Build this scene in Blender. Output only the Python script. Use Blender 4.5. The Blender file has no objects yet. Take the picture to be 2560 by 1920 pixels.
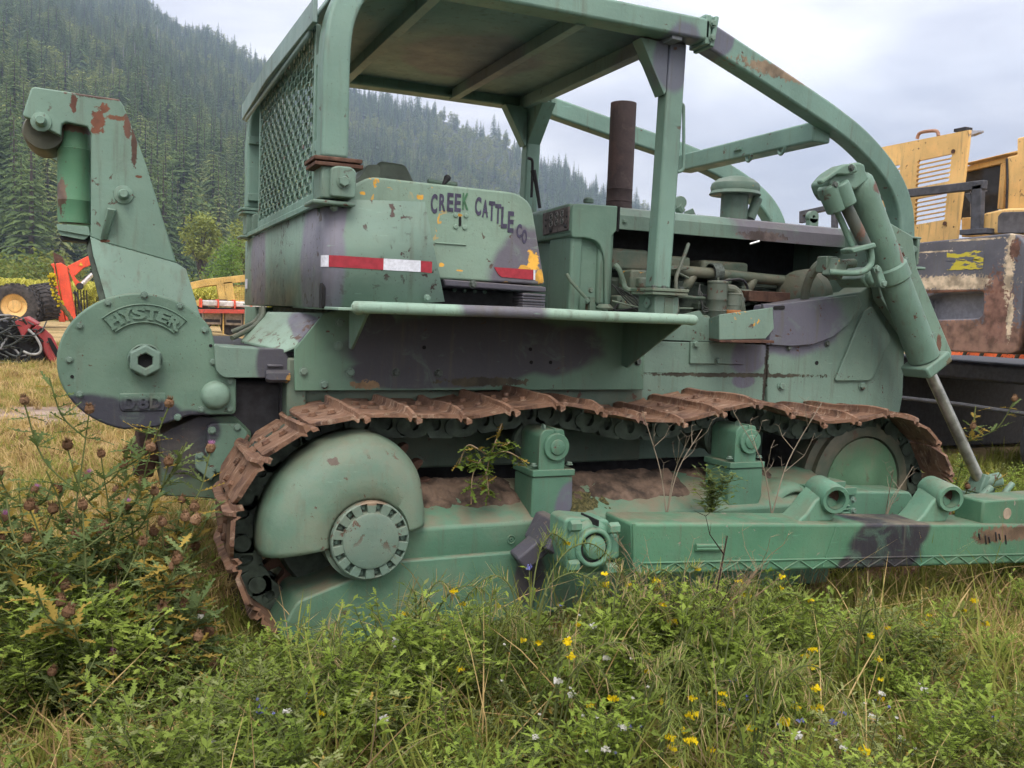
import bpy, bmesh, math, random
from math import sin, cos, pi, radians, sqrt, atan2
from mathutils import Vector, Matrix, Euler, noise
scene = bpy.context.scene
col = scene.collection
rng = random.Random(7)

# ------------------------------------------------------------------ camera
cam_data = bpy.data.cameras.new('camera')
camera = bpy.data.objects.new('camera', cam_data)
col.objects.link(camera)
cam_data.sensor_width = 36.0
cam_data.lens = 31.668
cam_data.clip_start = 0.05
cam_data.clip_end = 6000
CAM = Vector((-0.8945, -3.3792, 1.4385))
cam_rot = Matrix(((0.914354, -0.003225, -0.404903), (-0.403119, 0.086851, -0.911017), (0.038105, 0.996216, 0.078112)))
camera.matrix_world = Matrix.Translation(CAM) @ cam_rot.to_4x4()
scene.camera = camera

# ------------------------------------------------------------------ world: bright overcast sky
SUN_EL, SUN_AZ = radians(52), radians(205)
world = bpy.data.worlds.new('World')
scene.world = world
world.use_nodes = True
wn, wl = world.node_tree.nodes, world.node_tree.links
wn.clear()
def wnode(t, **k):
    n = wn.new(t)
    for a, v in k.items(): setattr(n, a, v)
    return n
w_out = wnode('ShaderNodeOutputWorld')
w_sky = wnode('ShaderNodeTexSky', sky_type='NISHITA', sun_disc=False, sun_elevation=SUN_EL, sun_rotation=SUN_AZ)
w_tc = wnode('ShaderNodeTexCoord')
w_sep = wnode('ShaderNodeSeparateXYZ')
wl.new(w_tc.outputs['Generated'], w_sep.inputs[0])
# overcast sky: three times brighter overhead than at the horizon, as under an even cloud sheet
w_el = wnode('ShaderNodeMapRange'); w_el.inputs[1].default_value = 0; w_el.inputs[2].default_value = 1
w_el.inputs[3].default_value = 0.46; w_el.inputs[4].default_value = 1.38
wl.new(w_sep.outputs[2], w_el.inputs[0])
w_map = wnode('ShaderNodeMapping'); w_map.inputs['Scale'].default_value = (1.0, 1.0, 3.2)
w_map.inputs['Rotation'].default_value = (0.25, 0.2, 0.3)
wl.new(w_tc.outputs['Generated'], w_map.inputs[0])
w_noise = wnode('ShaderNodeTexNoise'); w_noise.inputs['Scale'].default_value = 2.1; w_noise.inputs['Detail'].default_value = 5
w_noise.inputs['Roughness'].default_value = 0.5; w_noise.inputs['Distortion'].default_value = 0.5
wl.new(w_map.outputs[0], w_noise.inputs['Vector'])
w_ramp = wnode('ShaderNodeValToRGB')
w_ramp.color_ramp.elements[0].position = 0.36; w_ramp.color_ramp.elements[0].color = (0.84, 0.82, 0.92, 1)
w_ramp.color_ramp.elements[1].position = 0.66; w_ramp.color_ramp.elements[1].color = (2.25, 2.18, 2.14, 1)
wl.new(w_noise.outputs[0], w_ramp.inputs[0])
w_mul = wnode('ShaderNodeMixRGB', blend_type='MULTIPLY'); w_mul.inputs[0].default_value = 1
wl.new(w_ramp.outputs[0], w_mul.inputs[1]); wl.new(w_el.outputs[0], w_mul.inputs[2])
bg1 = wnode('ShaderNodeBackground'); bg1.inputs[1].default_value = 0.05
bg2 = wnode('ShaderNodeBackground'); bg2.inputs[1].default_value = 1.0
wl.new(w_sky.outputs[0], bg1.inputs[0]); wl.new(w_mul.outputs[0], bg2.inputs[0])
w_mix = wnode('ShaderNodeMixShader'); w_mix.inputs[0].default_value = 0.88
wl.new(bg1.outputs[0], w_mix.inputs[1]); wl.new(bg2.outputs[0], w_mix.inputs[2])
wl.new(w_mix.outputs[0], w_out.inputs['Surface'])

sun_data = bpy.data.lights.new('sun', 'SUN')
sun_data.energy = 1.5
sun_data.angle = radians(28)
sun_data.color = (1.0, 0.93, 0.82)
sun = bpy.data.objects.new('sun', sun_data); col.objects.link(sun)
sdir = Vector((sin(SUN_AZ) * cos(SUN_EL), cos(SUN_AZ) * cos(SUN_EL), sin(SUN_EL)))   # towards the sun
sun.rotation_euler = sdir.to_track_quat('Z', 'Y').to_euler()
scene.view_settings.view_transform = 'Standard'
scene.view_settings.look = 'None'
scene.view_settings.exposure = 0.52
scene.view_settings.gamma = 1.0
scene.view_settings.use_curve_mapping = False
scene.cycles.use_denoising = True
scene.cycles.use_adaptive_sampling = True
scene.cycles.adaptive_threshold = 0.03
scene.cycles.adaptive_min_samples = 24
scene.cycles.max_bounces = 4
scene.cycles.diffuse_bounces = 2
scene.cycles.glossy_bounces = 2
scene.cycles.transparent_max_bounces = 8
scene.cycles.volume_bounces = 0
scene.cycles.caustics_reflective = False
scene.cycles.caustics_refractive = False

# ------------------------------------------------------------------ node helpers
class NT:
    def __init__(self, name):
        self.m = bpy.data.materials.new(name); self.m.use_nodes = True
        self.n = self.m.node_tree.nodes; self.l = self.m.node_tree.links; self.n.clear()
        self.out = self.n.new('ShaderNodeOutputMaterial')
    def node(self, t, ins=None, **k):
        n = self.n.new(t)
        for a, v in k.items(): setattr(n, a, v)
        if ins:
            for key, v in ins.items(): self.set(n.inputs[key], v)
        return n
    def set(self, sock, v):
        if isinstance(v, bpy.types.NodeSocket): self.l.new(v, sock)
        elif isinstance(v, (tuple, list)) and sock.type == 'RGBA' and len(v) == 3: sock.default_value = (*v, 1)
        else: sock.default_value = v
    def noise(self, scale, detail=4, rough=0.55, vec=None, dist=0.0):
        n = self.node('ShaderNodeTexNoise', {'Scale': scale, 'Detail': detail, 'Roughness': rough, 'Distortion': dist})
        if vec is not None: self.l.new(vec, n.inputs['Vector'])
        return n.outputs[0]
    def ramp(self, fac, a, b, ca=0.0, cb=1.0):
        n = self.node('ShaderNodeMapRange', {0: fac, 1: a, 2: b, 3: ca, 4: cb}, interpolation_type='SMOOTHSTEP')
        return n.outputs[0]
    def math(self, op, a, b=0.0):
        return self.node('ShaderNodeMath', {0: a, 1: b}, operation=op).outputs[0]
    def mix(self, fac, a, b, blend='MIX'):
        n = self.node('ShaderNodeMixRGB', {0: fac, 1: a, 2: b}, blend_type=blend)
        return n.outputs[0]
    def vmath(self, op, a, b):
        return self.node('ShaderNodeVectorMath', {0: a, 1: b}, operation=op)
    def bump(self, h, strength, dist=0.01):
        return self.node('ShaderNodeBump', {'Height': h, 'Strength': strength, 'Distance': dist}).outputs[0]
    def principled(self, base, rough=0.6, metal=0.0, normal=None, spec=0.4):
        p = self.node('ShaderNodeBsdfPrincipled', {'Base Color': base, 'Roughness': rough, 'Metallic': metal, 'Specular IOR Level': spec})
        if normal is not None: self.l.new(normal, p.inputs['Normal'])
        self.l.new(p.outputs[0], self.out.inputs['Surface'])
        return p

GREEN = (0.19, 0.30, 0.24)
GREEN2 = (0.115, 0.265, 0.175)
PURP = (0.150, 0.150, 0.205)
DARKP = (0.035, 0.035, 0.050)
YEL = (0.60, 0.32, 0.05)
RUSTC = (0.085, 0.045, 0.032)
DUST = (0.185, 0.15, 0.105)
def paint(name, patches=(), base=GREEN, purple=PURP, chip=0.62, chipc=RUSTC, dust=0.35, yellow=0.0, rust=(), lowdust=0.0, rough=0.5, edge=0.12):
    """weathered brush-painted camouflage: green with sprayed dark patches, chips, streaks and dust"""
    t = NT(name)
    lum = 0.3 * base[0] + 0.6 * base[1] + 0.1 * base[2]
    base = tuple((v * 0.95 + lum * 0.05) * 0.72 for v in base)
    purple = tuple(v * f for v, f in zip(purple, (0.74, 0.74, 0.70)))
    pos = t.node('ShaderNodeNewGeometry').outputs['Position']
    nor = t.node('ShaderNodeNewGeometry').outputs['Normal']
    n1 = t.noise(1.7, 3, vec=pos)
    n2 = t.noise(9.0, 5, vec=pos)
    c = t.mix(t.ramp(n1, 0.3, 0.7), tuple(v * 0.78 for v in base), tuple(min(1, v * 1.16) for v in base))
    c = t.mix(t.ramp(n2, 0.42, 0.72, 0, 0.35), c, tuple(v * f for v, f in zip(base, (1.25, 1.12, 1.1))))
    wob = t.math('MULTIPLY', t.math('SUBTRACT', t.noise(4.5, 2, vec=pos), 0.5), 0.55)
    def blob(ce, ra):
        d = t.vmath('SUBTRACT', pos, ce).outputs[0]
        d = t.vmath('DIVIDE', d, ra).outputs[0]
        return t.math('ADD', t.node('ShaderNodeVectorMath', {0: d}, operation='LENGTH').outputs['Value'], wob)
    m = None
    for ce, ra in patches:
        k = t.ramp(blob(ce, ra), 1 - edge, 1 + edge, 1, 0)
        m = k if m is None else t.math('MAXIMUM', m, k)
    if m is not None: c = t.mix(m, c, purple)
    # streaks running down
    sm = t.node('ShaderNodeMapping', {'Vector': pos, 'Scale': (26, 26, 2.2)}).outputs[0]
    st = t.noise(1.0, 4, 0.6, vec=sm)
    c = t.mix(t.ramp(st, 0.52, 0.78, 0, 0.55), c, (0.105, 0.10, 0.072))
    # chalky fading in brush-wide blotches
    c = t.mix(t.ramp(t.noise(5.5, 6, 0.7, vec=pos, dist=1.2), 0.52, 0.70, 0, 0.42), c, tuple(v * 0.85 + 0.035 for v in base))
    # speckle of grit and pin-point chips
    c = t.mix(t.ramp(t.noise(120.0, 2, 0.5, vec=pos), 0.70, 0.74, 0, 0.7), c, (0.07, 0.055, 0.04))
    # fine scratches
    sc = t.node('ShaderNodeMapping', {'Vector': pos, 'Scale': (7, 20, 70), 'Rotation': (0, 0.5, 0)}).outputs[0]
    c = t.mix(t.ramp(t.noise(1.0, 5, 0.7, vec=sc), 0.64, 0.70, 0, 0.45), c, tuple(min(1, v * 1.55) for v in base))
    # chips
    ch = t.noise(21.0, 6, 0.62, vec=pos, dist=0.4)
    area = t.noise(3.1, 2, vec=pos)
    chip -= 0.008
    cm = t.math('MULTIPLY', t.ramp(ch, chip, chip + 0.03), t.ramp(area, 0.40, 0.56))
    c = t.mix(cm, c, chipc)
    if yellow:
        ym = t.math('MULTIPLY', t.ramp(t.noise(13.0, 4, 0.6, vec=pos, dist=0.6), yellow, yellow + 0.02), t.ramp(t.noise(2.3, 1, vec=pos), 0.5, 0.56))
        c = t.mix(ym, c, YEL)
    wob2 = t.math('MULTIPLY', t.math('SUBTRACT', t.noise(30.0, 6, 0.75, vec=pos), 0.5), 3.2)
    for ce, ra, rc in rust:
        d = t.vmath('DIVIDE', t.vmath('SUBTRACT', pos, ce).outputs[0], ra).outputs[0]
        k = t.ramp(t.math('ADD', t.node('ShaderNodeVectorMath', {0: d}, operation='LENGTH').outputs['Value'], wob2), 0.9, 1.08, 1, 0)
        c = t.mix(k, c, t.mix(t.ramp(n2, 0.35, 0.65), tuple(v * .55 for v in rc), tuple(v * 1.35 for v in rc)))
    up = t.node('ShaderNodeSeparateXYZ', {0: nor}).outputs[2]
    du = t.math('MULTIPLY', t.ramp(up, 0.35, 0.95), t.ramp(t.noise(5.0, 5, 0.65, vec=pos), 0.35, 0.7))
    c = t.mix(t.math('MULTIPLY', du, dust), c, DUST)
    if lowdust:
        ld = t.ramp(t.noise(3.4, 6, 0.65, vec=pos), 0.40, 0.66)
        c = t.mix(t.math('MULTIPLY', ld, lowdust), c, DUST)
    h = t.math('ADD', t.math('MULTIPLY', t.noise(55, 3, vec=pos), 0.35), t.math('MULTIPLY', cm, -0.9))
    h = t.math('ADD', h, t.math('MULTIPLY', n2, 0.8))
    t.principled(c, t.ramp(n2, 0.3, 0.7, rough - 0.08, rough + 0.14), 0, t.bump(h, 0.42, 0.008), 0.32)
    return t.m

def simple(name, c, rough=0.7, metal=0.0, var=0.25, scale=12, bump=0.25, c2=None, dist=0.004):
    t = NT(name)
    pos = t.node('ShaderNodeNewGeometry').outputs['Position']
    n = t.noise(scale, 5, 0.6, vec=pos)
    a = tuple(v * (1 - var) for v in c); b = c2 or tuple(min(1, v * (1 + var)) for v in c)
    t.principled(t.mix(t.ramp(n, 0.33, 0.67), a, b), rough, metal, t.bump(n, bump, dist))
    return t.m

def rust_mat(name, dark=(0.05, 0.028, 0.022), mid=(0.21, 0.118, 0.076), light=(0.46, 0.345, 0.255), purple=0.35):
    t = NT(name)
    pos = t.node('ShaderNodeNewGeometry').outputs['Position']
    nor = t.node('ShaderNodeNewGeometry').outputs['Normal']
    oi = t.node('ShaderNodeObjectInfo').outputs['Random']
    n = t.noise(11, 6, 0.65, vec=pos, dist=0.5)
    sm = t.node('ShaderNodeMapping', {'Vector': pos, 'Scale': (5, 26, 9)}).outputs[0]
    s = t.noise(2.0, 5, 0.7, vec=sm)
    c = t.mix(t.ramp(n, 0.30, 0.55), dark, mid)
    c = t.mix(t.ramp(s, 0.50, 0.72, 0, 0.8), c, light)
    c = t.mix(t.math('MULTIPLY', t.ramp(t.noise(6, 3, vec=pos), 0.5, 0.62), purple), c, (0.10, 0.062, 0.058))
    c = t.mix(t.math('MULTIPLY', oi, 0.35), c, tuple(v * 0.62 for v in mid))
    h = t.math('ADD', n, t.math('MULTIPLY', t.noise(70, 3, vec=pos), 0.4))
    t.principled(c, 0.82, 0, t.bump(h, 0.55, 0.006), 0.25)
    return t.m

def leafmat(name, c1, c2, trans=0.35, scale=7.0):
    t = NT(name)
    oi = t.node('ShaderNodeObjectInfo').outputs['Random']
    pos = t.node('ShaderNodeNewGeometry').outputs['Position']
    n = t.noise(scale, 3, vec=pos)
    f = t.math('ADD', t.math('MULTIPLY', oi, 0.55), t.math('MULTIPLY', t.math('SUBTRACT', n, 0.28), 0.95))
    c = t.mix(f, c1, c2)
    d = t.node('ShaderNodeBsdfDiffuse', {'Color': c})
    tr = t.node('ShaderNodeBsdfTranslucent', {'Color': t.mix(0.5, c, (c2[0] * 1.3, c2[1] * 1.4, c2[2] * 0.9))})
    mx = t.node('ShaderNodeMixShader', {0: trans})
    t.l.new(d.outputs[0], mx.inputs[1]); t.l.new(tr.outputs[0], mx.inputs[2])
    t.l.new(mx.outputs[0], t.out.inputs['Surface'])
    return t.m

# ------------------------------------------------------------------ mesh helpers
def rnd(pts, r, n=4):
    """round the corners of a 2D polygon; r is a number or one per corner"""
    out = []; N = len(pts)
    for i, p in enumerate(pts):
        rr = r[i] if isinstance(r, (list, tuple)) else r
        p = Vector(p); a = Vector(pts[i - 1]); b = Vector(pts[(i + 1) % N])
        if rr <= 0: out.append(tuple(p)); continue
        u = a - p; v = b - p; lu, lv = u.length, v.length
        if lu < 1e-6 or lv < 1e-6: continue
        d = min(rr, lu * 0.45, lv * 0.45)
        s = p + u / lu * d; e = p + v / lv * d
        for k in range(n + 1):
            q = k / n
            w = s * (1 - q) ** 2 + p * (2 * q * (1 - q)) + e * q * q
            out.append((w.x, w.y))
    return out
def spline(pts, n=6):
    P = [Vector(p) for p in pts]
    P = [P[0] * 2 - P[1]] + P + [P[-1] * 2 - P[-2]]
    out = []
    for i in range(1, len(P) - 2):
        a, b, c, d = P[i - 1:i + 3]
        for k in range(n):
            t = k / n
            out.append(0.5 * (2 * b + (c - a) * t + (2 * a - 5 * b + 4 * c - d) * t * t + (3 * b - a - 3 * c + d) * t ** 3))
    out.append(P[-2]); return out
def arc(c, r, a0, a1, n=12):
    return [(c[0] + r * cos(radians(a0 + (a1 - a0) * k / n)), c[1] + r * sin(radians(a0 + (a1 - a0) * k / n))) for k in range(n + 1)]

class MB:
    def __init__(self): self.v = []; self.f = []; self.mi = []
    def add(self, vs, fs, mi=0):
        o = len(self.v); self.v += [tuple(v) for v in vs]
        self.f += [tuple(i + o for i in f) for f in fs]; self.mi += [mi] * len(fs); return self
    def prism(self, pts, y0, y1, mi=0, axis='Y'):
        n = len(pts)
        if axis == 'Y': mk = lambda p, y: (p[0], y, p[1])
        elif axis == 'X': mk = lambda p, y: (y, p[0], p[1])
        else: mk = lambda p, y: (p[0], p[1], y)
        vs = [mk(p, y0) for p in pts] + [mk(p, y1) for p in pts]
        return self.add(vs, [tuple(range(n)), tuple(range(2 * n - 1, n - 1, -1))] + [(i, (i + n), (i + 1) % n + n, (i + 1) % n) for i in range(n)], mi)
    def loft(self, A, B, mi=0):
        """two 3D loops of equal length joined and capped"""
        n = len(A)
        return self.add(list(A) + list(B), [tuple(range(n)), tuple(range(2 * n - 1, n - 1, -1))] + [(i, i + n, (i + 1) % n + n, (i + 1) % n) for i in range(n)], mi)
    def box(self, c, s, rot=None, mi=0):
        vs = [Vector(((i & 1) - .5, (i >> 1 & 1) - .5, (i >> 2 & 1) - .5)) for i in range(8)]
        M = Matrix.Rotation(0, 3, 'X') if rot is None else Euler(rot).to_matrix()
        vs = [M @ Vector((v.x * s[0], v.y * s[1], v.z * s[2])) + Vector(c) for v in vs]
        return self.add(vs, [(0, 2, 3, 1), (4, 5, 7, 6), (0, 1, 5, 4), (2, 6, 7, 3), (0, 4, 6, 2), (1, 3, 7, 5)], mi)
    def bx(self, x0, x1, y0, y1, z0, z1, mi=0):
        return self.box(((x0 + x1) / 2, (y0 + y1) / 2, (z0 + z1) / 2), (x1 - x0, y1 - y0, z1 - z0), None, mi)
    def tube(self, path, r, n=10, mi=0, cap=True):
        P = [Vector(p) for p in path]; rings = []
        rr = r if isinstance(r, (list, tuple)) else [r] * len(P)
        T0 = (P[1] - P[0]).normalized()
        ref = Vector((0, 0, 1)) if abs(T0.z) < 0.9 else Vector((1, 0, 0))
        s = T0.cross(ref).normalized()
        for i, p in enumerate(P):
            T = (P[min(i + 1, len(P) - 1)] - P[max(i - 1, 0)])
            T = T.normalized() if T.length > 1e-9 else T0
            s = (s - T * s.dot(T)).normalized(); u = T.cross(s)
            rings.append([p + (s * cos(2 * pi * k / n) + u * sin(2 * pi * k / n)) * rr[i] for k in range(n)])
        vs = [v for q in rings for v in q]; fs = []
        for i in range(len(P) - 1):
            for k in range(n): fs.append((i * n + k, i * n + (k + 1) % n, (i + 1) * n + (k + 1) % n, (i + 1) * n + k))
        if cap: fs += [tuple(range(n - 1, -1, -1)), tuple(range((len(P) - 1) * n, len(P) * n))]
        return self.add(vs, fs, mi)
    def rect(self, path, w, h, mi=0, side=(0, 1, 0)):
        """box section swept along a path; w along side, h across"""
        P = [Vector(p) for p in path]; vs = []; fs = []
        for i, p in enumerate(P):
            a = (P[i] - P[i - 1]).normalized() if i else (P[1] - P[0]).normalized()
            b = (P[i + 1] - P[i]).normalized() if i < len(P) - 1 else a
            T = (a + b).normalized(); s = Vector(side); s = (s - T * s.dot(T)).normalized(); u = T.cross(s)
            k = 1 / max(0.4, a.dot(T))
            vs += [p + s * w / 2 + u * h / 2 * k, p - s * w / 2 + u * h / 2 * k, p - s * w / 2 - u * h / 2 * k, p + s * w / 2 - u * h / 2 * k]
        for i in range(len(P) - 1):
            for k in range(4): fs.append((i * 4 + k, i * 4 + (k + 1) % 4, i * 4 + 4 + (k + 1) % 4, i * 4 + 4 + k))
        fs += [(3, 2, 1, 0), tuple(len(vs) - 4 + k for k in range(4))]
        return self.add(vs, fs, mi)
    def lathe(self, prof, c, axis=(0, 1, 0), n=24, a0=0, a1=360, mi=0, ref=None):
        """prof: (radius, along) pairs turned about an axis through c"""
        A = Vector(axis).normalized(); ref = Vector(ref) if ref else (Vector((0, 0, 1)) if abs(A.z) < .9 else Vector((1, 0, 0)))
        u = (ref - A * ref.dot(A)).normalized(); w = A.cross(u); c = Vector(c)
        full = abs(a1 - a0) > 359.9; m = n if full else n + 1; vs = []; fs = []
        for k in range(m):
            a = radians(a0 + (a1 - a0) * k / n)
            d = u * cos(a) + w * sin(a)
            vs += [c + d * r + A * y for r, y in prof]
        p = len(prof)
        for k in range(n):
            j = (k + 1) % m
            for i in range(p - 1): fs.append((k * p + i, j * p + i, j * p + i + 1, k * p + i + 1))
        return self.add(vs, fs, mi)
    def cyl(self, p0, p1, r0, r1=None, n=16, mi=0):
        p0, p1 = Vector(p0), Vector(p1); r1 = r0 if r1 is None else r1
        L = (p1 - p0).length
        self.lathe([(0.0005, 0), (r0, 0), (r1, L), (0.0005, L)], p0, p1 - p0, n, mi=mi); return self
    def mesh(self, name):
        me = bpy.data.meshes.new(name); me.from_pydata(self.v, [], self.f)
        if any(self.mi): me.polygons.foreach_set('material_index', self.mi)
        return me
    def build(self, name, mats, parent=None, bevel=0.0, seg=2, smooth=35, fix=True):
        me = self.mesh(name)
        return link(name, me, mats, parent, bevel, seg, smooth, fix)

def link(name, me, mats, parent=None, bevel=0.0, seg=2, smooth=35, fix=True):
    if fix:
        bm = bmesh.new(); bm.from_mesh(me)
        bmesh.ops.remove_doubles(bm, verts=bm.verts, dist=1e-5)
        bmesh.ops.recalc_face_normals(bm, faces=bm.faces); bm.to_mesh(me); bm.free()
    for m in (mats if isinstance(mats, (list, tuple)) else [mats]): me.materials.append(m)
    if smooth:
        me.shade_smooth(); me.set_sharp_from_angle(angle=radians(smooth))
    o = bpy.data.objects.new(name, me); col.objects.link(o)
    if parent is not None: adopt(o, parent)
    if bevel:
        b = o.modifiers.new('bevel', 'BEVEL'); b.width = bevel; b.segments = seg; b.limit_method = 'ANGLE'; b.angle_limit = radians(40)
        b.harden_normals = False
    return o
def wloc(o):
    p = o.location.copy()
    return p if o.parent is None else p + (o.matrix_parent_inverse.translation + wloc(o.parent))
def adopt(o, parent):
    o.parent = parent
    o.matrix_parent_inverse = Matrix.Translation(-wloc(parent))
def tag(o, label, cat, group=None, kind=None):
    if label: o['label'] = label
    if cat: o['category'] = cat
    if group: o['group'] = group
    if kind: o['kind'] = kind
    return o
def empty(name, loc, label, cat, group=None, rz=0.0):
    o = bpy.data.objects.new(name, None); col.objects.link(o); o.location = loc; o.rotation_euler[2] = rz
    o.empty_display_size = 0.2
    return tag(o, label, cat, group)
# a shared hexagon bolt head lying along -Y (washer, head, flat top)
def bolt_mesh(name, mat, r=1.0):
    b = MB()
    b.lathe([(1.35, 0), (1.35, -0.18), (0.0005, -0.18)], (0, 0, 0), (0, 1, 0), 12)
    b.lathe([(1.0, -0.15), (1.0, -0.85), (0.85, -1.0), (0.0005, -1.0)], (0, 0, 0), (0, 1, 0), 6)
    me = b.mesh(name); me.materials.append(mat); me.shade_smooth(); me.set_sharp_from_angle(angle=radians(30)); return me
def bolts(me, pts, r, parent, name='bolt', rot=None):
    for p in pts:
        o = bpy.data.objects.new(name, me); col.objects.link(o); o.location = p
        o.scale = (r, r, r); o.rotation_euler = rot or (0, rng.uniform(0, 1), 0)
        adopt(o, parent)
def text_mesh(name, s, size, depth, offset=0.0):
    cu = bpy.data.curves.new(name, 'FONT'); cu.body = s; cu.size = size; cu.extrude = depth; cu.offset = offset
    cu.align_x = 'CENTER'; cu.align_y = 'CENTER'; cu.resolution_u = 4
    ob = bpy.data.objects.new(name, cu); col.objects.link(ob)
    dg = bpy.context.evaluated_depsgraph_get()
    me = bpy.data.meshes.new_from_object(ob.evaluated_get(dg))
    bpy.data.objects.remove(ob); me.name = name
    return me

# ================================================================== the bulldozer
BY = 5.0   # patches reach through the whole depth of a part
dozer = empty('bulldozer', (1.4, 1.37, 0.06), 'old green and purple camouflage bulldozer with roll canopy and rusty tracks', 'bulldozer')
def P(c, rx, rz, ry=BY): return (c, (rx, ry, rz))
m_rust = rust_mat('track_rust')
m_rust_dark = rust_mat('old_rust', (0.035, 0.02, 0.016), (0.095, 0.05, 0.035), (0.2, 0.12, 0.085), 0.2)
m_grime = simple('greasy_green_grime', (0.045, 0.062, 0.048), 0.7, 0, 0.45, 14, 0.5)
m_black = simple('black_iron_and_void', (0.022, 0.022, 0.026), 0.6, 0, 0.4, 20, 0.3)
m_hose = simple('rubber_hose', (0.035, 0.04, 0.036), 0.55, 0, 0.3, 30, 0.2)
m_boltg = paint('painted_bolt', dust=0.2, chip=0.6)
m_boltd = simple('dark_bolt', (0.07, 0.085, 0.075), 0.6, 0, 0.4, 60, 0.2)
BOLT = bolt_mesh('bolt', m_boltg); BOLTD = bolt_mesh('bolt_dark', m_boltd); BOLTR = bolt_mesh('bolt_rust', m_rust)
m_hole = simple('hole_black', (0.008, 0.008, 0.009), 0.9, 0, 0.1, 5, 0)
m_green = paint('sage_paint')
m_green_fresh = paint('fresh_green_paint', base=GREEN2, chip=0.68, dust=0.3)

# ---------------------------------------------------------------- near and far track
pathpts = [(2.76, .10), (2.2, .095), (1.5, .095), (.8, .095), (.0, .10), (-.27, .15), (-.45, .335), (-.50, .56), (-.468, .745), (-.325, .925), (-.12, 1.012), (.14, 1.025), (.36, 1.01),
           (.57, 1.03), (.79, 1.07), (1.02, 1.04), (1.22, .995), (1.41, .98), (1.61, 1.0), (1.77, 1.06), (1.98, 1.055), (2.2, .985), (2.4, .96), (2.6, .985), (2.79, 1.0),
           (3.01, .92), (3.18, .72), (3.215, .54), (3.16, .34), (3.0, .17), (2.76, .10)]
dense = spline([(x, 0, z) for x, z in pathpts], 12)
cum = [0.0]
for a, b in zip(dense, dense[1:]): cum.append(cum[-1] + (b - a).length)
def on_path(s):
    s %= cum[-1]
    lo = 0
    while cum[lo + 1] < s: lo += 1
    t = (s - cum[lo]) / max(1e-9, cum[lo + 1] - cum[lo])
    return dense[lo].lerp(dense[lo + 1], t)
SW = 0.61
def shoe_mesh(seed):
    """one grouser plate: u runs along the track, v across, w outwards; worn edges, two link notches"""
    r = random.Random(seed); b = MB()
    nv = 26
    prof = [(-.104, -.003), (-.095, .001), (-.03, .0), (.03, .0), (.050, .004), (.058, .018), (.061, .040), (.074, .042), (.078, .034), (.081, .004), (.100, .001)]
    rows = []
    jit = [r.uniform(-1, 1) for _ in range(6)]
    for j in range(nv + 1):
        v = SW * j / nv; row = []
        e = min(v, SW - v); k = max(0.0, 1 - e / .085) ** 1.6
        for i, (u, w) in enumerate(prof):
            g = 5 <= i <= 9
            wear = 0.80 + 0.30 * noise.noise((v * 4 + seed, 3.1, 0))
            hh = w * wear if g else w
            if i <= 3:
                u2 = u + k * (.05 if i < 2 else .02) * (1 + .3 * jit[0]); hh += k * .010
            elif g:
                u2 = u + k * .012; hh -= k * (.018 + .010 * jit[1])
            else:
                u2 = u + k * .016
                hh -= k * .014
            if i == 10:
                for n0 in (.225, .385):
                    d = abs(v - n0)
                    if d < .038: u2 -= 0.024 * sqrt(max(0, 1 - (d / .038) ** 2)) + .001
            u2 += .0035 * noise.noise((v * 13, seed, i * .4))
            hh += .0025 * noise.noise((v * 2.6, u * 7, seed * 1.7))
            row.append((u2, v + (.006 * noise.noise((u * 18, seed, 2)) if j in (0, nv) else 0), hh))
        rows.append(row)
    m = len(prof); th = 0.013
    vs = [p for row in rows for p in row] + [(p[0], p[1], min(p[2], 0.006) - th) for row in rows for p in row]
    N = (nv + 1) * m; fs = []
    for j in range(nv):
        for i in range(m - 1):
            a = j * m + i
            fs.append((a, a + 1, a + m + 1, a + m)); fs.append((N + a, N + a + m, N + a + m + 1, N + a + 1))
    for i in range(m - 1):
        fs.append((i, N + i, N + i + 1, i + 1)); a = nv * m + i; fs.append((a, a + 1, N + a + 1, N + a))
    for j in range(nv):
        a = j * m; fs.append((a, a + m, N + a + m, N + a)); a += m - 1; fs.append((a, N + a, N + a + m, a + m))
    b.add(vs, fs)
    me = b.mesh('track_shoe')
    bm = bmesh.new(); bm.from_mesh(me); bmesh.ops.recalc_face_normals(bm, faces=bm.faces); bm.to_mesh(me); bm.free()
    me.materials.append(m_rust); me.shade_smooth(); me.set_sharp_from_angle(angle=radians(28)); return me
shoe_meshes = [shoe_mesh(k) for k in range(7)]
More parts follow.
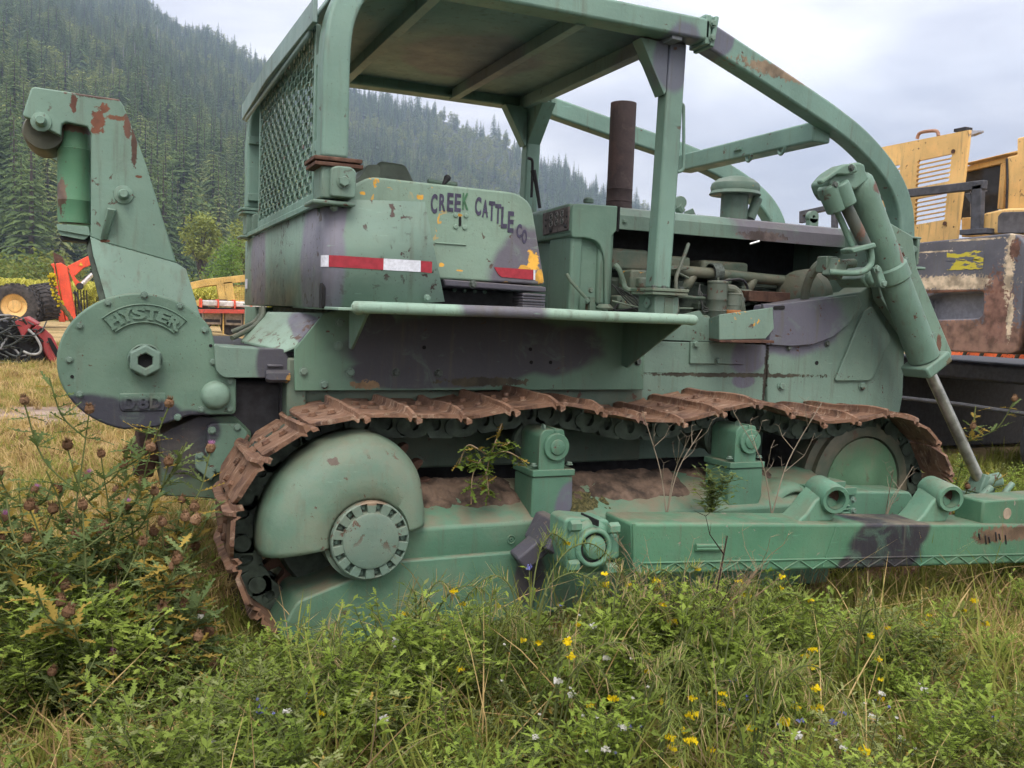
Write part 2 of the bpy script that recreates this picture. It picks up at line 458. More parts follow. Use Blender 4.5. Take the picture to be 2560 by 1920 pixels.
def link_mesh():
    b = MB()
    for y0 in (.20, .375):
        y1 = y0 + .035
        def win(c): return [(c + .021 * cos(t_), -.055 + .030 * sin(t_)) for t_ in [2 * pi * q / 12 for q in range(12)]]
        out_ = [(-.122, -.115), (-.122, -.016), (-.008, -.016), (-.008, -.115)], [(-.008, -.115), (-.008, -.016), (.118, -.016), (.118, -.115)]
        for oc_, cx_ in zip(out_, (-.062, .034)):
            inn = win(cx_); x0_, x1_ = oc_[0][0], oc_[2][0]
            ring = []
            for px_, pz_ in inn:
                dx, dz = px_ - cx_, pz_ + .055
                q = min((x1_ - cx_ if dx > 0 else cx_ - x0_) / max(1e-6, abs(dx)), (.039 if dz > 0 else .060) / max(1e-6, abs(dz)))
                ring.append((cx_ + dx * q, -.055 + dz * q))
            for y_, fl in ((y0, 0), (y1, 1)):
                n0_ = len(inn)
                b.add([(p_[0], y_, p_[1]) for p_ in ring] + [(p_[0], y_, p_[1]) for p_ in inn], [(q, (q + 1) % n0_, n0_ + (q + 1) % n0_, n0_ + q) for q in range(n0_)])
            b.add([(p_[0], y0, p_[1]) for p_ in inn] + [(p_[0], y1, p_[1]) for p_ in inn], [(q, (q + 1) % 12, 12 + (q + 1) % 12, 12 + q) for q in range(12)])
            b.add([(p_[0], y0, p_[1]) for p_ in ring] + [(p_[0], y1, p_[1]) for p_ in ring], [(q, (q + 1) % 12, 12 + (q + 1) % 12, 12 + q) for q in range(12)])
            b.bx(cx_ - .014, cx_ + .014, y0 + .010, y0 + .034, -.048, -.02)
        b.cyl((.104, y0 - .008, -.066), (.104, y0 + .01, -.066), .034, n=14)
        b.bx(-.12, .118, y0 + .030, y0 + .034, -.11, -.016)
    b.cyl((.104, .2, -.062), (.104, .41, -.062), .022, n=10)
    me = b.mesh('track_link'); me.materials.append(m_grime); return me
LINKM = link_mesh()
nshoe = int(round(cum[-1] / 0.2155)); pitch = cum[-1] / nshoe
S0 = 0.045
def make_track(y, near):
    for k in range(nshoe):
        a = on_path(S0 + k * pitch); b2 = on_path(S0 + (k + 1) * pitch)
        d = b2 - a; ang = atan2(d.z, d.x); c = (a + b2) / 2
        M = Matrix(((cos(ang), 0, -sin(ang)), (0, 1, 0), (sin(ang), 0, cos(ang))))
        hi = max(a.z, b2.z)
        if not near and hi < 0.3: continue
        tilt = 0.09 * noise.noise((k * 1.7, y, 0)) if hi > .25 else 0
        e = (M @ Euler((tilt, 0.10 * noise.noise((k * 2.3, 5, y)) if hi > .25 else 0, 0)).to_matrix()).to_euler()
        o = bpy.data.objects.new('track_shoe', shoe_meshes[k % 7]); col.objects.link(o)
        o.location = (c.x, y, c.z); o.rotation_euler = e; adopt(o, dozer)
        L = bpy.data.objects.new('track_link', LINKM); col.objects.link(L)
        L.location = (c.x, y, c.z); L.rotation_euler = M.to_euler(); adopt(L, dozer)
        if near and hi > .3:
            for bu, bv in ((-.062, .235), (-.062, .375), (.012, .215), (.012, .395)):
                q = bpy.data.objects.new('bolt', BOLTR); col.objects.link(q); q.parent = o
                q.location = (bu, bv, .002); q.rotation_euler = (-pi / 2, 0, rng.uniform(0, 1)); q.scale = (.0145, .0145, .0145)
# winding of the path is anticlockwise seen from +Y, so outwards is +w on the way over the top
make_track(0.0, True)
make_track(2.13, False)

# ---------------------------------------------------------------- sprocket, final drive hub and guard
HX, HZ = 0.0, 0.56
b = MB()
teeth = 25; pr = []
for k in range(teeth):
    for f_, r_ in ((0, .325), (.22, .33), (.36, .385), (.46, .398), (.56, .398), (.66, .385), (.8, .33)):
        a = 2 * pi * (k + f_) / teeth; pr.append((HX + r_ * cos(a), HZ + r_ * sin(a)))
b.prism(pr, .265, .325)
b.build('sprocket', m_rust_dark, dozer, .004)
b = MB(); b.lathe([(.0005, .20), (.30, .20), (.315, .24), (.315, .40), (.0005, .40)], (HX, 0, HZ), n=40)
b.build('final_drive_case', m_grime, dozer)
m_dome = paint('guard_paint', base=(0.165, 0.285, 0.205), lowdust=0.40, chip=0.655, dust=0.5, rust=(((-0.136,0.000,0.857), (.02, 1, .014), (0.05, 0.035, 0.03)),))
vs = []; fs = []
prof = [(.0, -.02), (.0, -.074), (.03, -.080), (.30, -.074), (.55, -.060), (.72, -.042), (.85, -.018), (.94, .015), (.985, .055), (1.0, .10), (1.0, .17)]
angs = [8 + (190 - 8) * k / 48 for k in range(49)]
for a in angs:
    ca, sa = cos(radians(a)), sin(radians(a))
    tab = ((8, .243), (15, .246), (30, .268), (51, .325), (70, .362), (90, .386), (135, .378), (190, .385))
    for (aa, ra_), (ab, rb_) in zip(tab, tab[1:]):
        if aa <= a <= ab: ro = ra_ + (rb_ - ra_) * (a - aa) / (ab - aa)
    for q, y in prof:
        r_ = .163 + (ro - .163) * q
        vs.append((HX + r_ * ca, y, HZ + r_ * sa))
p = len(prof)
for k in range(48):
    for i in range(p - 1): fs.append((k * p + i, (k + 1) * p + i, (k + 1) * p + i + 1, k * p + i + 1))
b = MB().add(vs, fs)
o = b.build('sprocket_guard', m_dome, dozer, 0, smooth=60)
sm = o.modifiers.new('thick', 'SOLIDIFY'); sm.thickness = 0.012; sm.offset = 1
guard = o
for c_ in ((0.049,-0.075,0.730), (-0.115,-0.075,0.686)):
    b = MB(); b.lathe([(.010, -.004), (.014, -.004), (.014, .004)], c_, n=14); b.lathe([(.0005, -.002), (.0105, -.002)], c_, n=12, mi=1)
    b.build('guard_hole', [m_dome, m_hole], guard)
m_hub = paint('hub_paint', base=GREEN, chip=0.6, dust=0.5, lowdust=0.25, rust=(((0.024,-0.090,0.707), (.09, 1, .012), (0.21, 0.15, 0.10)),))
b = MB()
b.lathe([(.0005, -.118), (.095, -.121), (.106, -.117), (.112, -.105), (.112, -.088)], (HX, 0, HZ), n=48)
b.lathe([(.112, -.083), (.149, -.083), (.151, -.075), (.151, .05)], (HX, 0, HZ), n=48)
b.lathe([(.152, -.055), (.168, -.055), (.168, .06)], (HX, 0, HZ), n=48)
b.lathe([(.142, -.086), (.142, -.106), (.145, -.110), (.150, -.106), (.151, -.08)], (HX, 0, HZ), n=48)
hub = b.build('hub_cap', m_hub, dozer, 0, smooth=30)
for k in range(14):
    a = 2 * pi * (k + .5) / 14
    b = MB(); w_ = .0150
    M = Matrix.Rotation(-a, 3, 'Y')
    vs = [Vector((x, y, z)) for y in (-.112, -.08) for x, z in ((.106, -w_), (.146, -w_ * 1.25), (.146, w_ * 1.25), (.106, w_))]
    vs = [M @ v + Vector((HX, 0, HZ)) for v in vs]
    b.add(vs, [(0, 1, 2, 3), (7, 6, 5, 4), (0, 4, 5, 1), (1, 5, 6, 2), (2, 6, 7, 3), (3, 7, 4, 0)])
    b.build('rib', m_hub, hub, .002)
bolts(BOLT, [(HX + .129 * cos(2 * pi * k / 14), -.083, HZ + .129 * sin(2 * pi * k / 14)) for k in range(14)], .0095, hub)

# ---------------------------------------------------------------- track frame
m_frame = paint('track_frame_paint', [P((0.707,0.000,0.357), .075, .13)], base=GREEN2, lowdust=0.3, dust=0.95, chip=0.66, purple=(0.10, 0.095, 0.125))
m_dirt = simple('packed_dirt', (0.062, 0.044, 0.033), 0.95, 0, 0.45, 11, 1.0, c2=(0.15, 0.102, 0.074), dist=0.015)
m_moss = simple('moss', (0.055, 0.06, 0.018), 0.95, 0, 0.5, 60, 1.0, c2=(0.13, 0.115, 0.045), dist=0.02)
b = MB()
sec = [(-.02, .455), (-.02, .572), (.03, .60), (.26, .69), (.34, .69), (.34, .40), (.0, .40)]
b.prism(sec, .10, 2.45, axis='X')
frame = b.build('track_frame', m_frame, dozer, .012, 2)
b = MB()
b.prism(rnd([(-.33, .20), (-.26, .33), (.12, .455), (.70, .455), (.73, .43), (.73, .17), (-.20, .13)], .02), -.045, .5)
b.prism(rnd([(.73, .44), (2.3, .44), (2.35, .40), (2.35, .17), (.73, .17)], .02), -.03, .5)
lower = b.build('roller_guard', m_frame, frame, .012)
for p_, r_ in (((0.621,-0.022,0.502), .019), ((0.508,-0.047,0.240), .019)):
    b = MB(); b.lathe([(r_, .004), (r_, -.004), (r_ * .82, -.004), (r_ * .78, .003), (r_ * .45, .003), (r_ * .42, -.003), (r_ * .2, -.003), (r_ * .17, .002), (.0004, .002)], p_, n=20)
    b.build('plug', m_frame, frame)
# packed dirt along the sloped top of the frame
def dirt_bank(name, x0, x1, mat, amp, y0=0.0, y1=.33, seed=0, thr=0.0, nx=110, ny=34):
    vs = []; fs = []
    for i in range(nx + 1):
        for j in range(ny + 1):
            x = x0 + (x1 - x0) * i / nx; y = y0 + (y1 - y0) * j / ny
            zt = .572 + (y + .02) * (.12 / .28) if y < .26 else .692
            e = min(1, min(i, nx - i) / 9) * min(1, j / (6 + 5 * noise.noise((x * 5, seed, 1))))
            h = amp * (0.42 + .5 * noise.noise((x * 6, y * 7, seed)) + .30 * noise.noise((x * 17, y * 17, seed)) + .14 * noise.noise((x * 60, y * 60, seed)) - thr * .6) * e - .007
            vs.append((x, y + .01 * noise.noise((x * 20, y * 20, 4)), zt + h))
    for i in range(nx):
        for j in range(ny): a = i * (ny + 1) + j; fs.append((a, a + 1, a + ny + 2, a + ny + 1))
    return MB().add(vs, fs).build(name, mat, frame, 0, smooth=60)
dirt_bank('dirt', .24, .74, m_dirt, .045, .07, seed=1, thr=-.1)
dirt_bank('dirt', .93, 1.62, m_dirt, .045, .06, seed=3, thr=-.1)
dirt_bank('dirt', 1.6, 2.2, m_dirt, .03, .12, seed=6, thr=.25)
dirt_bank('moss', .90, 1.14, m_moss, .045, .0, .14, seed=9, thr=.0)
# carrier roller supports and rollers
m_supp = paint('support_paint', [P((.93, 0, .60), .11, .14)], base=GREEN2, chip=0.66, dust=0.7)
m_supp2 = paint('support_paint_plain', base=GREEN2, chip=0.66, dust=0.7)
for sx, mat in ((.815, m_supp), (1.83, m_supp2)):
    b = MB()
    b.prism(rnd([(sx - .095, .755), (sx + .095, .755), (sx + .10, .62), (sx + .06, .52), (sx - .05, .5), (sx - .095, .56)], .01), 0, .19)
    sup = b.build('roller_support', mat, dozer, .01)
    b = MB(); b.prism(rnd([(sx - .10, .757), (sx - .10, .785), (sx + .10, .785), (sx + .10, .757)], .004), -.008, .2)
    b.prism(rnd([(sx - .068, .78), (sx - .068, .93), (sx - .045, .955), (sx + .045, .955), (sx + .055, .90), (sx + .055, .78)], .012), .005, .19)
    b.cyl((sx + .008, -.012, .882), (sx + .008, .19, .882), .058, n=28)
    b.lathe([(.034, -.014), (.034, -.018), (.030, -.02), (.0005, -.02)], (sx + .008, 0, .882), n=24)
    b.bx(sx - .002, sx + .004, .0, .1, .945, .962)
    cap = b.build('roller_cap', mat, sup, .006)
    bolts(BOLT, [(sx - .085, .02, .80), (sx + .085, .02, .80)], .012, cap, rot=(-pi / 2, 0, 0))
    bolts(BOLT, [(sx - .045, .03, .962)], .012, cap, rot=(0, 0, pi / 2))
    b = MB(); b.lathe([(.0005, .2), (.06, .2), (.085, .2), (.095, .21), (.095, .235), (.075, .25), (.075, .42), (.095, .43), (.0005, .43)], (sx, 0, .872), n=28)
    b.build('carrier_roller', m_grime, dozer)
# front idler
m_idler = paint('idler_paint', base=(0.095, 0.21, 0.115), lowdust=0.65, dust=0.6)
b = MB(); b.lathe([(.0005, .18), (.05, .18), (.09, .195), (.16, .205), (.22, .20), (.248, .205), (.252, .22)], (2.77, 0, .60), n=48)
idl = b.build('idler_disc', m_idler, dozer)
b = MB(); b.lathe([(.252, .24), (.26, .20), (.30, .195), (.335, .21), (.335, .24), (.375, .25), (.375, .36), (.335, .37), (.2, .42), (.0005, .42)], (2.77, 0, .60), n=48)
b.build('idler_rim', paint('idler_rim_paint', base=(0.075, 0.10, 0.07), lowdust=.6, dust=.5), dozer)
b = MB()
b.prism(rnd([(2.2, .42), (2.2, .60), (2.5, .62), (2.88, .6), (2.92, .5), (2.88, .42)], .03), -.02, .16)
yoke = b.build('idler_yoke', m_supp2, dozer, .012)
b = MB(); b.prism(rnd([(2.26, .47), (2.26, .575), (2.32, .60), (2.36, .59), (2.40, .60), (2.46, .575), (2.46, .47)], .012), -.05, -.02)
for k in range(5): b.bx(2.29, 2.335, -.06, -.048, .482 + k * .018, .490 + k * .018); b.bx(2.385, 2.43, -.06, -.048, .482 + k * .018, .490 + k * .018)
b.lathe([(.022, -.066), (.013, -.066), (.013, -.045)], (2.36, 0, .545), n=16); b.lathe([(.022, -.066), (.024, -.048)], (2.36, 0, .545), n=16)
b.bx(2.24, 2.48, -.045, .1, .605, .645); b.bx(2.30, 2.42, -.03, .08, .645, .675)
b.build('yoke_cover', m_supp2, yoke, .005)
bolts(BOLT, [(2.265, -.05, .60), (2.455, -.05, .585), (2.46, -.05, .53)], .012, yoke)
b = MB(); b.lathe([(.13, -.0), (.16, .05), (.17, .3)], (2.16, .02, .50), n=22, a0=-60, a1=110)
o = b.build('recoil_cover', m_frame, frame); sm = o.modifiers.new('thick', 'SOLIDIFY'); sm.thickness = .012

# ---------------------------------------------------------------- main case and belly under the machine
b = MB()
b.bx(-.30, 3.35, .84, 1.90, .42, 1.06); b.bx(.1, 1.55, .72, 2.02, 1.0, 1.38); b.bx(-.22, .25, .68, 2.1, .62, 1.16)
b.bx(.25, 2.9, .45, .9, .42, .56)
case = b.build('main_case', m_black, dozer, .02)
b = MB(); b.bx(.1, 2.5, 2.25, 2.7, .2, .62); b.build('far_track_frame', m_grime, dozer, .02)
b = MB(); b.lathe([(.0005, 0), (.34, 0), (.34, .3), (.0005, .3)], (0, 2.3, .56), n=30); b.build('far_sprocket', m_grime, dozer)
b = MB(); b.lathe([(.0005, 0), (.36, 0), (.36, .2), (.0005, .2)], (2.77, 2.35, .6), n=30); b.build('far_idler', m_grime, dozer)

# ---------------------------------------------------------------- guard plate and fender
m_guard = paint('guard_plate_paint', [P((0.674,0.500,1.273), .66, .16), P((0.200,0.500,1.358), .08, .07), P((0.418,0.500,1.151), .36, .08)], purple=(0.085, 0.085, 0.105), chip=0.67, dust=0.2,  # camouflage patches, their tone also carries the shade under the fender
                rust=(((0.138,0.500,1.095), (.06, 1, .02), (0.2, 0.13, 0.07)), ((0.718,0.500,1.111), (.2, 1, .02), (0.06, 0.05, 0.03))), base=(0.16, 0.29, 0.205))
gp = [(-0.180,1.248), (-0.056,1.409), (.02, 1.425), (1.52, 1.425), (1.585, 1.24), (1.59, 1.075), (-0.176,1.069)]
b = MB().prism(gp, .55, .565)
gplate = b.build('guard_plate', m_guard, dozer, .003)
bolts(BOLT, [(-0.140,0.549,1.153), (-0.050,0.549,1.097), (0.010,0.549,1.268), (0.065,0.549,1.151), (0.014,0.549,1.371)], .0155, gplate)
bolts(BOLTD, [(0.276,0.549,1.153), (0.479,0.549,1.151), (1.495,0.549,1.214), (1.546,0.549,1.218)], .0155, gplate)
for c_ in ((0.948,0.548,1.207), (1.052,0.548,1.208), (0.405,0.548,1.268), (0.941,0.548,1.270)):
    MB().lathe([(.0005, -.001), (.009, -.001), (.009, .002)], c_, n=12).build('bolt_hole', m_hole, gplate)
b = MB()
b.add([(1.45, .03, 1.425), (1.45, .55, 1.425), (1.45, .55, 1.20), (1.45, .50, 1.19), (1.462, .03, 1.425), (1.462, .55, 1.425), (1.462, .55, 1.20), (1.462, .50, 1.19)],
      [(0, 1, 2, 3), (7, 6, 5, 4), (0, 4, 5, 1), (1, 5, 6, 2), (2, 6, 7, 3), (3, 7, 4, 0)])
b.build('fender_gusset', m_guard, gplate, .002); b = MB()
b.add([(0, .03, 1.425), (0, .32, 1.425), (0, .32, 1.27), (0, .28, 1.265), (.012, .03, 1.425), (.012, .32, 1.425), (.012, .32, 1.27), (.012, .28, 1.265)],
      [(0, 1, 2, 3), (7, 6, 5, 4), (0, 4, 5, 1), (1, 5, 6, 2), (2, 6, 7, 3), (3, 7, 4, 0)])
m_fend = paint('fender_paint', [P((0.552,0.000,1.451), .19, .2)], dust=0.2, chip=0.64, purple=(0.17, 0.165, 0.21), base=(0.30, 0.46, 0.36))
b.build('fender_gusset', m_guard, gplate, .002)
b = MB(); b.bx(-.12, 1.5, .0, .95, 1.425, 1.437)
fend = b.build('fender', m_fend, dozer, .003)
tp = [(-.03, .035, 1.432), (-.045, .012, 1.437), (-.03, 0, 1.44), (.2, -.002, 1.441), (.7, -.004, 1.443), (1.0, -.002, 1.44), (1.4, 0, 1.441), (1.47, .002, 1.44), (1.49, .01, 1.44), (1.495, .03, 1.438)]
b = MB().tube(spline(tp, 5), .024, 14); b.build('fender_edge', m_fend, fend)
b = MB(); b.bx(-.205, -.12, .57, .75, .86, 1.21); b.bx(-.18, 1.62, .6, .62, .7, 1.085)
b.build('rear_pillar', paint('pillar_paint', base=(0.13, 0.2, 0.15), lowdust=0.3), dozer, .01)
# far fender
b = MB(); b.bx(-.12, 1.5, 1.79, 2.74, 1.425, 1.437); b.bx(-.18, 1.59, 2.17, 2.185, 1.07, 1.42); b.build('far_fender', m_fend, dozer, .003)

# ---------------------------------------------------------------- front side panels
m_panel = paint('side_panel_paint', [P((2.547,0.600,1.461), .40, .20), P((2.300,0.600,1.259), .13, .11), P((2.285,0.600,1.115), .08, .04)], chip=0.65, dust=0.4,
                rust=(((2.200,0.620,1.148), (.6, 1, .012), (0.055, 0.05, 0.035)), ((2.428,0.620,1.138), (.012, 1, .2), (0.05, 0.045, 0.035))))
b = MB(); b.prism([(1.649,1.323), (2.433,1.316), (2.445,1.157), (1.636,1.154), (1.631,1.234)], .63, .65)
p_low = b.build('engine_side_panel', m_panel, dozer, .004)
b = MB(); b.prism([(1.690,1.330), (1.789,1.449), (1.975,1.491), (2.006,1.456), (2.035,1.456), (2.072,1.332), (2.441,1.319), (2.436,1.386), (2.441,1.327)], .64, .66)
b.build('engine_side_panel', m_panel, dozer, .004)
b = MB(); b.prism(rnd([(1.911,1.325), (2.264,1.327), (2.268,1.208), (1.914,1.208)], .006), .615, .63)
ap = b.build('access_plate', m_panel, p_low, .003)
bolts(BOLT, [(1.938,0.614,1.312), (2.091,0.614,1.226)], .0165, ap)
b = MB(); b.bx(1.60, 2.44, .632, .70, .70, 1.165); b.build('lower_side_panel', m_panel, dozer, .006)
# filter box that stands proud of the panel
b = MB(); b.prism([(1.962,1.472), (2.302,1.522), (2.319,1.411), (2.268,1.356), (1.971,1.343)], .45, .462)
b.loft([(2.020,0.620,1.451), (2.027,0.620,1.346), (2.033,0.620,1.346), (2.026,0.620,1.451)], [(1.971,0.462,1.472), (1.980,0.462,1.344), (1.985,0.462,1.345), (1.977,0.462,1.472)])
bxo = b.build('step_box', paint('step_box_paint', chip=0.66, dust=0.3, yellow=0.66), dozer, .003)
b = MB(); b.loft([(1.964,0.440,1.343), (1.964,0.440,1.330), (2.318,0.440,1.333), (2.317,0.440,1.348)], [(2.027,0.620,1.346), (2.028,0.620,1.334), (2.388,0.620,1.335), (2.387,0.620,1.349)])
b.build('step_plate', m_rust_dark, bxo, .002)
# radiator guard side plate with its curved upper plate
b = MB(); b.prism([(2.425,1.334), (2.457,1.537), (3.077,1.641), (3.307,1.789), (3.414,1.795), (3.453,1.362), (3.467,1.027), (3.45, .92), (2.45, .92)], .62, .80)
rad = b.build('radiator_guard', m_panel, dozer, .006)
b = MB(); cpts = [(2.357,1.543), (2.440,1.542), (3.032,1.619), (3.070,1.566), (2.993,1.463), (2.871,1.375), (2.722,1.327), (2.573,1.316), (2.409,1.321), (2.434,1.465), (2.427,1.512), (2.365,1.510)]
b.prism(cpts, .596, .619); pl = b.build('curved_plate', m_panel, rad, .003)
b = MB(); b.prism(rnd([(2.427,1.533), (2.504,1.539), (2.506,1.518), (2.429,1.513)], .009), .592, .6); b.build('slot', m_hole, pl)
b = MB(); b.prism(rnd([(2.912,1.121), (3.094,1.527), (3.158,1.559), (3.324,1.381), (3.191,1.124)], [.02, .01, .01, .03, .03]), .603, .619); b.build('gusset_plate', m_panel, rad, .004)
bolts(BOLT, [(2.533,0.618,1.090), (3.131,0.618,1.090)], .0195, rad)
bolts(BOLTD, [(2.847,0.616,1.334), (2.569,0.616,1.307)], .014, rad)
MB().lathe([(.0005, -.001), (.012, -.001), (.012, .002)], (2.782,0.618,1.223), n=12).build('bolt_hole', m_hole, rad)
# front radiator shell between the two sides
b = MB(); b.bx(3.2, 3.47, .70, 2.04, .9, 2.03); b.build('radiator_shell', m_green, rad, .02)
b = MB(); b.bx(2.45, 3.45, 1.94, 2.12, .92, 1.6); b.build('far_side_plate', m_green, rad, .006)

# ---------------------------------------------------------------- engine bay
b = MB()
b.bx(1.6, 3.2, 1.0, 1.75, 1.0, 1.66); b.bx(1.64, 3.1, 1.06, 1.3, 1.6, 1.74)
eng = b.build('engine_block', m_grime, dozer, .02)
m_engg = paint('engine_paint', base=(0.10, 0.155, 0.115), lowdust=0.5, dust=0.5, chip=0.6)
m_engl = paint('engine_paint_light', base=(0.16, 0.24, 0.18), lowdust=0.45, dust=0.5, chip=0.58, yellow=0.66)
for x0, x1, z0, z1 in ((1.60, 1.86, 1.70, 1.82), (2.0, 2.14, 1.70, 1.80), (2.22, 2.55, 1.68, 1.79)):
    MB().bx(x0, x1, .98, 1.2, z0, z1).build('valve_cover', m_engg, eng, .02, 3)
b = MB(); b.tube([(1.95, .93, 1.715), (2.25, .93, 1.71), (2.95, .95, 1.69)], .032, 16)
for x in (2.10, 2.35, 2.53):
    b.tube(spline([(x + .03, .94, 1.70), (x, .93, 1.66), (x - .03, .97, 1.60)], 4), [.028] * 5 + [.034] * 4, 10)
man = b.build('manifold', m_engg, eng)
b = MB(); b.lathe([(.05, -.03), (.056, -.03), (.056, .03), (.05, .03)], (2.27, .93, 1.715), (1, 0, .1), n=18); b.build('clamp', m_boltd, man)
b = MB(); b.bx(1.58, 1.84, .86, 1.0, 1.35, 1.46); b.bx(1.66, 1.80, .84, .98, 1.58, 1.70); b.bx(1.69, 1.77, .80, .9, 1.60, 1.66); b.cyl((1.80, .80, 1.66), (1.80, .86, 1.66), .025, n=12)
b.bx(1.62, 1.74, .9, 1.0, 1.48, 1.56)
b.build('starting_engine', m_engl, eng, .012)
b = MB(); b.bx(1.56, 2.1, .70, .98, 1.33, 1.47); b.build('engine_base', m_engl, eng, .02)
# filter canisters
m_filt = paint('canister_paint', base=(0.125, 0.165, 0.13), lowdust=0.35, dust=0.4, chip=0.61)
def canister(name, c, r, z0, z1, bands, parent):
    b = MB(); h = z1 - z0
    b.lathe([(.0005, 0), (r * .8, 0), (r, .012), (r, h * .3), (r * 1.03, h * .31), (r, h * .33), (r, h * .55), (r * 1.03, h * .56), (r, h * .58), (r, h * .92), (r * 1.04, h * .93), (r * 1.04, h * .96), (r * .96, h * .98), (r * .3, h), (r * .12, h), (r * .12, h * 1.07), (.0005, h * 1.07)], (c[0], c[1], z0), (0, 0, 1), 24)
    return b.build(name, m_filt, parent)
canister('oil_filter', (2.17, .76), .056, 1.42, 1.665, 0, eng)
c2 = canister('fuel_filter', (2.265, .74), .046, 1.44, 1.60, 0, eng)
MB().lathe([(.047, 0), (.0485, .004), (.0485, .03), (.047, .034)], (2.265, .74, 1.47), (0, 0, 1), 20).build('band', simple('orange_band', (0.4, 0.16, 0.05), 0.7), c2)
def pipe(name, pts, r, mat, parent, n=6, k=10): return MB().tube(spline(pts, n), r, k).build(name, mat, parent)
pipe('oil_pipe', [(2.211,0.740,1.622), (2.263,0.740,1.618), (2.292,0.730,1.591), (2.298,0.720,1.549), (2.312,0.720,1.500)], .024, m_filt, eng)
b = MB(); b.lathe([(.03, -.012), (.032, 0), (.03, .012)], (2.303,0.730,1.563), (0, 0, 1), 14); b.build('clamp', m_boltd, eng)
pipe('hose', [(1.990,0.800,1.855), (1.959,0.780,1.804), (1.910,0.760,1.711), (1.880,0.740,1.641), (1.887,0.720,1.478)], .0105, m_filt, eng)
pipe('drain_tube', [(1.522,0.780,1.714), (1.539,0.760,1.684), (1.565,0.760,1.626), (1.576,0.750,1.593), (1.610,0.740,1.583), (1.675,0.720,1.586)], .014, m_engl, eng)
pipe('fuel_line', [(1.886,0.760,1.567), (2.018,0.760,1.562), (2.100,0.780,1.562)], .010, m_engg, eng)
pipe('fuel_line', [(1.525,0.800,1.525), (1.626,0.760,1.502), (1.701,0.740,1.495), (2.000,0.740,1.503)], .005, m_engl, eng)
for q in range(4):
    pipe('wire', [(1.531,0.820,1.612), (1.66, .80, 1.55 - .02 * q), (1.70 + .02 * q, .77, 1.48 - .02 * q), (1.76 + .02 * q, .75, 1.44 - .012 * q)], .0035, m_hose, eng)
for q in range(3):
    pipe('wire', [(2.08, .80, 1.64 - .02 * q), (2.06 + .012 * q, .78, 1.58), (2.09, .77, 1.52 - .015 * q), (2.13, .75, 1.50)], .004, m_hose, eng)
er = random.Random(17)
for q in range(14):
    x = er.uniform(1.62, 2.85); z = er.uniform(1.42, 1.72); pts = [(x, .90, z)]
    for w in range(3): pts.append((min(2.95, max(1.6, pts[-1][0] + er.uniform(-.16, .16))), er.uniform(.82, .92), max(1.38, pts[-1][2] + er.uniform(-.12, .06))))
    pipe('engine_line', pts, er.choice((.005, .007, .010)), er.choice((m_hose, m_engg, m_black, m_engl)), eng, 5, 6)
for q in range(9):
    x = 1.72 + .15 * q; z = 1.50 + .03 * (q % 3)
    b = MB(); b.bx(x, x + er.uniform(.04, .09), .93, 1.0, z, z + er.uniform(.04, .10)); b.lathe([(.0005, -.02), (.018, -.02), (.02, .0), (.02, .03)], (x + .03, .93, z + .03), n=10)
    b.build('engine_fitting', er.choice((m_engg, m_grime, m_engl)), eng, .006)
pipe('hydraulic_hose', [(2.757,0.550,1.791), (2.699,0.560,1.773), (2.689,0.600,1.726), (2.711,0.660,1.660), (2.753,0.720,1.573)], .026, paint('hose_paint', base=(0.21, 0.26, 0.2), lowdust=.4), dozer)
b = MB(); b.lathe([(.0005, 0), (.10, 0), (.16, .04), (.17, .12), (.11, .2), (.0005, .2)], (2.78, .82, 1.60), (1, .4, 0), n=26); b.build('fan_housing', m_engg, eng)
b = MB(); b.bx(2.42, 2.72, .80, .95, 1.56, 1.62); b.build('tray', m_rust_dark, eng, .004)
b = MB(); b.bx(1.60, 3.2, 1.35, 1.45, 1.6, 1.98); b.build('engine_void_sheet', m_black, eng)  # black sheet along the bay, its colour stands for the shade behind the engine
# small far light catching chrome dipstick
b = MB(); b.tube([(2.445,0.850,1.887), (2.495,0.830,1.906)], .006, 8); b.build('dipstick', simple('bright_steel', (0.7, 0.72, 0.75), 0.3, 0.3), eng)

# ---------------------------------------------------------------- hood and cowl
m_hood = paint('hood_paint', [P((2.783,0.900,2.002), .42, .16)], dust=0.35, chip=0.66, purple=(0.175, 0.165, 0.205),
               rust=(((2.581,0.900,1.943), (.16, 1, .03), (0.13, 0.10, 0.095)),))
hs = [(.90, 1.915), (.90, 1.99), (.93, 2.03), (1.0, 2.045), (1.74, 2.045), (1.81, 2.03), (1.84, 1.99), (1.84, 1.915), (1.83, 1.915), (1.83, 1.985), (1.805, 2.02), (1.735, 2.033), (1.005, 2.033), (.935, 2.02), (.91, 1.985), (.91, 1.915)]
b = MB().prism(hs, 1.60, 3.42, axis='X')
hood = b.build('hood', m_hood, dozer, .003)
b = MB(); b.bx(1.594, 1.606, .898, 1.842, 1.90, 2.035); b.build('hood_seam', m_hole, hood)
bolts(BOLT, [(1.636,0.897,1.959)], .011, hood)
m_cowl = paint('cowl_paint', chip=0.67, dust=0.4, base=(0.19, 0.325, 0.25))
b = MB()
b.bx(1.36, 1.575, .945, 1.80, 1.437, 1.90)
b.bx(1.50, 1.592, .92, 1.84, 1.5, 2.036)
cowl = b.build('cowl', m_cowl, dozer, .02, 3)
b = MB()
b.prism(rnd([(1.317,2.029), (1.592, 2.037), (1.592, 1.905), (1.565, 1.88), (1.562, 1.44), (1.541,1.483), (1.524,1.762), (1.488,1.834), (1.425,1.855), (1.319,1.851)], [.03, .008, 0, .02, 0, 0, .03, .04, .03, .02], 4), .90, 1.80)
b.build('cowl_skin', m_cowl, cowl, .016, 3)
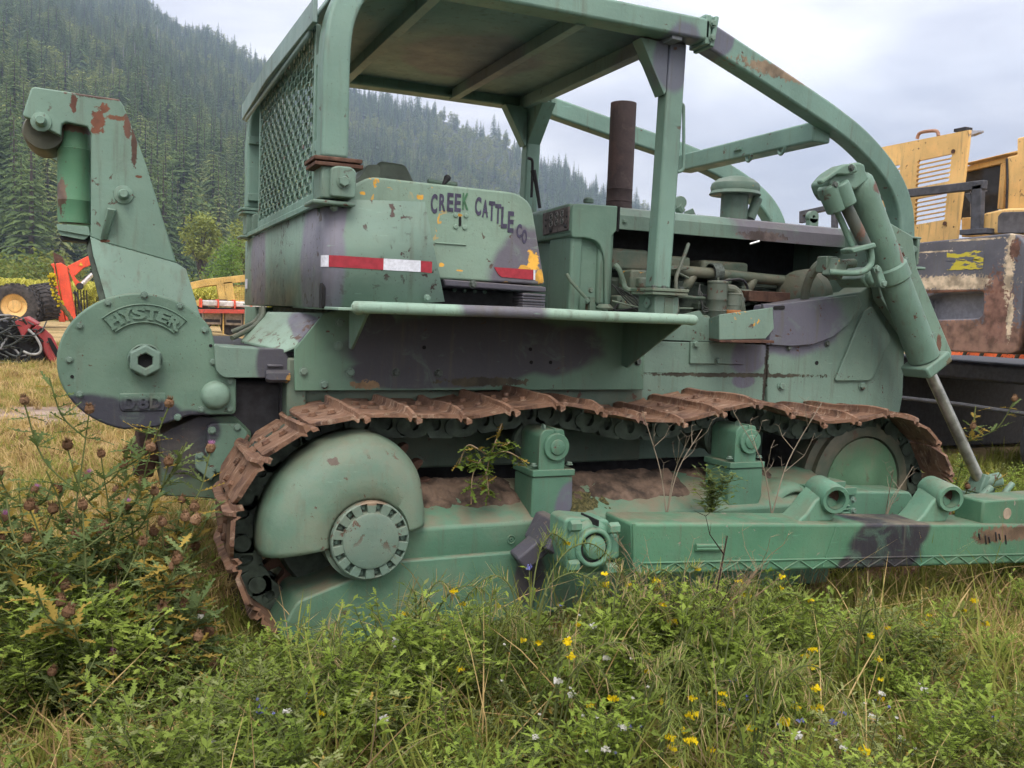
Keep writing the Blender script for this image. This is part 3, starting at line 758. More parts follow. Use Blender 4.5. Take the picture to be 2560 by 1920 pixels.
b = MB(); b.prism(rnd([(.906, 1.875), (.906, 2.0), (.94, 2.034), (1.22, 2.025), (1.27, 1.98), (1.25, 1.875)], .02), 1.315, 1.50, axis='X'); b.build('dash_housing', m_cowl, cowl, .01, 3)
b = MB(); b.bx(1.33, 1.40, .92, 1.19, 1.437, 1.875); b.build('dash_column', m_cowl, cowl, .015, 3)
m_dash = simple('dash_panel', (0.085, 0.07, 0.07), 0.75, 0, 0.35, 25, 0.3, c2=(0.15, 0.125, 0.12))
A, B_, C_, D_ = Vector((1.312, 1.245, 2.005)), Vector((1.312, .925, 2.015)), Vector((1.312, .925, 1.89)), Vector((1.312, 1.235, 1.88))
nrm = Vector((-1, 0, 0))
qd = [A, B_, C_, D_]
b = MB().loft([q + nrm * .004 for q in qd], [q - nrm * .03 for q in qd])
dash = b.build('dash_panel', m_dash, cowl, .004, 2)
m_glass = simple('gauge_glass', (0.055, 0.06, 0.06), 0.15, 0, 0.2, 60, 0)
m_ring = simple('gauge_ring', (0.16, 0.15, 0.15), 0.5, 0.2, 0.3, 60, 0)
def on_dash(u, v): return A.lerp(B_, u).lerp(D_.lerp(C_, u), v) + nrm * .004
for u, v in ((.36, .26), (.57, .25), (.78, .24), (.36, .58), (.57, .57), (.78, .56)):
    c_ = on_dash(u, v)
    b = MB(); b.lathe([(.0195, 0), (.0195, .005), (.0155, .006), (.015, .002)], c_, nrm, 18); b.lathe([(.0004, .002), (.0155, .002)], c_, nrm, 16, mi=1)
    b.tube([c_ + nrm * .004, c_ + nrm * .004 + (B_ - A).normalized() * .008 + Vector((0, 0, .007))], .0012, 5, mi=2)
    b.build('gauge', [m_ring, m_glass, simple('needle', (.6, .6, .58))], dash)
for u, v in ((.36, .86), (.92, .80)):
    c_ = on_dash(u, v); b = MB(); b.lathe([(.012, 0), (.012, .008), (.008, .01), (.0004, .01)], c_, nrm, 14); b.build('knob', m_black, dash)
for u, v in ((.15, .35), (.15, .6), (.95, .4)):
    c_ = on_dash(u, v); b = MB(); b.lathe([(.006, 0), (.006, .006), (.0004, .006)], c_, nrm, 10); b.build('switch', m_black, dash)
# linkage rod and small bracket
b = MB(); b.tube([(1.288,0.880,1.658), (1.307,0.870,1.622), (1.406,0.870,1.533)], .009, 10); b.bx(1.42, 1.45, .85, .9, 1.46, 1.54)
b.build('linkage_rod', m_engl, cowl, 0)
bolts(BOLT, [(1.437,0.880,1.578), (1.409,0.865,1.521)], .013, cowl)
b = MB(); b.lathe([(.0005, 0), (.045, 0), (.05, .01), (.03, .03), (.0005, .03)], (1.509,0.850,1.477), (0, 0, 1), 20); b.bx(1.46, 1.56, .84, .92, 1.437, 1.455); b.build('floor_flange', m_engl, cowl, 0)
# exhaust, precleaner, small hood fittings
m_stack = rust_mat('exhaust_rust', (0.045, 0.034, 0.036), (0.060, 0.044, 0.045), (0.085, 0.064, 0.062), 0.5)
XE, YE = 1.86, 1.35
b = MB(); zt = 2.70
b.lathe([(.085, 0), (.082, .03), (.077, .075), (.0765, .08), (.079, .085), (.0765, .09), (.0765, .15), (.079, .155), (.0765, .16), (.0765, zt - 2.04), (.072, zt - 2.04), (.072, .2)], (XE, YE, 2.04), (0, 0, 1), 28)
st = b.build('exhaust_stack', m_stack, dozer)
m_pre = paint('precleaner_paint', chip=.64, yellow=.66, dust=.3)
XP, YP = 2.70, 1.35
b = MB(); b.lathe([(.085, 0), (.085, .20), (.0005, .20)], (XP, YP, 2.04), (0, 0, 1), 28)
pre = b.build('precleaner_body', m_pre, dozer)
b = MB(); b.lathe([(.158, .195), (.162, .20), (.15, .22), (.155, .24), (.148, .265), (.11, .295), (.05, .312), (.0005, .315)], (XP, YP, 2.04), (0, 0, 1), 30)
b.lathe([(.0005, .20), (.15, .195)], (XP, YP, 2.04), (0, 0, 1), 30)
b.build('precleaner_cap', m_pre, pre)
b = MB(); b.tube([(2.789,1.300,2.093), (2.839,1.300,2.224)], .032, 14); b.build('rain_pipe', m_pre, dozer)
b = MB(); b.lathe([(.0005, -.02), (.04, -.02), (.042, .02), (.0005, .02)], (2.322,1.400,2.163), (.3, 1, 0), 18); b.tube([(2.305,1.400,2.142), (2.340,1.400,2.106)], .03, 10); b.loft([(2.359,1.400,2.111), (2.360,1.400,2.096), (2.445,1.400,2.102), (2.423,1.400,2.138)], [(2.427,1.500,2.125), (2.428,1.500,2.110), (2.514,1.500,2.116), (2.493,1.500,2.152)])
b.build('hood_fitting', m_green, dozer, .003)
MB().lathe([(.0005, 0), (.03, 0), (.03, .02), (.02, .03), (.0005, .03)], (1.627,1.300,2.095), (0, 0, 1), 16).build('filler_cap', m_green, hood)
pl2 = MB(); pl2.lathe([(.012, -.02), (.045, -.02), (.045, .02), (.012, .02), (.012, -.02)], (3.736,1.800,2.218), (0, 1, 0), 20); pl2.lathe([(.0005, .015), (.014, .015)], (3.736,1.800,2.218), (0, 1, 0), 12); pl2.box((3.740,1.800,2.174), (.08, .04, .06)); pl2.build('lifting_eye', m_green, hood)

# ---------------------------------------------------------------- rear fuel tank, armour and side tank
m_tank = paint('tank_paint', [P((-0.130,2.026,1.630), .12, .34, .30), P((-0.130,0.314,1.619), .085, .36, .42), P((-0.100,0.200,1.807), .055, .16, .5)], chip=0.60, dust=0.3, purple=(0.25, 0.245, 0.32), chipc=(0.07, 0.045, 0.04), base=(0.235, 0.36, 0.29))
# one sheet: rear face, rounded near corner, side wing cut on a slant
top = [(-.128, 2.60), (-.128, .28)] + [(-.128 + .06 * (1 - cos(radians(a))), .28 - .06 * sin(radians(a))) for a in (15, 30, 45, 60, 75, 90)]
n_ = len(top)
def tank_z(i, t): return 1.43 + t * (.415 if i == 0 else .43)
vs = []
rows_ = [top + [((0.381,1.477)[0], .22)], top + [((0.280,1.882)[0], .22)]]
for t_, row in enumerate(rows_):
    for i, (x, y) in enumerate(row):
        z = (1.432, 1.432)[0] if t_ == 0 else (1.828 if i == 0 else 1.865)
        if i == len(row) - 1: z = (0.382,1.477)[1] if t_ == 0 else (0.279,1.884)[1]
        vs.append((x, y, z))
k_ = len(rows_[0])
b = MB().add(vs, [(i, i + 1, k_ + i + 1, k_ + i) for i in range(k_ - 1)])
o = b.build('tank_armour', m_tank, dozer, 0, smooth=40)
sm = o.modifiers.new('thick', 'SOLIDIFY'); sm.thickness = .016; sm.offset = -1
armour = o
b = MB(); b.bx(-.10, .32, .27, 2.56, 1.45, 1.84); b.build('rear_tank', m_tank, dozer, .03, 3)
b = MB(); b.prism(rnd([(.245, 1.43), (.245, 1.52), (.27, 1.535), (.30, 1.52), (.30, 1.43)], .012), -.131, -.10, axis='X')
b.build('armour_slot', m_hole, armour)
bolts(BOLT, [(-0.099,0.206,1.829), (0.302,0.218,1.490), (-0.120,0.340,1.830)], .012, armour)
# reflective tape
m_tred = simple('tape_red', (0.30, 0.022, 0.035), 0.4, 0, 0.15, 40, 0.15)
m_twht = simple('tape_white', (0.60, 0.61, 0.68), 0.4, 0, 0.12, 90, 0.3)
def tape(name, pts, y, mat, par):
    return MB().prism(pts, y, y + .0025).build(name, mat, par)
tape('reflective_tape', [(-.068, (-0.047,1.642)[1]), (0.111,1.641), (0.111,1.595), (-.068, (-0.046,1.596)[1])], .2165, m_tred, armour)
tape('reflective_tape', [(0.111,1.641), (0.269,1.642), (0.270,1.595), (0.111,1.595)], .2165, m_twht, armour)
tape('reflective_tape', [(0.270,1.641), (0.319,1.640), (0.319,1.593), (0.271,1.595)], .2165, m_tred, armour)
zt0, zt1 = (-0.046,1.596)[1], (-0.047,1.642)[1]
def around(a0, a1, mat, n=6):
    vs = []
    for k in range(n + 1):
        a = radians(a0 + (a1 - a0) * k / n); x, y = -.128 + .06 - .0635 * cos(a), .28 - .0635 * sin(a)
        vs += [(x, y, zt0), (x, y, zt1)]
    o = MB().add(vs, [(2 * k, 2 * k + 2, 2 * k + 3, 2 * k + 1) for k in range(n)]).build('reflective_tape', mat, armour, 0, smooth=60)
around(50, 90, m_tred); around(0, 49, m_twht)
tape_ = MB().add([(-.1315, 2.45, 1.53), (-.1315, 2.56, 1.53), (-.1315, 2.56, 1.59), (-.1315, 2.45, 1.59)], [(0, 1, 2, 3)]).build('reflective_tape', m_twht, armour)
# side tank with the painted name
m_side = paint('side_tank_paint', [P((0.882,0.380,1.632), .24, .19), P((0.793,0.380,1.743), .06, .09)], chip=0.66, dust=0.25, yellow=0.60, purple=(0.165, 0.155, 0.20), base=(0.25, 0.375, 0.29),
               rust=(((0.860,0.380,1.679), (.028, 1, .05), YEL), ((0.894,0.380,1.612), (.022, 1, .035), YEL), ((0.495,0.380,1.860), (.012, 1, .006), YEL), ((0.418,0.380,1.637), (.010, 1, .008), YEL), ((0.504,0.380,1.618), (.02, 1, .004), YEL), ((0.308,0.380,1.920), (.016, 1, .012), YEL), ((0.059,0.380,1.917), (.010, 1, .006), YEL)))
b = MB(); b.prism(rnd([(-0.021,1.907), (0.076,1.989), (0.768,1.981), (0.841,1.935), (0.925,1.575), (-0.014,1.578)], [.03, .05, .05, .06, .02, 0], 5), .38, .93)
side = b.build('side_tank', m_side, dozer, .055, 5)
b = MB(); b.prism(rnd([(-0.021,1.907), (0.076,1.989), (0.768,1.981), (0.841,1.935), (0.925,1.575), (-0.014,1.578)], [.03, .05, .05, .06, .02, 0], 5), 1.81, 2.36)
b.build('far_side_tank', m_green, dozer, .055, 3)
m_ink = simple('black_lettering', (0.045, 0.04, 0.075), 0.6, 0, 0.3, 30, 0.1)
m_inkf = simple('faded_green_lettering', (0.045, 0.13, 0.065), 0.6, 0, 0.3, 30, 0.1)
def letter(ch, cx, cz, h, wfac, y, mat, par, depth=.0012, off=.0, rot=0.0, base_w=None):
    me = text_mesh('letter', ch, 1.0, 1.0, off)
    xs = [v.co.x for v in me.vertices]; ys = [v.co.y for v in me.vertices]
    w = max(xs) - min(xs); hh = max(ys) - min(ys); mx = (max(xs) + min(xs)) / 2; my = (max(ys) + min(ys)) / 2
    tw = (base_w if base_w else w / hh * h * wfac)
    for v in me.vertices:
        x = (v.co.x - mx) / w * tw; z = (v.co.y - my) / hh * h
        v.co = (cx + x * cos(rot) - z * sin(rot), y + (-depth if v.co.z > 0 else 0), cz + x * sin(rot) + z * cos(rot))
    return link('letter', me, mat, par, smooth=0)
LET = [('C', (0.374,0.378,1.899), 0.0842), ('R', (0.412,0.378,1.907), 0.0740), ('E', (0.448,0.378,1.911), 0.0809), ('E', (0.483,0.379,1.912), 0.0785), ('K', (0.519,0.378,1.921), 0.0721),
       ('C', (0.579,0.378,1.905), 0.0820), ('A', (0.613,0.378,1.897), 0.0776), ('T', (0.645,0.378,1.889), 0.0866), ('T', (0.676,0.379,1.879), 0.0869), ('L', (0.706,0.378,1.865), 0.0954), ('E', (0.739,0.378,1.848), 0.0944),
       ('C', (0.782,0.378,1.811), 0.0632), ('O', (0.809,0.378,1.788), 0.0634)]
for i, (ch, p_, h) in enumerate(LET):
    letter(ch, p_[0], p_[2], h, 1, p_[1] + .0005, m_inkf if i == 4 else m_ink, side, .0012, .035, 0.0, 0.0253 * (1.15 if i < 11 else 1.0))
# keyhole plate: four studs round a slot
for a_ in ((0.475,0.379,1.858), (0.523,0.379,1.860), (0.477,0.379,1.808), (0.519,0.379,1.807)):
    MB().lathe([(.0005, -.006), (.009, -.005), (.012, 0)], a_, n=14).build('stud', m_side, side)
MB().prism(rnd([(0.490,1.853), (0.501,1.853), (0.503,1.812), (0.491,1.811)], .004), .377, .385).build('slot', m_hole, side)
tape('reflective_tape', [(0.665,1.642), (0.860,1.641), (0.862,1.595), (0.703,1.600), (0.684,1.614)], .3765, m_tred, side)
tape('reflective_tape', [(0.861,1.641), (0.870,1.641), (0.871,1.595), (0.862,1.595)], .3765, m_twht, side)
MB().bx((0.382,1.730)[0], (0.527,1.739)[0], .374, .386, (0.456,1.729)[1], (0.456,1.735)[1]).build('weld_strip', m_side, side, .002)
m_purp = paint('purple_paint', base=(0.10, 0.097, 0.125), chip=.62, chipc=(0.16, 0.12, 0.1), dust=.5)
b = MB(); b.prism([(0.425,1.576), (0.903,1.567), (0.925,1.564), (0.923,1.540), (0.431,1.547)], .365, .9)
rail = b.build('seat_rail', m_purp, dozer, .006)
bolts(BOLTD, [(0.561,0.364,1.561)], .014, rail)
b = MB(); b.bx(.35, .98, .60, .95, 1.437, 1.54); b.build('rail_void_box', m_black, dozer, .01)  # black box filling the gap under the rail, shade put in as colour
bolts(BOLT, [(0.560,0.595,1.537), (0.610,0.595,1.537), (0.662,0.595,1.537), (0.713,0.595,1.536)], .008, rail)
b = MB()
zz0, zz1 = 1.442, 1.533
for k in range(7): b.bx(.80, .915, .35 + (.004 if k % 2 else 0), .47, zz0 + k * .013, zz0 + k * .013 + .011)
b.bx(.81, .905, .37, .47, zz0, zz1)
b.build('folded_bellows', m_purp, dozer, .003)
# seat and lever behind the tank
m_seat = simple('olive_vinyl_seat', (0.10, 0.125, 0.095), 0.55, 0, 0.2, 10, 0.2)
b = MB(); b.bx(.05, .65, 1.0, 1.74, 1.72, 1.90); st_ = b.build('seat_cushion', m_seat, dozer, .05, 4)
b = MB(); b.prism(rnd([(0.100,0.950,1.980)[::2], (0.204,0.950,2.083)[::2], (0.218,0.950,2.125)[::2], (0.289,0.950,2.135)[::2], (0.295,0.950,2.074)[::2], (0.101,0.950,1.937)[::2]], .04, 5), .95, 1.10)
b.build('armrest', m_seat, dozer, .03, 4)
b = MB(); b.loft([(0.317,1.150,2.165), (0.348,1.150,2.181), (0.472,1.150,2.176), (0.515,1.150,2.104), (0.516,1.150,2.077), (0.323,1.150,2.074)], [(0.450,1.650,2.245), (0.485,1.650,2.264), (0.623,1.650,2.258), (0.671,1.650,2.177), (0.671,1.650,2.147), (0.457,1.650,2.144)])
b.build('seat_back', m_seat, dozer, .03, 4)
b = MB(); b.tube([(0.594,0.900,2.059), (0.615,0.900,2.093)], [.008, .016], 10); b.lathe([(.0005, -.018), (.014, -.012), (.018, 0), (.014, .012), (.0005, .018)], (0.615,0.900,2.093), (.4, 0, .6), 12); b.build('lever', m_black, dozer)
b = MB(); b.tube(spline([(0.548,1.000,2.085), (0.620,1.000,2.081), (0.702,1.000,2.081)], 4), .012, 8); b.build('grab_rail', m_green, dozer)
b = MB(); b.tube(spline([(1.411,1.700,2.385), (1.440,1.700,2.374), (1.445,1.700,2.306), (1.446,1.700,2.151)], 4), .009, 8); b.build('control_lever', m_black, dozer); b = MB(); b.tube([(1.357,1.500,2.281), (1.380,1.500,2.204), (1.411,1.500,2.065)], [.018, .012, .010, ], 8); b.build('control_lever', m_black, dozer)

# ---------------------------------------------------------------- sloped rear cover, hoses and winch mount
m_slope = paint('rear_cover_paint', [P((-0.114,0.600,1.326), .06, .09)], chip=.57, dust=.25, base=(0.28, 0.42, 0.33))
b = MB()
sl = [Vector((-0.362,0.900,1.268)), Vector((-0.227,1.000,1.403)), Vector((-0.042,0.620,1.410)), Vector((-0.174,0.560,1.264)), Vector((-0.218,0.575,1.242))]
b.loft(sl, [v - Vector((0, 0, .012)) for v in sl]); b.build('rear_cover', m_slope, dozer, .003)
b = MB(); b.bx(-.02, .1, .64, 2.2, 1.25, 1.43); b.build('tank_base', m_grime, dozer, .01)
pipe('winch_hose', [(-0.394,0.950,1.304), (-0.353,0.950,1.322), (-0.292,1.000,1.347), (-0.261,1.000,1.384), (-0.255,1.000,1.424)], .012, m_filt, dozer)
pipe('winch_hose', [(-0.405,0.850,1.279), (-0.352,0.900,1.303), (-0.292,0.950,1.335), (-0.254,0.980,1.381), (-0.248,1.000,1.424)], .012, m_filt, dozer)
m_wm = paint('winch_mount_paint', [P((-0.249,0.600,1.192), .085, .12)], chip=.63, chipc=YEL, base=GREEN, purple=(0.10, 0.10, 0.13))
b = MB(); b.prism(rnd([(-0.507,1.266), (-0.481,1.253), (-0.293,1.246), (-0.217,1.248), (-0.203,1.215), (-0.184,1.179), (-0.183,1.102), (-0.211,1.095), (-0.222,1.125), (-0.291,1.122), (-0.469,1.121), (-0.500,1.151)], .018), .58, .86)
wm = b.build('winch_mount', m_wm, dozer, .022, 3)
b = MB(); b.lathe([(.0005, -.05), (.022, -.05), (.028, -.04), (.028, .05), (.0005, .05)], (-0.245,0.575,1.130), (1, 0, 0), 6); b.build('mount_stud', m_wm, wm)
b = MB(); b.prism([(-0.291,1.182), (-0.224,1.180), (-0.223,1.168), (-0.291,1.167)], .565, .585); b.build('mount_ledge', m_wm, wm, .006)
b = MB(); b.bx(-.55, -.18, .70, .9, .84, 1.1); b.bx(-.62, -.25, .8, 1.94, .62, 1.25); b.build('winch_adapter', m_black, dozer, .02)

# ---------------------------------------------------------------- winch
YW = .62
m_winch = paint('winch_paint', [P((-0.984,0.600,0.906), .17, .15), P((-0.781,0.600,0.902), .17, .135), P((-0.599,0.600,0.888), .13, .09)], purple=(0.055, 0.057, 0.08), chip=.66, dust=.3, base=(0.165, 0.285, 0.21), edge=.10)
CX, CZ = (-0.787,0.620,1.180)[0], (-0.787,0.620,1.180)[2]
oc = (-0.787,0.620,1.180); RR = 0.3074
outl = [(CX + RR * cos(radians(a)) * 1.02, CZ + RR * sin(radians(a)) * .925) for a in range(30, 262, 6)]
outl += [(-0.732,0.909), (-0.598,0.957), (-0.418,0.960), (-0.409,0.978), (-0.411,1.109), (-0.423,1.122), (-0.462,1.125), (-0.489,1.155), (-0.500,1.262)]
b = MB().prism(outl, YW, YW + .06)
winch = b.build('winch_cover', m_winch, dozer, .012, 3)
ins = [(CX + (x - CX) * .965, CZ + (z - CZ) * .965) for x, z in outl]
b = MB().prism(ins, YW + .055, 2.05); b.build('winch_body', m_winch, winch, .01)
b = MB(); b.prism(rnd([(-0.670,0.892), (-0.564,0.945), (-0.408,0.946), (-0.337,0.875), (-0.336,0.797), (-0.377,0.520), (-0.500,0.585), (-0.699,0.607), (-0.711,0.868)], .01), .68, 1.9)
lowc = b.build('winch_lower_case', paint('winch_low_paint', [P((-0.594,0.660,0.825), .16, .14)], purple=(0.045, 0.047, 0.065), base=(0.085, 0.16, 0.105), lowdust=.25), dozer, .012)
b = MB(); b.prism(rnd([(-0.525,0.910), (-0.493,0.921), (-0.394,0.914), (-0.348,0.872), (-0.392,0.780), (-0.479,0.689), (-0.523,0.737)], .02), .655, .69)
cc = b.build('chain_cover', m_winch, lowc, .008)
bolts(BOLT, [(-0.505,0.654,0.888), (-0.401,0.654,0.900), (-0.516,0.654,0.804), (-0.504,0.654,0.720)], .013, cc)
b = MB(); b.prism(rnd([(-0.573,0.785), (-0.540,0.784), (-0.523,0.737), (-0.490,0.701), (-0.506,0.667), (-0.572,0.727)], .01), .64, .67)
br = b.build('bracket', m_green, lowc, .006); bolts(BOLT, [(-0.556,0.638,0.783)], .013, br)
MB().prism([(-0.785,0.761), (-0.598,0.793), (-0.586,0.756), (-0.712,0.710), (-0.728,0.637), (-0.812,0.640)], .95, 1.7).build('drawbar_plate', m_rust_dark, lowc, .01)
bolts(BOLT, [(-0.916,0.618,1.420), (-0.779,0.618,1.455), (-0.641,0.618,1.417), (-0.543,0.618,1.320), (-0.508,0.618,1.186), (-0.438,0.618,1.101), (-0.438,0.618,0.984), (-0.554,0.618,0.985), (-0.646,0.618,0.951), (-1.017,0.618,1.324), (-1.055,0.618,1.187), (-1.017,0.618,1.050)], .0115, winch)
for p_ in ((-0.518,0.618,1.254), (-1.045,0.618,1.119)): MB().lathe([(.0004, -.001), (.007, -.001), (.007, .002)], p_, n=10).build('bolt_hole', m_hole, winch)
nc = Vector((-0.775,0.550,1.190)); rN = 0.0677
b = MB(); b.lathe([(rN * 1.0, .075), (rN * 1.0, .045), (rN * .93, .035)], nc, n=28)
b.lathe([(rN, .04), (rN, .008), (rN * .90, 0), (rN * .50, 0), (rN * .46, .008), (rN * .44, .06)], nc, n=6)
nut = b.build('shaft_nut', paint('nut_paint', chip=.62), winch, .003)
b = MB(); b.lathe([(.0005, .028), (rN * .62, .028)], nc, n=20); b.build('nut_bore', m_hole, nut)
dc = Vector((-0.495,0.615,1.044)); rD = 0.0601
b = MB(); b.lathe([(.0005, -.045), (rD * .6, -.042), (rD * .85, -.032), (rD * .97, -.015), (rD, 0), (rD * 1.06, .01)], dc, n=32); b.build('bearing_cap', paint('cap_paint', chip=.68, base=(0.25, 0.40, 0.31)), winch, smooth=60)
# cast name plate, an arched band with raised letters, and the size plate
pc = ((-0.775,0.620,1.181)[0], (-0.775,0.620,1.181)[2]); r0_, r1_ = 0.1621, 0.2400
am = 43
def band(ra, rb, aw, y0, y1):
    pts = [(pc[0] + rb * sin(radians(a)), pc[1] + rb * cos(radians(a))) for a in [(-aw + 2 * aw * k / 20) for k in range(21)]]
    pts += [(pc[0] + ra * sin(radians(a)), pc[1] + ra * cos(radians(a))) for a in [(aw - 2 * aw * k / 20) for k in range(21)]]
    m_ = 21; A_, B2 = pts[:21], pts[21:][::-1]
    vs_ = [(x, y0, z) for x, z in A_] + [(x, y0, z) for x, z in B2] + [(x, y1, z) for x, z in A_] + [(x, y1, z) for x, z in B2]
    fs_ = []
    for q in range(20):
        fs_ += [(q, q + 1, 22 + q, 21 + q), (42 + q, 63 + q, 64 + q, 43 + q), (q, 42 + q, 43 + q, q + 1), (21 + q, 22 + q, 64 + q, 63 + q)]
    fs_ += [(0, 21, 63, 42), (20, 62, 83, 41)]
    return MB().add(vs_, fs_)
np_ = band(r0_, r1_, am, YW - .006, YW + .01).build('name_plate', m_winch, winch, .004, 3)
# raised rim
for ra, rb in ((r1_ - .006, r1_), (r0_, r0_ + .006)): band(ra, rb, am, YW - .011, YW - .004).build('plate_rim', m_winch, np_, .003)
hL = (r1_ - r0_) * .62; rm = (r0_ + r1_) / 2
for k, ch in enumerate('HYSTER'):
    a = radians(-34.5 + 13.8 * k)
    letter(ch, pc[0] + rm * sin(a), pc[1] + rm * cos(a), hL, 1, YW - .004, m_winch, np_, .011, .045, -a, .052)
    for sx_ in ((-1, 1) if ch in 'HYR' else ((0,) if ch == 'T' else ())):          # slab serifs
        for sz in ((-1, 1) if ch == 'H' else ((1,) if ch == 'Y' else (-1,))):
            lx, lz = sx_ * .019, sz * hL * .46
            b = MB(); M = Matrix.Rotation(a, 3, 'Y')
            c_ = Vector((pc[0] + rm * sin(a), YW - .0095, pc[1] + rm * cos(a))) + M @ Vector((lx, 0, lz))
            b.box(c_, (.020, .0105, .009), (0, a, 0)); b.build('serif', m_winch, np_)
sp = MB().prism(rnd([(-0.872,1.052), (-0.698,1.055), (-0.691,1.044), (-0.698,0.978), (-0.860,0.977), (-0.870,0.990)], .008), YW - .006, YW + .01).build('size_plate', m_winch, winch, .004)
for ch, p_ in zip('D8D', ((-0.833,0.610,1.014), (-0.781,0.610,1.015), (-0.734,0.610,1.016))):
    letter(ch, p_[0], p_[2], 0.0522, 1, YW - .004, m_winch, sp, .010, .035, 0, 0.0438)

# fairlead tower on the winch
m_tower = paint('tower_paint', base=(0.205, 0.335, 0.265), chip=.645, dust=.35,
    rust=(((-0.955,0.800,2.162), (.026, 1, .052), (0.13, 0.05, 0.028)), ((-0.929,0.800,2.219), (.016, 1, .02), (0.13, 0.05, 0.028)), ((-1.046,0.800,2.232), (.012, 1, .042), (0.10, 0.04, 0.025)), ((-0.953,0.800,2.265), (.10, 1, .010), (0.10, 0.06, 0.045)), ((-0.885,0.800,2.186), (.045, 1, .012), (0.13, 0.055, 0.03)), ((-0.817,0.800,2.100), (.012, 1, .10), (0.09, 0.05, 0.035)), ((-0.842,0.800,2.160), (.014, 1, .05), (0.10, 0.05, 0.035)), ((-0.927,0.800,1.676), (.02, 1, .008), (0.12, 0.05, 0.03)), ((-0.801,0.800,1.954), (.014, 1, .006), (0.12, 0.05, 0.03))))
up_ = [(-1.230,2.162), (-1.200,2.265), (-1.189,2.274), (-1.028,2.269), (-0.876,2.265), (-0.859,2.243), (-0.774,2.020), (-0.645,1.600), (-0.932,1.670), (-0.984,1.690), (-0.981,1.745), (-0.982,2.115), (-0.995,2.139), (-1.075,2.148), (-1.090,2.136), (-1.093,2.090), (-1.162,2.122), (-1.200,2.144), (-1.229,2.152)]
b = MB().prism(up_, .80, .845)
tower = b.build('fairlead_tower', m_tower, dozer, .006, 3)
lowt = [(-0.984,0.800,1.690), (-0.932,0.800,1.670), (-0.645,0.800,1.600), (-0.609,0.760,1.575), (-0.552,0.680,1.366), (-0.566,0.680,1.269), (-0.892,0.680,1.261), (-0.926,0.690,1.447), (-0.972,0.760,1.612)]
b = MB().loft(lowt, [(x + .0, y + .045, z) for x, y, z in lowt]); b.build('tower_foot', m_tower, tower, .003)
b = MB().prism([(x, z) for x, z in up_], 1.84, 1.885)
b.loft([(x, 1.84, z) for x, y, z in lowt], [(x, 1.885, z) for x, y, z in lowt]); b.build('far_tower_plate', m_tower, tower, .004)
b = MB(); b.loft([(-0.996,0.846,1.726), (-0.985,0.846,1.693), (-0.973,0.800,1.614), (-0.926,0.730,1.447), (-0.926,0.730,1.384), (-0.950,0.730,1.431), (-0.994,0.800,1.623), (-0.999,0.846,1.636)], [(v[0], 1.84, v[2]) for v in ((-0.996,0.846,1.726), (-0.985,0.846,1.693), (-0.973,0.800,1.614), (-0.926,0.730,1.447), (-0.926,0.730,1.384), (-0.950,0.730,1.431), (-0.994,0.800,1.623), (-0.999,0.846,1.636))])
b.build('tower_back_plate', m_grime, tower, .003)
b = MB(); b.loft([(-1.192,0.845,2.282), (-0.876,0.845,2.273), (-0.876,0.845,2.255), (-1.192,0.845,2.265)], [(v[0], 1.84, v[2]) for v in ((-1.192,0.845,2.282), (-0.876,0.845,2.273), (-0.876,0.845,2.255), (-1.192,0.845,2.265))]); b.build('tower_top_plate', m_tower, tower, .003)
# rollers
rc = (-1.047,0.920,1.956); rr = 0.0654
m_roll = paint('roller_paint', base=(0.10, 0.27, 0.15), chip=.64, dust=.2, lowdust=.2, rust=(((-1.096,0.850,1.865), (.02, 1, .07), (0.12, 0.08, 0.06)), ((-1.039,0.850,2.135), (.1, 1, .015), (0.13, 0.075, 0.055))))
zr0, zr1 = (-1.047,0.920,1.749)[2], (-1.047,0.920,2.151)[2]
hr = zr1 - zr0
b = MB(); b.lathe([(.0005, 0), (rr * .98, 0), (rr * 1.0, .02), (rr * 1.0, hr * .23), (rr * 1.015, hr * .235), (rr, hr * .24), (rr, hr * .76), (rr * 1.02, hr * .765), (rr * .97, hr * .77), (rr * .95, hr), (.0005, hr)], (rc[0], .92, zr0), (0, 0, 1), 32)
b.build('vertical_roller', m_roll, tower)
b = MB(); b.lathe([(.0005, 0), (rr * .98, 0), (rr * .98, hr), (.0005, hr)], (rc[0], 1.77, zr0), (0, 0, 1), 24); b.build('vertical_roller', m_roll, tower)
fl = [(-1.110,1.733), (-0.990,1.731), (-0.984,1.693), (-1.105,1.708)]
b = MB(); b.prism(rnd(fl, .006), .80, 1.0); b.prism(rnd([(-1.106,1.707), (-0.990,1.696), (-0.995,1.685), (-1.009,1.676), (-1.094,1.688)], .004), .81, .98); b.prism(rnd([(-1.100,1.689), (-0.995,1.683), (-0.995,1.668), (-1.095,1.671)], .004), .83, .97, mi=1); b.build('roller_base', [m_tower, m_black], tower, .004)
hc = (-1.159,0.860,2.112); hr_ = 0.0806
b = MB(); b.lathe([(.0005, 0), (hr_ * .9, 0), (hr_, .03), (hr_, .22), (.0005, .22)], (hc[0], .86, hc[2]), n=28); b.build('top_roller', paint('top_roller_paint', base=(0.09, 0.10, 0.07), lowdust=.2), tower)
for cpt, r_ in (((-1.164,0.800,2.137), .0), ((-0.857,0.800,1.873), .0)):
    rb_ = 0.0394
    b = MB(); b.lathe([(rb_, 0), (rb_ * .96, -.008), (rb_ * .55, -.012), (.0005, -.012)], cpt, n=24); bo = b.build('boss', m_tower, tower)
    b = MB(); b.lathe([(rb_ * .58, -.012), (rb_ * .58, -.022), (rb_ * .45, -.03), (rb_ * .45, -.05), (rb_ * .38, -.056), (.0005, -.056)], cpt, n=20); b.build('pin', m_tower, bo)
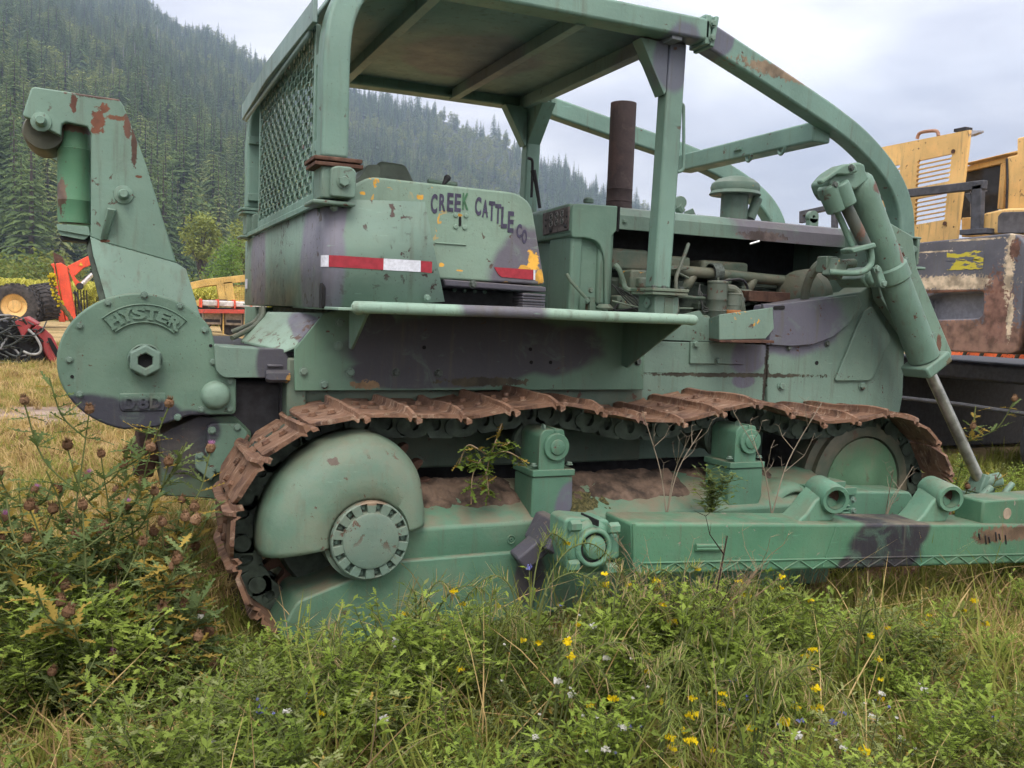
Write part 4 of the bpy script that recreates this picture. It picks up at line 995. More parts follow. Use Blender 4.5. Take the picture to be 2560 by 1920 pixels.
b = MB(); b.loft([(-0.919,0.800,1.815), (-0.882,0.800,1.810), (-0.920,0.800,1.676), (-0.947,0.800,1.682)], [(-0.918,0.720,1.805), (-0.888,0.720,1.801), (-0.926,0.795,1.681), (-0.942,0.795,1.684)]); b.build('lug', m_tower, tower, .004)

# ---------------------------------------------------------------- canopy, posts and sweeps
m_roof = paint('canopy_paint', [P((.95, 1.5, 2.85), .40, .3, .45), P((1.62, .5, 2.78), .22, .13, .5)], base=(0.27, 0.40, 0.38), purple=(0.25, 0.27, 0.33), dust=.2, lowdust=.0, chip=.69)
prof = [(1.62, 2.865), (.45, 2.865), (.22, 2.855), (.06, 2.81), (-.06, 2.73), (-.135, 2.62), (-.17, 2.52)]
vs = []; fs = []
for y in (.42, 1.37, 2.32):
    vs += [(x, y, z) for x, z in prof]
for j in range(2):
    for i in range(6): a = j * 7 + i; fs.append((a, a + 1, a + 8, a + 7))
o = MB().add(vs, fs).build('canopy_roof', m_roof, dozer, 0, smooth=50, fix=False)
sm = o.modifiers.new('thick', 'SOLIDIFY'); sm.thickness = .014; sm.offset = -1
roof = o
for x in (.37, 1.09): MB().bx(x, x + .05, .5, 2.26, 2.80, 2.864).build('roof_beam', m_roof, roof, .003)
MB().bx(1.57, 1.63, .42, 2.32, 2.79, 2.90).build('roof_beam', m_roof, roof, .004)
MB().rect([(-.17, .30, 2.60), (-.19, 1.37, 2.60), (-.17, 2.45, 2.60)], .02, .09, side=(1, 0, 0)).build('rear_lip', m_roof, roof, .003)
m_post = paint('post_paint', [P((1.64, .5, 2.72), .12, .16, 1)], base=(0.205, 0.35, 0.285), purple=(0.15, 0.165, 0.225), chip=.655, dust=.3)
for ys, y in ((0, .26), (1, 2.44)):
    s_ = 1 if ys == 0 else -1
    yr = .465 if ys == 0 else 2.275
    pts = spline([(-.10, y, 2.02), (-.10, y, 2.2), (-.10, y, 2.42), (-.075, y + s_ * .03, 2.58), (.0, y + s_ * .08, 2.72), (.14, y + s_ * .14, 2.815), (.32, yr, 2.858)], 6) + [Vector((.8, yr, 2.862)), Vector((1.78, yr, 2.86))]
    post = MB().rect(pts, .13, .105).build('rear_post', m_post, dozer, .014, 3)
    # base with clamp plates
    b = MB(); b.bx(-.19, .0, y - .10, y + .10, 2.002, 2.018); b.bx(-.185, .005, y - .095, y + .095, 1.982, 1.998)
    pb = b.build('post_base_plate', m_rust_dark if ys == 0 else m_post, post, .003)
    b = MB(); b.bx(-.155, -.035, y - .08, y + .08, 1.86, 1.984); b.prism(rnd([(-.125, 1.865), (-.125, 1.975), (-.10, 1.985), (-.045, 1.985), (-.025, 1.97), (-.025, 1.865)], .012), y - .105, y - .075)
    b.bx(-.19, -.02, y - .09, y + .09, 1.835, 1.852)
    pk = b.build('post_foot', m_green, post, .006)
    bolts(BOLT, [(-.075, y - .106, 1.925)], .021, pk)
    for z in (2.06, 2.40): MB().bx(-.15, -.06, y + s_ * .065, y + s_ * .105, z, z + .045).build('screen_clip', m_post, post, .003)
# front posts with gussets
for ys, y in ((0, .545), (1, 2.20)):
    x0 = 1.655
    post = MB().rect([(x0 - .015, y, 1.592), (x0, y, 2.3), (x0 + .008, y, 2.81)], .09, .10).build('front_post', m_post, dozer, .012, 3)
    b = MB(); yo = -1 if ys == 0 else 1
    b.loft([(x0 - .05, y - .042, 2.80), (x0 - .05, y - .042, 2.56), (x0 - .06, y - .042, 2.545), (x0 - .21, y - .042, 2.80)], [(x0 - .05, y + .042, 2.80), (x0 - .05, y + .042, 2.56), (x0 - .06, y + .042, 2.545), (x0 - .21, y + .042, 2.80)])
    s_ = 1 if ys == 0 else -1
    b.loft([(x0 - .045, y + s_ * .04, 2.80), (x0 - .045, y + s_ * .04, 2.56), (x0 - .045, y + s_ * .26, 2.80)], [(x0 + .05, y + s_ * .04, 2.80), (x0 + .05, y + s_ * .04, 2.56), (x0 + .05, y + s_ * .26, 2.80)])
    b.build('post_gusset', m_post, post, .003)
    b = MB(); b.bx(x0 - .115, x0 + .10, y - .115, y + .10, 1.576, 1.592); b.bx(x0 - .112, x0 + .097, y - .11, y + .095, 1.558, 1.573)
    pb = b.build('post_base_plate', m_engl, post, .003)
    bolts(BOLTD, [(x0 - .09, y - .08, 1.593), (x0 - .04, y - .095, 1.593), (x0 + .075, y - .08, 1.593)], .012, pb, rot=(-pi / 2, 0, 0))
    b = MB(); b.bx(x0 - .06, x0 + .065, y - .075, y - .06, 1.437, 1.557); b.bx(x0 - .075, x0 - .06, y - .075, y + .08, 1.437, 1.557); b.bx(x0 + .055, x0 + .07, y - .06, y + .08, 1.437, 1.557); b.bx(x0 - .02, x0 + .035, y - .079, y - .05, 1.46, 1.55, mi=1)
    pk = b.build('post_foot', [m_green, m_engl], post, .004)
    bolts(BOLT, [(x0 - .09, y - .02, 1.52)], .02, pk, rot=(0, 0, pi / 2))
MB().tube(spline([(1.698,0.520,2.518), (1.720,0.520,2.513), (1.726,0.520,2.471), (1.740,0.520,2.247), (1.735,0.520,2.195), (1.708,0.520,2.181)], 5), .0085, 10).build('grab_handle', m_post, dozer)
# sweeps: long guard tubes from the canopy to the nose
nsw = [(1.80, .48, 2.845), (2.25, .56, 2.735), (2.75, .66, 2.615), (3.02, .71, 2.53), (3.25, .75, 2.42), (3.42, .78, 2.30), (3.52, .795, 2.16), (3.555, .80, 2.0), (3.56, .80, 1.9)]
m_sweep = paint('sweep_paint', [P((1.85, .5, 2.85), .12, .1, 1)], base=(0.195, 0.345, 0.285), purple=(0.16, 0.17, 0.235), dust=.4, chip=.65, rust=(((2.4, .6, 2.76), (.4, 1, .035), (0.2, 0.15, 0.1)),))
for k in (0, 1):
    pts = [Vector((x, y if k == 0 else 2.74 - y, z)) for x, y, z in nsw]
    pts = pts[:2] + spline([tuple(p_) for p_ in pts[2:]], 6)
    sw = MB().rect(pts, .105, .125).build('sweep', m_sweep, dozer, .014, 3)
    y = .47 if k == 0 else 2.27
    b = MB(); b.box((1.80, y, 2.855), (.022, .15, .15), (0, .15, 0)); b.box((1.765, y, 2.86), (.03, .14, .14)); b.box((1.79, y, 2.925), (.07, .10, .02), (0, .1, 0))
    jt = b.build('sweep_joint', m_post, sw, .005)
    bolts(BOLT, [(1.785, y - .075, 2.89), (1.785, y - .075, 2.82)], .014, jt)
    yb = .80 if k == 0 else 1.94
    b = MB(); b.bx(3.485, 3.635, yb - .085, yb + .08, 1.985, 2.0); b.bx(3.50, 3.52, yb - .09, yb + .08, 1.83, 1.985); b.bx(3.60, 3.62, yb - .09, yb + .08, 1.83, 1.985); b.bx(3.45, 3.66, yb - .11, yb + .09, 1.80, 1.818); b.lathe([(.0005, 0), (.09, 0), (.10, -.08), (.0005, -.1)], (3.555, yb, 1.80), (0, 0, 1), 18)
    ft = b.build('sweep_foot', m_green, sw, .006)
    bolts(BOLT, [(3.56, yb - .09, 1.92)], .02, ft)
cm = MB().rect([(2.78, .69, 2.53), (2.78, 2.05, 2.53)], .125, .115, side=(1, 0, 0)).build('sweep_crossbar', m_sweep, dozer, .012, 3)
for y in (.95, 1.25):
    MB().tube([(2.715 + .02 * cos(t_), y + .05 * cos(t_), 2.472 - .035 * sin(t_)) for t_ in [pi * q / 10 for q in range(11)]], .009, 8).build('hook_ring', m_sweep, cm)
MB().bx(2.70, 2.722, 1.33, 1.40, 2.52, 2.535).build('tab', m_sweep, cm)
# rear mesh screen of crimped wire between the rear posts
m_wire = paint('wire_paint', base=(0.16, 0.28, 0.22), chip=.62)
MB().bx(-.145, -.125, .40, .43, 1.87, 2.58).bx(-.145, -.125, 1.92, 1.95, 1.87, 2.58).bx(-.146, -.124, .40, 1.95, 1.865, 1.90).build('screen_frame', m_post, dozer, .003)
MB().bx(-.15, -.13, .3, 2.45, 1.842, 1.868).build('screen_sill', m_post, dozer, .003)
b = MB()
zs0, zs1 = 1.90, 2.62; ys0, ys1 = .43, 1.93; cw = .038
nY = int((ys1 - ys0) / (cw * 1.55)); nZ = int((zs1 - zs0) / cw)
for i in range(nY + 1):
    y = ys0 + (ys1 - ys0) * i / nY
    b.tube([(-.136 + .005 * sin(pi * (k * .5 + i)), y + .017 * sin(pi * (k * .5 + i)), zs0 + (zs1 - zs0) * k / (nZ * 2)) for k in range(nZ * 2 + 1)], .0036, 5)
for j in range(nZ + 1):
    z = zs0 + (zs1 - zs0) * j / nZ
    b.tube([(-.136 + .006 * cos(pi * (k * .5 + j)), ys0 + (ys1 - ys0) * k / (nY * 2), z + .006 * sin(pi * (k * .5 + j))) for k in range(nY * 2 + 1)], .0036, 5)
tag(b.build('wire_mesh', m_wire, dozer, smooth=60, fix=False), None, None, kind='stuff')

# ---------------------------------------------------------------- lift cylinder and its tower plate
m_lift = paint('lift_paint', base=(0.175, 0.305, 0.235), chip=.64, dust=.3, rust=(((2.834,0.400,2.179), (.04, 1, .03), (0.11, 0.06, 0.045)), ((3.039,0.400,1.883), (.02, 1, .09), (0.2, 0.13, 0.1)), ((3.463,0.400,1.251), (.05, 1, .03), (0.10, 0.085, 0.05))))
b = MB().prism(rnd([(2.935,2.263), (2.965,2.283), (3.029,2.299), (3.186,2.040), (3.369,1.978), (3.422,1.794), (3.537,1.626), (3.761,1.303), (3.750,1.245), (3.487,1.283), (3.153,1.599)], .012), .54, .60)
ltow = b.build('lift_tower', paint('lift_tower_paint', base=(0.195, 0.315, 0.24), chip=.60, dust=.3, rust=(((3.327,0.540,1.758), (.02, 1, .02), (0.15, 0.05, 0.03)), ((3.642,0.540,1.360), (.02, 1, .07), (0.12, 0.06, 0.04)))), dozer, .008)
bolts(BOLT, [(3.577,0.538,1.407)], .018, ltow)
b = MB(); b.prism(rnd([(3.196,1.885), (3.252,1.926), (3.331,1.813), (3.288,1.771)], .006), .52, .545); tb = b.build('trunnion_bracket', m_rust_dark, ltow, .005); bolts(BOLT, [(3.244,0.519,1.887), (3.297,0.519,1.828)], .02, tb)
p0, p1 = Vector((2.779,0.380,2.181)), Vector((3.370,0.380,1.240))
ax = (p1 - p0).normalized(); L = (p1 - p0).length; rc_ = 0.0858
b = MB(); b.lathe([(.0005, -.06), (rc_ * .8, -.06), (rc_ * .95, -.04), (rc_, 0), (rc_, L * .07), (rc_ * .97, L * .08), (rc_ * .97, L * .42), (rc_ * 1.1, L * .43), (rc_ * 1.1, L * .50), (rc_ * .97, L * .51), (rc_, L * .96)], p0, ax, 32)
lift = b.build('lift_cylinder', m_lift, dozer)
# gland block
sidev = ax.cross(Vector((0, 1, 0))).normalized(); dep = sidev.cross(ax)
def obox(c, u, v, w, su, sv, sw_): 
    return [c + u * (su * (i & 1) - su / 2) + v * (sv * (i >> 1 & 1) - sv / 2) + w * (sw_ * (i >> 2 & 1) - sw_ / 2) for i in range(8)]
BF = [(0, 2, 3, 1), (4, 5, 7, 6), (0, 1, 5, 4), (2, 6, 7, 3), (0, 4, 6, 2), (1, 3, 7, 5)]
b = MB(); b.add(obox(p1 + ax * .0, ax, sidev, Vector((0, 1, 0)), .07, rc_ * 2.35, rc_ * 2.2), BF); b.lathe([(rc_ * .7, .03), (rc_ * .7, .06), (.03, .06)], p1, ax, 20)
b.build('gland_block', m_lift, lift, .012)
r1 = Vector((3.730,0.260,0.569))
b = MB(); b.cyl(p1 + ax * .03, r1, .032, n=18); b.build('lift_rod', simple('chromed_rod', (0.33, 0.34, 0.31), 0.32, 0.75, 0.3, 14, 0.05), lift)
b = MB(); b.box(r1 + Vector((.02, 0, -.03)), (.12, .10, .12), (0, .4, 0)); b.lathe([(.0005, -.06), (.04, -.06), (.045, .06), (.0005, .06)], r1 + Vector((.05, -.03, .0)), (.7, -.4, .2), 14); b.box(r1 + Vector((.10, 0, -.10)), (.34, .14, .035), (0, .1, 0)); b.tube([r1 + Vector((-.12, -.06, -.12)), r1 + Vector((.0, -.08, -.02))], .022, 8); b.tube([r1 + Vector((.02, -.08, -.14)), r1 + Vector((.15, -.10, .0))], .018, 8)
b.build('rod_clevis', m_lift, lift, .008)
# cylinder head casting with ports and steel lines
b = MB(); b.prism(rnd([(2.487,2.179), (2.546,2.239), (2.626,2.287), (2.691,2.303), (2.732,2.291), (2.739,2.262), (2.775,2.215), (2.725,2.188), (2.674,2.151), (2.624,2.165), (2.593,2.112), (2.553,2.095), (2.515,2.128)], .02), .30, .44)
hd = b.build('cylinder_head', m_lift, lift, .018, 3)
b = MB(); b.prism(rnd([(2.413,2.177), (2.562,2.275), (2.638,2.282), (2.659,2.244), (2.590,2.220), (2.520,2.217), (2.426,2.156)], .015), .27, .31); b.lathe([(.0005, -.03), (.055, -.03), (.06, .0), (.055, .12), (.0005, .12)], (2.526,0.330,2.144), ax, 18); b.lathe([(.0005, -.03), (.048, -.03), (.052, .0), (.05, .1), (.0005, .1)], (2.574,0.300,2.154), ax, 18)
b.build('port_block', m_lift, hd, .01)
bolts(BOLTD, [(2.604,0.268,2.258), (2.619,0.290,2.158), (2.513,0.280,2.164)], .014, hd)
MB().tube([(2.559,0.360,2.114), (2.651,0.360,1.994), (2.735,0.360,1.871)], .017, 12).build('steel_line', m_lift, lift)
b = MB(); b.cyl((2.612,0.330,2.115), (2.804,0.330,1.869), .033, n=18); b.build('accumulator_tube', paint('acc_paint', base=(0.10, 0.13, 0.12), lowdust=.3, rust=(((2.744,0.330,1.980), (.02, 1, .08), (0.15, 0.09, 0.07)),)), lift)
b = MB(); b.add(obox(Vector((2.750,0.330,1.856)), (Vector((2.682,0.330,1.858)) - Vector((2.838,0.330,1.899))).normalized(), Vector((0, 1, 0)), ax, .17, .09, .03), BF); b.build('tube_clamp', m_lift, lift, .008)
MB().tube(spline([(2.820,0.320,1.874), (2.838,0.320,1.820), (2.835,0.320,1.773), (2.793,0.320,1.738), (2.741,0.340,1.724), (2.628,0.400,1.725)], 5), .017, 12).build('steel_line', m_lift, lift)
b = MB(); b.cyl((2.705,0.460,1.770), (2.859,0.460,1.787), .026, n=14); b.box((2.699,0.500,1.771), (.08, .08, .09)); b.box((2.700,0.440,1.746), (.07, .09, .10), (0, .4, 0)); b.build('hose_joint', m_engl, lift, .006)
b = MB(); b.prism(rnd([(2.846,1.701), (2.954,1.774), (3.006,1.767), (3.046,1.687), (3.016,1.662), (2.901,1.656)], .015), .40, .60); b.lathe([(.0005, -.02), (.035, -.02), (.045, .0), (.045, .05)], (2.927,0.400,1.710), n=20)
tr = b.build('trunnion_block', m_lift, lift, .01)
b = MB(); b.prism(rnd([(2.833,1.758), (2.882,1.766), (2.934,1.675), (2.893,1.653)], .012), .29, .33); tc = b.build('trunnion_cap', m_lift, lift, .006); bolts(BOLT, [(2.850,0.289,1.750), (2.902,0.289,1.675)], .017, tc)

# ---------------------------------------------------------------- push arm, trunnion and lugs
m_arm = paint('push_arm_paint', [P((2.308,-0.420,0.453), .22, .17), P((2.443,-0.420,0.518), .13, .09), P((2.151,-0.420,0.373), .13, .07)], base=(0.095, 0.265, 0.155), purple=(0.032, 0.032, 0.045), chip=.665, dust=.8, lowdust=.12, chipc=(0.25, 0.22, 0.18),
              rust=(((3.091,-0.420,0.462), (.25, 1, .04), (0.14, 0.09, 0.06)),))
a0, a1 = Vector((.955, -.42, .643)), Vector((.972, -.42, .432))
e0, e1 = Vector((4.0, -.42, .452)), Vector((4.0, -.42, .26))
b = MB().loft([a0, a1, a1 + Vector((0, .22, 0)), a0 + Vector((0, .22, 0))], [e0, e1, e1 + Vector((0, .22, 0)), e0 + Vector((0, .22, 0))])
arm = b.build('push_arm', m_arm, dozer, .014, 3)
def armz(x, t): return (a0.z + (e0.z - a0.z) * (x - a0.x) / (e0.x - a0.x)) * (1 - t) + (a1.z + (e1.z - a1.z) * (x - a1.x) / (e1.x - a1.x)) * t
zig = []; x = 1.0; k = 0
while x < 3.9:
    zig.append((x, -.4215, armz(x, .97 if k % 2 else .77))); x += .085 if k % 2 else .075; k += 1
MB().tube(zig, .0042, 6).build('weld_bead', m_arm, arm)
zig2 = []; x = 1.06; k = 0
while x < 3.9:
    zig2.append((x, -.4215, armz(x, .77 if k % 2 else .97))); x += .075 if k % 2 else .11; k += 1
MB().tube([(x_, -.4215, armz(x_, .76)) for x_ in [1.0 + .29 * q for q in range(11)]], .0048, 6).build('weld_bead', m_arm, arm)
MB().tube([(.962, -.4215, .64), (.968, -.423, .56), (.972, -.4215, .46)], .007, 6).build('weld_bead', m_arm, arm)
MB().tube([(1.994,-0.422,0.566), (1.964,-0.422,0.485), (1.931,-0.422,0.391)], .003, 6).build('weld_bead', m_arm, arm)
h0, h1 = Vector((1.253,-0.430,0.534)), Vector((1.386,-0.430,0.525))
b = MB(); b.tube([h0, h1], .009, 8); b.tube([h0 + Vector((0, 0, -.012)), h1 + Vector((0, 0, -.012))], .009, 8); b.build('tab', m_arm, arm)
for q in range(6):
    pp = Vector((2.886,-0.423,0.476)); pp.x += .035 * q + .01 * (q % 2); pp.z -= .01 * (q % 3)
    MB().tube([pp, pp + Vector((.012, 0, -.03 - .015 * (q % 2)))], .0035, 5).build('gouge', m_black, arm)
# trunnion clamp
m_tr = paint('trunnion_paint', base=(0.14, 0.335, 0.225), chip=.65, dust=.6, lowdust=.15)
b = MB(); b.prism(rnd([(0.683,0.659), (0.708,0.671), (0.790,0.660), (0.874,0.650), (0.887,0.631), (0.886,0.594), (0.925,0.591), (0.937,0.489), (0.865,0.484), (0.873,0.446), (0.790,0.441), (0.713,0.459), (0.685,0.550)], .022), -.375, -.24)
b.lathe([(.0005, -.398), (.080, -.402), (.096, -.392), (.102, -.37), (.102, -.24)], ((0.796,-0.420,0.555)[0] - .003, 0, (0.796,-0.420,0.555)[2]), n=32)
tr = b.build('trunnion_clamp', m_tr, dozer, .016, 3)
tc0 = Vector((0.796,-0.420,0.555))
b = MB(); b.lathe([(.078, .02), (.078, -.006), (.072, -.014), (.062, -.014), (.058, -.008), (.056, .03)], (tc0.x - .003, -.41, tc0.z), n=32); b.build('clamp_ring', m_tr, tr, .003)
b = MB(); b.lathe([(.0005, -.022), (.025, -.02), (.042, -.012), (.048, .0), (.05, .03)], (tc0.x + .002, -.41, tc0.z), n=28); b.build('trunnion_ball', m_tr, tr)
MB().lathe([(.049, .0), (.058, .0)], (tc0.x - .001, -.412, tc0.z), n=28).build('ball_gap', m_hole, tr)
MB().bx(tc0.x - .004, tc0.x + .002, -.436, -.30, tc0.z + .088, tc0.z + .112).build('clamp_split', m_hole, tr)
for p_ in ((0.709,-0.410,0.645), (0.878,-0.410,0.626), (0.708,-0.410,0.491), (0.873,-0.410,0.467)):
    b = MB(); b.lathe([(.0005, -.022), (.020, -.022), (.023, -.016), (.023, .02)], p_, (1, .0, 0), 6); b.build('clamp_bolt', m_tr, tr)
b = MB(); b.prism(rnd([(0.716,0.622), (0.754,0.625), (0.775,0.507), (0.701,0.496), (0.664,0.520)], .01), -.27, -.05)
br = b.build('trunnion_bracket', m_purp, dozer, .01); bolts(BOLTD, [(0.736,-0.275,0.598), (0.701,-0.240,0.526)], .026, br)
b = MB(); b.rect([(0.609,-0.120,0.435), (0.810,-0.140,0.595)], .10, .075); b.build('brace_bar', m_purp, dozer, .01)
# lugs on the arm
for cx_, dz in ((2.0, 0), (2.707, -.03)):
    c_ = Vector((cx_, -.40, .68 + dz)); d_ = Vector((.28, .94, .07)).normalized()
    b = MB(); b.lathe([(.044, -.006), (.060, -.008), (.066, .004), (.066, .17), (.058, .185), (.0005, .185)], c_, d_, 28); b.lathe([(.042, -.006), (.040, .08)], c_, d_, 24)
    lg = b.build('lug_tube', m_tr, arm)
    MB().lathe([(.041, .05), (.0005, .05)], c_, d_, 20).build('lug_bore', m_rust_dark, lg)
    zt = armz(cx_, 0) - .005
    b = MB()
    b.loft([(cx_ + .02, -.37, zt), (cx_ - .19, -.37, zt), (cx_ - .13, -.37, zt + .045), (cx_ - .085, -.37, zt + .10), (cx_ - .03, -.37, .70 + dz), (cx_ + .05, -.37, .66 + dz), (cx_ + .04, -.37, zt + .04)],
           [(cx_ + .06, -.22, zt), (cx_ - .16, -.22, zt), (cx_ - .10, -.22, zt + .045), (cx_ - .05, -.22, zt + .10), (cx_ + .0, -.22, .72 + dz), (cx_ + .09, -.22, .67 + dz), (cx_ + .08, -.22, zt + .04)])
    b.build('lug_saddle', m_tr, lg, .012, 3)
b = MB(); pz = armz(3.05, 0)
b.bx(2.93, 3.5, -.40, -.24, pz - .03, pz + .115); lb = b.build('brace_block', m_arm, arm, .01)
MB().lathe([(.0005, .0), (.028, .0), (.028, .01)], (3.10, -.4025, pz + .045), n=20).build('block_bore', simple('sandy_bore', (0.3, 0.24, 0.18)), lb)

# ================================================================== machines standing behind the bulldozer
def bool_cut(o, mb):
    cut = mb.build('cut', [], None, fix=True, smooth=0)
    md = o.modifiers.new('cut', 'BOOLEAN'); md.operation = 'DIFFERENCE'; md.object = cut; md.solver = 'EXACT'
    dg = bpy.context.evaluated_depsgraph_get(); dg.update()
    me = bpy.data.meshes.new_from_object(o.evaluated_get(dg))
    o.modifiers.remove(md); o.data = me; bpy.data.objects.remove(cut)
    me.shade_smooth(); me.set_sharp_from_angle(angle=radians(35))
# ---------------------------------------------------------------- yellow excavator with scraped grey counterweight
XF = 6.6
exc = empty('excavator', (7.9, 3.4, 0.05), 'yellow excavator with scraped grey and rusty counterweight and louvred hood', 'excavator')
CREAM = (0.52, 0.42, 0.30)
m_cw = paint('counterweight_paint', base=(0.15, 0.155, 0.19), chip=.64, chipc=CREAM, dust=.2, lowdust=.05,
    rust=(((6.600,3.007,1.899), (3, .62, .075), CREAM), ((6.600,2.858,1.353), (3, 1.3, .21), (0.20, 0.115, 0.085)), ((6.600,2.474,1.674), (3, .17, .32), (0.19, 0.10, 0.075)), ((6.600,2.386,2.087), (3, .05, .36), CREAM), ((6.600,2.344,2.195), (3, .05, .10), (0.14, 0.07, 0.05)), ((6.600,2.959,1.814), (3, .5, .02), (0.15, 0.07, 0.045)), ((6.600,3.240,2.213), (3, .25, .008), CREAM), ((6.600,2.770,2.306), (3, .30, .010), CREAM), ((6.600,2.341,1.581), (3, .03, .2), CREAM)))
m_cwin = simple('pocket_grey', (0.20, 0.20, 0.225), 0.5, 0, 0.15, 20, 0.1)
b = MB(); b.prism(rnd([(2.24, 1.24), (2.24, 2.24), (2.36, 2.345), (3.6, 2.31), (5.2, 2.28), (5.2, 1.2)], [.10, .14, .10, 0, 0, 0], 6), XF, XF + 1.1, axis='X')
cw = b.build('counterweight', [m_cw, m_cwin], exc, 0)
pk = MB().prism(rnd([(6.600,3.313,1.737)[1:], (6.600,3.181,1.798)[1:], (6.600,2.641,1.812)[1:], (6.600,2.623,1.608)[1:], (6.600,2.675,1.558)[1:], (6.600,3.294,1.528)[1:]], [.02, .05, .03, .04, .04, .02], 5), XF - .05, XF + .16, axis='X', mi=1)
bool_cut(cw, pk)
bv = cw.modifiers.new('bevel', 'BEVEL'); bv.width = .05; bv.segments = 4; bv.limit_method = 'ANGLE'; bv.angle_limit = radians(40)
m_decal = NT('yellow_decal')
dp = m_decal.node('ShaderNodeNewGeometry').outputs['Position']
dm = m_decal.node('ShaderNodeMapping', {'Vector': dp, 'Scale': (8, 8, 26)}).outputs[0]
dn = m_decal.ramp(m_decal.noise(1.0, 4, .6, vec=dm), .49, .52)
m_decal.principled(m_decal.mix(dn, (0.50, 0.43, 0.04), (0.10, 0.105, 0.13)), .6)
# torn sticker: thin ragged strips left on the paint
for zc, w0, w1 in (((6.600,2.872,2.154)[2], 1075, 1290), ((6.600,2.864,2.071)[2], 1078, 1280)):
    y0 = (6.600,3.076,2.112)[1]; y1 = (6.600,2.661,2.097)[1]; n = 26; vs = []
    for i in range(n + 1):
        y = y0 + (y1 - y0) * i / n
        vs += [(XF - .004, y, zc - .045 + .014 * noise.noise((y * 23, zc * 9, 0))), (XF - .004, y, zc + .04 + .016 * noise.noise((y * 19, zc * 5, 7)))]
    MB().add(vs, [(2 * i, 2 * i + 2, 2 * i + 3, 2 * i + 1) for i in range(n)]).build('torn_sticker', m_decal.m, cw)
b = MB(); b.bx(XF + .02, XF + 1.2, .6, 2.215, 1.25, 2.30); b.build('rear_body', paint('body_grey', base=(0.12, 0.12, 0.145), chip=.66, chipc=CREAM), exc, .06, 3)
m_yel = paint('machine_yellow', base=(1.02, 0.64, 0.22), chip=.63, dust=.2)
# louvred hood door
XH = 6.95
po = [(6.950,4.482,3.422), (6.950,4.446,3.446), (6.950,3.226,3.447), (6.950,3.228,3.316), (6.950,3.278,2.438), (6.950,3.282,2.316), (6.950,4.451,2.223)]
b = MB(); b.prism([p[1:] for p in po], XH, XH + .035, axis='X')
door = b.build('hood_door', m_yel, exc, 0)
cut = MB()
def slot(x0, x1, y, sl, h):
    pass
slots = [((6.950,3.831,3.205), (6.950,3.426,3.220)), ((6.950,3.831,3.157), (6.950,3.430,3.173)), ((6.950,3.832,3.108), (6.950,3.430,3.124)), ((6.950,3.832,3.059), (6.950,3.430,3.077)), ((6.950,3.832,3.011), (6.950,3.432,3.030)), ((6.950,3.832,2.962), (6.950,3.436,2.981)),
         ((6.950,3.822,2.803), (6.950,3.450,2.827)), ((6.950,3.823,2.756), (6.950,3.452,2.780)), ((6.950,3.821,2.708), (6.950,3.454,2.732)), ((6.950,3.819,2.660), (6.950,3.454,2.684)), ((6.950,3.816,2.612), (6.950,3.454,2.636)), ((6.950,3.815,2.566), (6.950,3.456,2.590)),
         ((6.950,4.320,3.192), (6.950,4.092,3.201)), ((6.950,4.321,3.141), (6.950,4.087,3.150)), ((6.950,4.321,3.089), (6.950,4.083,3.098)), ((6.950,4.321,3.040), (6.950,4.078,3.049)), ((6.950,4.322,2.988), (6.950,4.074,2.998)), ((6.950,4.322,2.938), (6.950,4.069,2.949)), ((6.950,4.321,2.758), (6.950,4.101,2.766)), ((6.950,4.316,2.700), (6.950,4.095,2.709)), ((6.950,4.310,2.641), (6.950,4.090,2.652))]
for p_, q_ in slots:
    hh = .019
    d = Vector(q_) - Vector(p_); dn_ = Vector((0, -d.z, d.y)).normalized() * hh
    a_, c_ = Vector(p_), Vector(q_)
    e_ = d.normalized() * hh
    loop = [a_ + dn_, a_ - e_ * .8 + dn_ * .5, a_ - e_ * .8 - dn_ * .5, a_ - dn_, c_ - dn_, c_ + e_ * .8 - dn_ * .5, c_ + e_ * .8 + dn_ * .5, c_ + dn_]
    cut.loft([v + Vector((-.1, 0, 0)) for v in loop], [v + Vector((.2, 0, 0)) for v in loop])
bool_cut(door, cut)
b = MB(); b.loft([(6.950,3.247,3.451), (7.300,3.342,3.498), (7.300,3.443,3.479), (6.950,3.221,3.392)], [tuple(Vector(v) + Vector((.0, 0, -.02))) for v in ((6.950,3.247,3.451), (7.300,3.342,3.498), (7.300,3.443,3.479), (6.950,3.221,3.392))]); b.build('hood_lip', m_cwin, door)
for c_ in ((6.940,4.327,3.269), (6.940,3.391,3.258), (6.940,3.427,2.532)): MB().lathe([(.0005, -.004), (.022, -.004), (.022, .004)], c_, (1, 0, 0), 12).build('latch_hole', m_rust_dark, door)
MB().tube(spline([(6.970,3.889,3.465), (6.970,3.870,3.512), (6.970,3.815,3.526), (6.970,3.680,3.516), (6.970,3.630,3.496), (6.970,3.613,3.452)], 5), .018, 8).build('door_handle', paint('handle_orange', base=(0.5, 0.25, 0.15)), door)
MB().box((7.000,3.341,3.472), (.1, .14, .03)).build('hinge', m_black, door)
